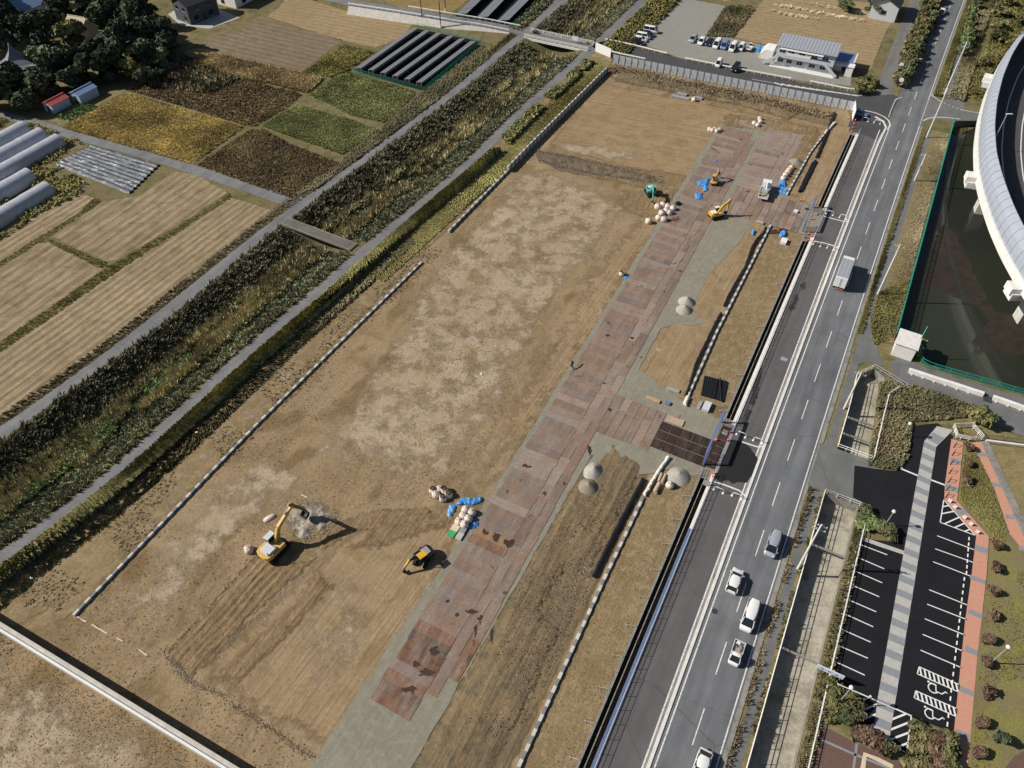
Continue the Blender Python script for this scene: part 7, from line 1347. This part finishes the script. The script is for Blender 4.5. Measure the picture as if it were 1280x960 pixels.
# ------------------------------------------------------------------ trees
def crown_mesh(seed, rx, h, n, leaf, mat, lobes=9, base=.28):
    g = np.random.default_rng(seed); L = []
    for i in range(lobes): a = g.random() * 6.283; rr = rx * (.15 + .55 * g.random()); L.append((rr * math.cos(a), rr * math.sin(a), h * (base + (.92 - base) * g.random()), rx * (.32 + .22 * g.random())))
    L.append((0, 0, h * .72, rx * .55)); L = np.array(L); k = g.integers(0, len(L), n); d = g.normal(size=(n, 3)); d /= np.linalg.norm(d, axis=1)[:, None]; d[:, 2] = np.abs(d[:, 2]) * .95 - .25
    r = (.62 + .42 * g.random(n))[:, None] * L[k, 3:4]; c = L[k, :3] + d * r * np.array([1, 1, .85]); nn = d + g.normal(size=(n, 3)) * .55; nn /= np.linalg.norm(nn, axis=1)[:, None]
    a = np.cross(nn, g.normal(size=(n, 3))); a /= np.linalg.norm(a, axis=1)[:, None]; b = np.cross(nn, a); s_ = (leaf * (.6 + .8 * g.random(n)))[:, None]
    V = np.stack([c - a * s_ * .5 - b * s_ * .3, c + a * s_ * .5 - b * s_ * .35, c + a * s_ * .4 + b * s_ * .4, c - a * s_ * .45 + b * s_ * .35], 1).reshape(-1, 3); F = np.arange(n * 4).reshape(-1, 4)
    tone = np.repeat(np.clip(.5 + .22 * g.normal(size=len(L))[k] + .18 * g.normal(size=n), 0, 1), 4); return np_mesh('crown', V, F, mat, tone)
def trunk_mesh(seed, h, r):
    g = random.Random(seed); m = MB(); m.tube([(0, 0, -.1), (.05, 0, h * .3), (.1, .1, h * .6), (0, .1, h * .85)], r, 8, rad=[r, r * .8, r * .5, r * .15])
    for i in range(5): a = i * 1.3 + g.random(); z = h * (.3 + .1 * i); e = h * .28; m.tube([(.05, .03, z), (math.cos(a) * e * .5, math.sin(a) * e * .5, z + e * .4), (math.cos(a) * e, math.sin(a) * e, z + e * .8)], r * .4, 5, rad=[r * .45, r * .3, r * .08])
    return m.mesh('trunk', M['bark'])
TREE = {}
for nm, mt in (('dark', 'leaf_dark'), ('mid', 'leaf_mid'), ('yel', 'leaf_yellow'), ('grey', 'leaf_grey')):
    TREE[nm] = [(crown_mesh(40 + i + len(nm) * 7, 1.0, 2.0, 2600, .19, M[mt], 10), trunk_mesh(i, 2.0, .07)) for i in range(3 if nm == 'dark' else 2)]
BUSH = {nm: [(crown_mesh(80 + i + j * 9, 1.0, 1.35, 520, .34, M[mt], 7, .2), trunk_mesh(50 + i, 1.2, .06)) for i in range(2)] for j, (nm, mt) in enumerate((('mid', 'leaf_mid'), ('brown', 'leaf_brown'), ('hedge', 'leaf_hedge'), ('yel', 'leaf_yellow'), ('dark', 'leaf_dark'), ('bright', 'leaf_bright')))}
def tree(kind, px, r, h, label, group=None, name='tree', lib=None, cat='tree'):
    v = (lib or TREE)[kind]; cm, tm = v[rng.randrange(len(v))]; t = thing(name, label, cat, P(*px), rng.random() * 6.28, group); hz = h / (2.0 if lib is None else 1.35); o = link('crown', cm, t); o.scale = (r, r * rng.uniform(.9, 1.1), hz); o = link('trunk', tm, t); o.scale = (r, r, hz)
    return t
GT = 'dark trees crowding the top left corner'
for i, (x, y, r, h) in enumerate(((202, 62, 5.5, 11), (172, 52, 5.5, 12), (214, 76, 4.2, 8), (186, 88, 4.5, 9), (152, 88, 5.0, 10), (138, 48, 5.5, 12), (158, 70, 5.0, 11), (112, 96, 4.8, 9), (82, 104, 5.0, 10), (60, 80, 4.6, 9), (44, 56, 4.8, 10), (16, 44, 5.5, 11), (4, 86, 5.5, 11), (20, 126, 5.0, 9), (50, 122, 4.6, 8), (66, 118, 4.2, 7), (98, 112, 4.0, 7), (128, 104, 4.5, 9), (-8, 138, 5.0, 9), (34, 140, 3.6, 6), (148, 98, 4.0, 8), (182, 106, 2.8, 5), (122, 30, 5.5, 11), (84, 26, 4.6, 9), (0, 24, 5.5, 12), (66, 44, 4.0, 8), (-30, 60, 6, 12), (-35, 110, 6, 11), (150, 26, 5.2, 11), (182, 36, 4.6, 10), (200, 104, 2.4, 4.5), (-20, 20, 6, 12))):
    tree('dark', (x, y), r * 1.12, h, 'dense dark evergreen tree in the shaded grove at the top left', GT)
tree('yel', (96, 66), 4.6, 9.5, 'yellow green round tree standing out among the dark trees'); tree('grey', (62, 92), 4.0, 8, 'grey green tree left of the yellow green tree'); tree('yel', (168, 100), 3.2, 6, 'dry yellowish bushy tree at the edge of the dark grove'); tree('grey', (206, 84), 3.0, 6, 'bare looking greyish tree at the right end of the grove')
tree('mid', (1089, 20), 3.0, 4.2, 'dark green round bush beside the grey farm house'); tree('mid', (1056, 14), 3.0, 3.6, 'broad bush left of the farm house at the top')
# roadside hedge row
for i in range(16):
    k = i / 15; x, y = 1122 + 46 * k + rng.uniform(-1.5, 1.5), 108 - 118 * k; tree('hedge' if rng.random() < .7 else 'mid', (x, y), 3.0 if i else 2.0, 3.6 if i > 1 else 2.4, 'shaggy roadside shrub in the tall row shading the highway', 'row of roadside shrubs', 'roadside_shrub', BUSH, 'shrub')
    tree('hedge' if rng.random() < .5 else 'mid', (x + 6 + 3 * k, y - 3), 2.6, 3.2, 'shaggy roadside shrub in the tall row shading the highway', 'row of roadside shrubs', 'roadside_shrub', BUSH, 'shrub')
for i in range(9): k = i / 8; tree('bright' if i % 3 else 'mid', (1202 + 20 * k, 70 - 78 * k), 2.2, 3.0, 'green verge shrub between the highway pavement and the side lane', 'green shrubs on the upper verge', 'verge_shrub', BUSH, 'shrub')
for i, (x, y, r) in enumerate(((1243, 52, 3.4), (1248, 38, 3.6), (1252, 22, 3.6), (1256, 6, 3.6), (1226, 82, 2.4), (1262, 60, 2.2), (1272, 30, 2.6))): tree('hedge', (x, y), r, 3.0, 'olive bush on the rough bank behind the side lane', 'olive bushes behind the side lane', 'bank_bush', BUSH, 'bush')
for i, (x, y) in enumerate(((1241, 741), (1237, 770), (1235, 800), (1232, 832), (1230, 866), (1226, 903), (1222, 940), (1245, 684), (1244, 714))): tree('brown', (x, y), 1.05, 1.3, ['third', 'fourth', 'fifth', 'sixth', 'seventh', 'eighth', 'lowest', 'topmost', 'second'][i] + ' round reddish brown bush from the top in the row beside the pink walk' if i != 6 and i != 7 else ['lowest', 'topmost'][i - 6] + ' round reddish brown bush in the row beside the pink walk', 'row of brown bushes', 'round_bush', BUSH, 'bush')
for i, (x, y) in enumerate(((1211, 562), (1210, 583), (1207, 604))): tree('brown', (x, y), 1.0, 1.2, ['upper', 'middle', 'lower'][i] + ' small brown bush in the grass between the two pink walks', 'brown bushes between the pink walks', 'round_bush', BUSH, 'bush')
for i, (x, y, r, kd) in enumerate(((1042, 868, 2.0, 'yel'), (1060, 878, 2.0, 'hedge'), (1052, 893, 2.0, 'mid'), (1040, 890, 1.8, 'yel'), (1066, 900, 1.6, 'hedge'), (1078, 918, 1.6, 'brown'), (1092, 928, 1.5, 'brown'), (1108, 938, 1.3, 'hedge'))): tree(kd, (x, y), r, 1.8, 'bush in the planted corner left of the lower hatched bays', 'bushes in the lower left planted corner', 'park_bush', BUSH, 'bush')
for i, (x, y) in enumerate(((1150, 922), (1166, 928), (1180, 934), (1148, 938), (1162, 944), (1178, 950), (1150, 956), (1168, 962), (1184, 966), (1142, 958))): tree(('hedge', 'brown', 'yel')[i % 3], (x, y), 1.9, 1.7, 'shrub in the large brownish shrub block below the wheelchair bays', 'shrub block below the wheelchair bays', 'park_bush', BUSH, 'bush')
for i, (x, y, kd) in enumerate(((1084, 655, 'bright'), (1096, 662, 'mid'), (1080, 645, 'mid'), (1104, 668, 'hedge'))): tree(kd, (x, y), 1.8, 1.5, 'green bush on the corner above the left parking bays', 'bushes above the left bays', 'park_bush', BUSH, 'bush')
tree('yel', (1222, 527), 2.4, 3.0, 'bright yellow green bush behind the white enclosure', None, 'bright_bush', BUSH, 'bush'); tree('dark', (1250, 925), 1.0, 1.8, 'small dark green conifer on the lawn beside the brown bushes', None, 'small_conifer', BUSH, 'tree')
for i, (x, y) in enumerate(((1077, 110), (1083, 104), (1074, 118), (1086, 116), (1090, 108))): tree('hedge', (x, y), 2.0, 2.2, 'wild bush in the corner between the office and the farm lane ditch', 'bushes beside the office', 'wild_bush', BUSH, 'bush')
for i, (x, y) in enumerate(((1150, 432), (1146, 447))): tree('yel', (x, y), 1.2, 1.2, 'small wild bush at the sluice by the pond corner', 'bushes at the sluice', 'wild_bush', BUSH, 'bush')

# ------------------------------------------------------------------ ground cover that nobody could count
def gate_noise(pts, f, lo, off=0.0):
    return np.array([mnoise.noise(Vector((p[0] * f, p[1] * f, off))) for p in pts]) > lo
def in_river(n, k0, k1, seed, s0=-12, s1=334):
    g = np.random.default_rng(seed); s = s0 + (s1 - s0) * g.random(n); k = k0 + (k1 - k0) * g.random(n); SA = np.array(SR); a = np.interp(s, SA, [lpr[q] + .25 for q in SR]); b = np.interp(s, SA, [rpl[q] - .25 for q in SR]); t = a + (b - a) * k
    z = np.array([bank_z(q) for q in k]); ok = ~((np.abs(s - 102) < 2.0)) & ~((s > 209) & (s < 216.5) & (k < 1.01)); pts = np.stack([s * UX + t * UY, s * UY - t * UX], 1); return pts[ok], z[ok], s[ok], k[ok], t[ok]
p, z, s, k, t = in_river(12000, .0, .42, 15); scatter('bank_tall_grass', p, z - .05, TUFT[2], (.6, 1.3), M['bank_mix'], 15, None, 'tall olive brown grass matted over the left bank of the river', 'grass', (.25, -.1))
p, z, s, k, t = in_river(13000, .03, .38, 1); scatter('bank_shrubs', p, z - .1, CLUMP[0], (.45, 1.15), M['leaf_dark2'], 1, np.clip(.35 + .25 * np.random.default_rng(1).normal(size=len(p)), 0, 1), 'dense dark green scrub covering the shaded left bank of the river', 'scrub')
p, z, s, k, t = in_river(20000, .36, .70, 2); m_ = np.array([mnoise.noise(Vector((a * .02, b * .85, 2))) + .5 * mnoise.noise(Vector((a * .2, b * .4, 6))) for a, b in zip(s, t)]) > .05; scatter('river_reeds', p[m_], z[m_], REED[0], (.7, 1.25), M['reed'], 2, None, 'golden reeds lying in long combed ridges along the river bed', 'reeds', (-.25, -.1))
p, z, s, k, t = in_river(9000, .38, .7, 3); scatter('river_grass', p, z, FLAT[0], (.5, 1.1), M['reedgreen'], 3, None, 'low olive grass between the reed ridges of the river bed', 'grass')
p, z, s, k, t = in_river(11500, .62, .985, 4); scatter('bank_grass', p, z, TUFT[1], (.4, 1.0), M['leaf_grey'], 4, None, 'grey green tall grass on the sunny right bank of the river', 'grass')
p, z, s, k, t = in_river(2200, .9, 1.0, 14); scatter('bank_edge_grass', p, z, TUFT[0], (.4, .8), M['leaf_gold'], 4, None, 'dry straw coloured grass fringe along the right river path', 'grass')
p, z, s, k, t = in_river(4200, .42, .64, 5, -12, 62); m_ = gate_noise(p, .07, -.12, 3); scatter('river_cress', p[m_], z[m_] + .7, FLAT[1], (.5, 1.0), M['leaf_bright'], 5, None, 'bright green water plants in the near stretch of the river', 'water plants')
def along_strip(n, f0, f1, s0, s1, seed):
    g = np.random.default_rng(seed); s = s0 + (s1 - s0) * g.random(n); SA = np.array(SR); base = np.interp(s, SA, [rpr[q] for q in SR]); t = base + f0 + (f1 - f0) * g.random(n); return np.stack([s * UX + t * UY, s * UY - t * UX], 1), s
p, s = along_strip(11000, .2, 3.0, -12, 150, 6); scatter('path_hedge', p, 0.0, CLUMP[2], (.55, 1.35), M['leaf_path'], 6, None, 'yellow green overgrown hedge along the right river path', 'hedge', None, (.7, 1.5))
p, s = along_strip(2600, .2, 3.2, 150, 206, 7); m_ = gate_noise(p, .12, -.1); scatter('path_hedge', p[m_], 0.0, CLUMP[3], (.6, 1.3), M['leaf_yellow'], 7, None, 'patchy yellow green bushes along the far part of the right river path', 'hedge')
p, s = along_strip(8000, 2.4, 8.5, 95, 206, 8); scatter('strip_grass', p, .04, FLAT[0], (.3, .75), M['weed_olive2'], 8, None, 'yellowish grass between the right river path and the far block wall', 'grass')
p, s = along_strip(6000, 2.6, 13.5, -12, 110, 9); m_ = gate_noise(p, .11, -.05, 2); scatter('strip_weeds', p[m_], .04, FLAT[1], (.12, .4), M['weed_dry'], 9, None, 'dry brown weeds between the hedge and the long block wall', 'weeds')
p, s = along_strip(4000, 2.8, 6.5, -12, 110, 19); scatter('strip_green', p, .04, FLAT[2], (.3, .8), M['weed_mix'], 19, None, 'dark green weeds in the shade of the hedge', 'weeds')
g = np.random.default_rng(10); s = -12 + 225 * g.random(6000); tt = np.interp(s, np.array(SR), [lpl[q] for q in SR]) - .1 - 2.4 * g.random(6000) ** 1.3; p = np.stack([s * UX + tt * UY, s * UY - tt * UX], 1); scatter('path_verge', p, .03, TUFT[1], (.2, .55), M['weed_dry2'], 10, None, 'rough grass verge along the left river path', 'grass')
s = 216 + 110 * g.random(3500); tt = np.interp(s, np.array(SR), [rpr[q] for q in SR]) + .3 + 9 * g.random(3500); p = np.stack([s * UX + tt * UY, s * UY - tt * UX], 1); scatter('far_bank_grass', p, .03, CLUMP[0], (.5, 1.3), M['weed_olive'], 11, None, 'yellow green grass bank between the far river path and the gravel lot', 'grass')
s = 216 + 110 * g.random(2500); tt = np.interp(s, np.array(SR), [lpl[q] for q in SR]) - .3 - 5 * g.random(2500); p = np.stack([s * UX + tt * UY, s * UY - tt * UX], 1); scatter('far_verge_grass', p, .03, CLUMP[1], (.4, 1.0), M['weed_mix'], 12, None, 'green grass beside the far left path behind the solar panels', 'grass')
def patch(name, px, n, proto, size, mat, label, cat, seed, z=.03, gate=None, sq=(.7, 1.3)):
    p = spread([tuple(q.xy) for q in PX(px)], n, seed)
    if gate: p = p[gate_noise(p, *gate)]
    return scatter(name, p, z, proto, size, M[mat], seed, np.clip(.5 + .5 * np.array([mnoise.noise(Vector((a[0] * .13, a[1] * .13, seed))) for a in p]) + .16 * np.random.default_rng(seed).normal(size=len(p)), 0, 1), label, cat, None, sq)
patch('golden_crop', [(160, 116), (304, 159), (240, 206), (77, 160)], 8000, TUFT[2], (.3, .65), 'weed_gold', 'ripe golden crop filling the square field', 'crop', 21)
patch('tall_weeds', [(163, 114), (192, 80), (235, 72), (300, 98), (378, 118), (366, 130), (322, 158), (306, 157)], 7000, CLUMP[1], (.25, .6), 'weed_red', 'reddish brown tall weeds behind the golden field', 'weeds', 22)
patch('green_weeds', [(180, 90), (205, 72), (240, 78), (300, 100), (260, 118), (190, 108)], 2600, CLUMP[2], (.5, 1.3), 'weed_mix', 'dull green scrub at the edge of the dark grove', 'weeds', 23)
patch('tall_weeds', [(246, 206), (312, 163), (330, 162), (362, 180), (424, 204), (392, 236), (364, 248), (300, 226)], 7000, CLUMP[0], (.22, .55), 'weed_red', 'rusty brown tall weeds right of the golden field', 'weeds', 24)
patch('green_crop', [(327, 158), (370, 131), (440, 150), (472, 163), (428, 194)], 5500, TUFT[0], (.25, .55), 'weed_green', 'pale green crop in the square field beside the left path', 'crop', 25)
patch('green_crop', [(385, 119), (420, 96), (437, 91), (522, 115), (483, 155), (440, 145)], 5500, TUFT[3], (.25, .6), 'weed_green', 'green overgrown crop below the solar array', 'crop', 26)
patch('olive_crop', [(378, 91), (430, 57), (467, 65), (437, 88), (412, 97)], 3000, TUFT[1], (.35, .7), 'weed_olive2', 'olive green crop left of the solar array', 'crop', 27)
patch('tan_grass', [(230, 68), (250, 63), (320, 80), (374, 92), (405, 98), (385, 117), (340, 106), (270, 94)], 4500, TUFT[2], (.5, .9), 'leaf_tan', 'tan tall grass in the narrow strip below the ploughed field', 'grass', 28)
patch('field_margin', [(364, 248), (424, 206), (428, 196), (474, 164), (524, 117), (530, 114), (604, 56), (612, 72), (570, 107), (525, 142), (460, 190), (392, 239)], 4200, CLUMP[3], (.2, .6), 'weed_mix2', 'rough green margin between the fields and the left path', 'grass', 29)
patch('greenhouse_weeds', [(-60, 250), (-60, 150), (0, 148), (45, 156), (105, 178), (50, 212), (75, 210), (120, 235), (60, 262), (0, 300), (-60, 330)], 5200, CLUMP[0], (.4, 1.0), 'weed_olive2', 'yellowish weeds growing between the tunnel greenhouses', 'weeds', 30, gate=(.12, -.1, 4))
patch('vegetable_rows', [(72, 147), (105, 130), (122, 134), (88, 152)], 700, FLAT[2], (.4, .8), 'leaf_bright', 'green vegetables in the small plot beside the sheds', 'vegetables', 31)
patch('bund_grass', [(-160, 545), (-160, 535), (0, 428), (136, 333), (215, 288), (286, 242), (290, 247), (217, 294), (150, 338), (0, 441)], 3000, TUFT[0], (.14, .34), 'weed_olive2', 'green grass on the long bund between the stubble fields', 'grass', 32)
patch('bund_grass', [(48, 304), (60, 298), (132, 328), (140, 333), (124, 336), (60, 303)], 600, TUFT[1], (.14, .34), 'weed_olive2', 'green grass on the short cross bund between the stubble fields', 'grass', 33)
patch('bund_grass', [(-60, 372), (0, 333), (48, 304), (128, 252), (118, 247), (96, 268), (44, 299), (0, 327), (-60, 366)], 900, TUFT[1], (.14, .34), 'weed_olive2', 'green grass on the bund below the nearest greenhouse', 'grass', 34)
# the site: scattered dry tufts
hb = [ST(q) for q in site]; pts = spread([tuple(q.xy) for q in site], 90000, 41); sp = np.array([ST(q) for q in pts]); ok = (sp[:, 1] < -36) & (sp[:, 1] > -76)
bareA = [tuple(q.xy) for q in PX(BARE_A)]; ok &= ~inside_np(pts[:, 0], pts[:, 1], bareA)
for px in ([(385, 705), (435, 660), (545, 635), (580, 660), (560, 715), (440, 935), (415, 950), (235, 845), (208, 822), (322, 692)], [(815, 238), (740, 335), (690, 420), (640, 500), (610, 560), (560, 640), (640, 600), (725, 460), (800, 335), (865, 232)], [(668, 186), (850, 218), (850, 280), (780, 262), (670, 206)]): ok &= ~inside_np(pts[:, 0], pts[:, 1], [tuple(q.xy) for q in PX(px)])
pts = pts[ok]; dens = np.array([mnoise.noise(Vector((a[0] * .05, a[1] * .05, 1))) + .6 * mnoise.noise(Vector((a[0] * .25, a[1] * .25, 8))) for a in pts]); pts = pts[dens > -.18]
scatter('site_tufts', pts[:18000], .03, FLAT[1], (.05, .19), M['weed_dry'], 41, None, 'countless small dry tufts dotting the bare site ground', 'tufts')
patch('corner_weeds', [(-60, 800), (0, 790), (270, 962), (260, 1050), (-60, 1050)], 6500, FLAT[0], (.05, .2), 'weed_dry', 'dry tufts in the corner below the white parapet', 'tufts', 42)
patch('strip_tufts', [(650, 962), (757, 722), (830, 578), (880, 585), (818, 722), (722, 962)], 2500, FLAT[0], (.06, .2), 'leaf_gold', 'straw tufts between the lower block wall and the ditch', 'tufts', 43)
patch('strip_tufts', [(868, 498), (905, 415), (966, 292), (990, 300), (905, 520)], 2000, FLAT[0], (.06, .2), 'leaf_gold', 'straw tufts between the upper block wall and the ditch', 'tufts', 44)
# east side
def off_strip(name, o0, o1, s0, s1, n, proto, size, mat, label, seed, cat='grass', gate=None):
    g = np.random.default_rng(seed); s = s0 + (s1 - s0) * g.random(n); o = o0 + (o1 - o0) * g.random(n); t = np.array([tc(q) for q in s]) + o; p = np.stack([s * UX + t * UY, s * UY - t * UX], 1)
    if gate: p = p[gate_noise(p, *gate)]
    scatter(name, p, .05, proto, size, M[mat], seed, None, label, cat)
off_strip('kerb_weeds', 4.4, 5.0, -20, 84, 900, TUFT[0], (.25, .6), 'weed_dry', 'dry weeds along the kerb of the lower highway', 51, gate=(.3, -.15)); off_strip('canal_weeds', 6.0, 6.6, -20, 84, 700, TUFT[1], (.25, .6), 'weed_mix', 'weeds between the pavement and the lower canal rail', 52, gate=(.25, -.1)); off_strip('canal_bank_grass', 12.1, 13.4, -20, 84, 1800, TUFT[2], (.3, .7), 'weed_mix', 'grass strip between the lower canal and the car park', 53)
off_strip('road_verge', 4.3, 5.1, 124, 210, 1600, TUFT[3], (.25, .55), 'weed_olive', 'narrow grassy verge along the middle highway', 54); off_strip('pond_side_grass', 6.8, 10.8, 124, 211, 9000, FLAT[1], (.12, .4), 'leaf_gold', 'dry grass between the pavement and the pond fence', 55); off_strip('upper_verge', 4.3, 6.2, 231, 330, 2400, TUFT[0], (.35, .8), 'weed_olive', 'yellow grass verge along the upper highway', 56); off_strip('upper_rough', 8.0, 12.0, 231, 330, 2200, CLUMP[2], (.4, 1.0), 'weed_mix', 'rough green growth beyond the upper highway pavement', 57)
patch('pond_corner_weeds', [(1098, 366), (1138, 350), (1120, 420), (1092, 432), (1088, 400)], 2600, CLUMP[1], (.2, .5), 'weed_olive', 'green weeds at the pond corner above the hut', 'weeds', 58)
patch('basin_weeds', [(1100, 478), (1118, 478), (1160, 488), (1215, 508), (1205, 522), (1172, 526), (1140, 528), (1134, 575), (1120, 588), (1084, 582), (1094, 530)], 5000, CLUMP[0], (.28, .7), 'weed_mix', 'tangled olive weeds between the upper canal basin and the car park', 'weeds', 59)
patch('bank_weeds', [(1208, 118), (1226, 80), (1240, 40), (1256, 0), (1330, -10), (1300, 25), (1258, 62), (1238, 95), (1226, 130)], 5500, CLUMP[2], (.35, .85), 'weed_olive', 'yellow green rough grass below the curved viaduct', 'weeds', 60)
patch('bed_grass', [(1206, 556), (1215, 556), (1242, 612), (1260, 668), (1250, 690), (1240, 668), (1200, 625)], 3500, FLAT[0], (.15, .4), 'weed_olive', 'rough grass island between the two pink walks', 'grass', 61)
patch('lawn_tufts', [(1236, 720), (1280, 700), (1330, 800), (1330, 960), (1212, 960)], 4000, FLAT[1], (.08, .22), 'weed_olive', 'yellowish lawn beside the lower pink walk', 'grass', 62, .05, (.15, -.05, 3))
patch('lot_weeds', [(882, 46), (906, 9), (936, 7), (943, 13), (916, 47)], 2200, CLUMP[0], (.3, .8), 'weed_mix', 'dark dry weeds between the gravel lot and the straw field', 'weeds', 63)
patch('site_corner_weeds', [(762, 92), (768, 82), (920, 114), (1040, 142), (1036, 150), (930, 130), (850, 114)], 1600, FLAT[2], (.25, .6), 'weed_dry', 'dry weeds on the rough bank under the panel fence', 'weeds', 64, .3)
g = np.random.default_rng(70)
bx = PX([(960, 22), (1120, 30), (1124, 14), (970, 2)]); p = spread([tuple(q.xy) for q in bx], 900, 71); row = np.array([ST(q)[0] for q in p]); p = p[(np.abs((row % 6.0) - 3) < .8)]; scatter('straw_bundles', p, .04, TUFT[2], (.5, .9), M['leaf_straw'], 71, None, 'rows of pale straw bundles on the field behind the office', 'straw')
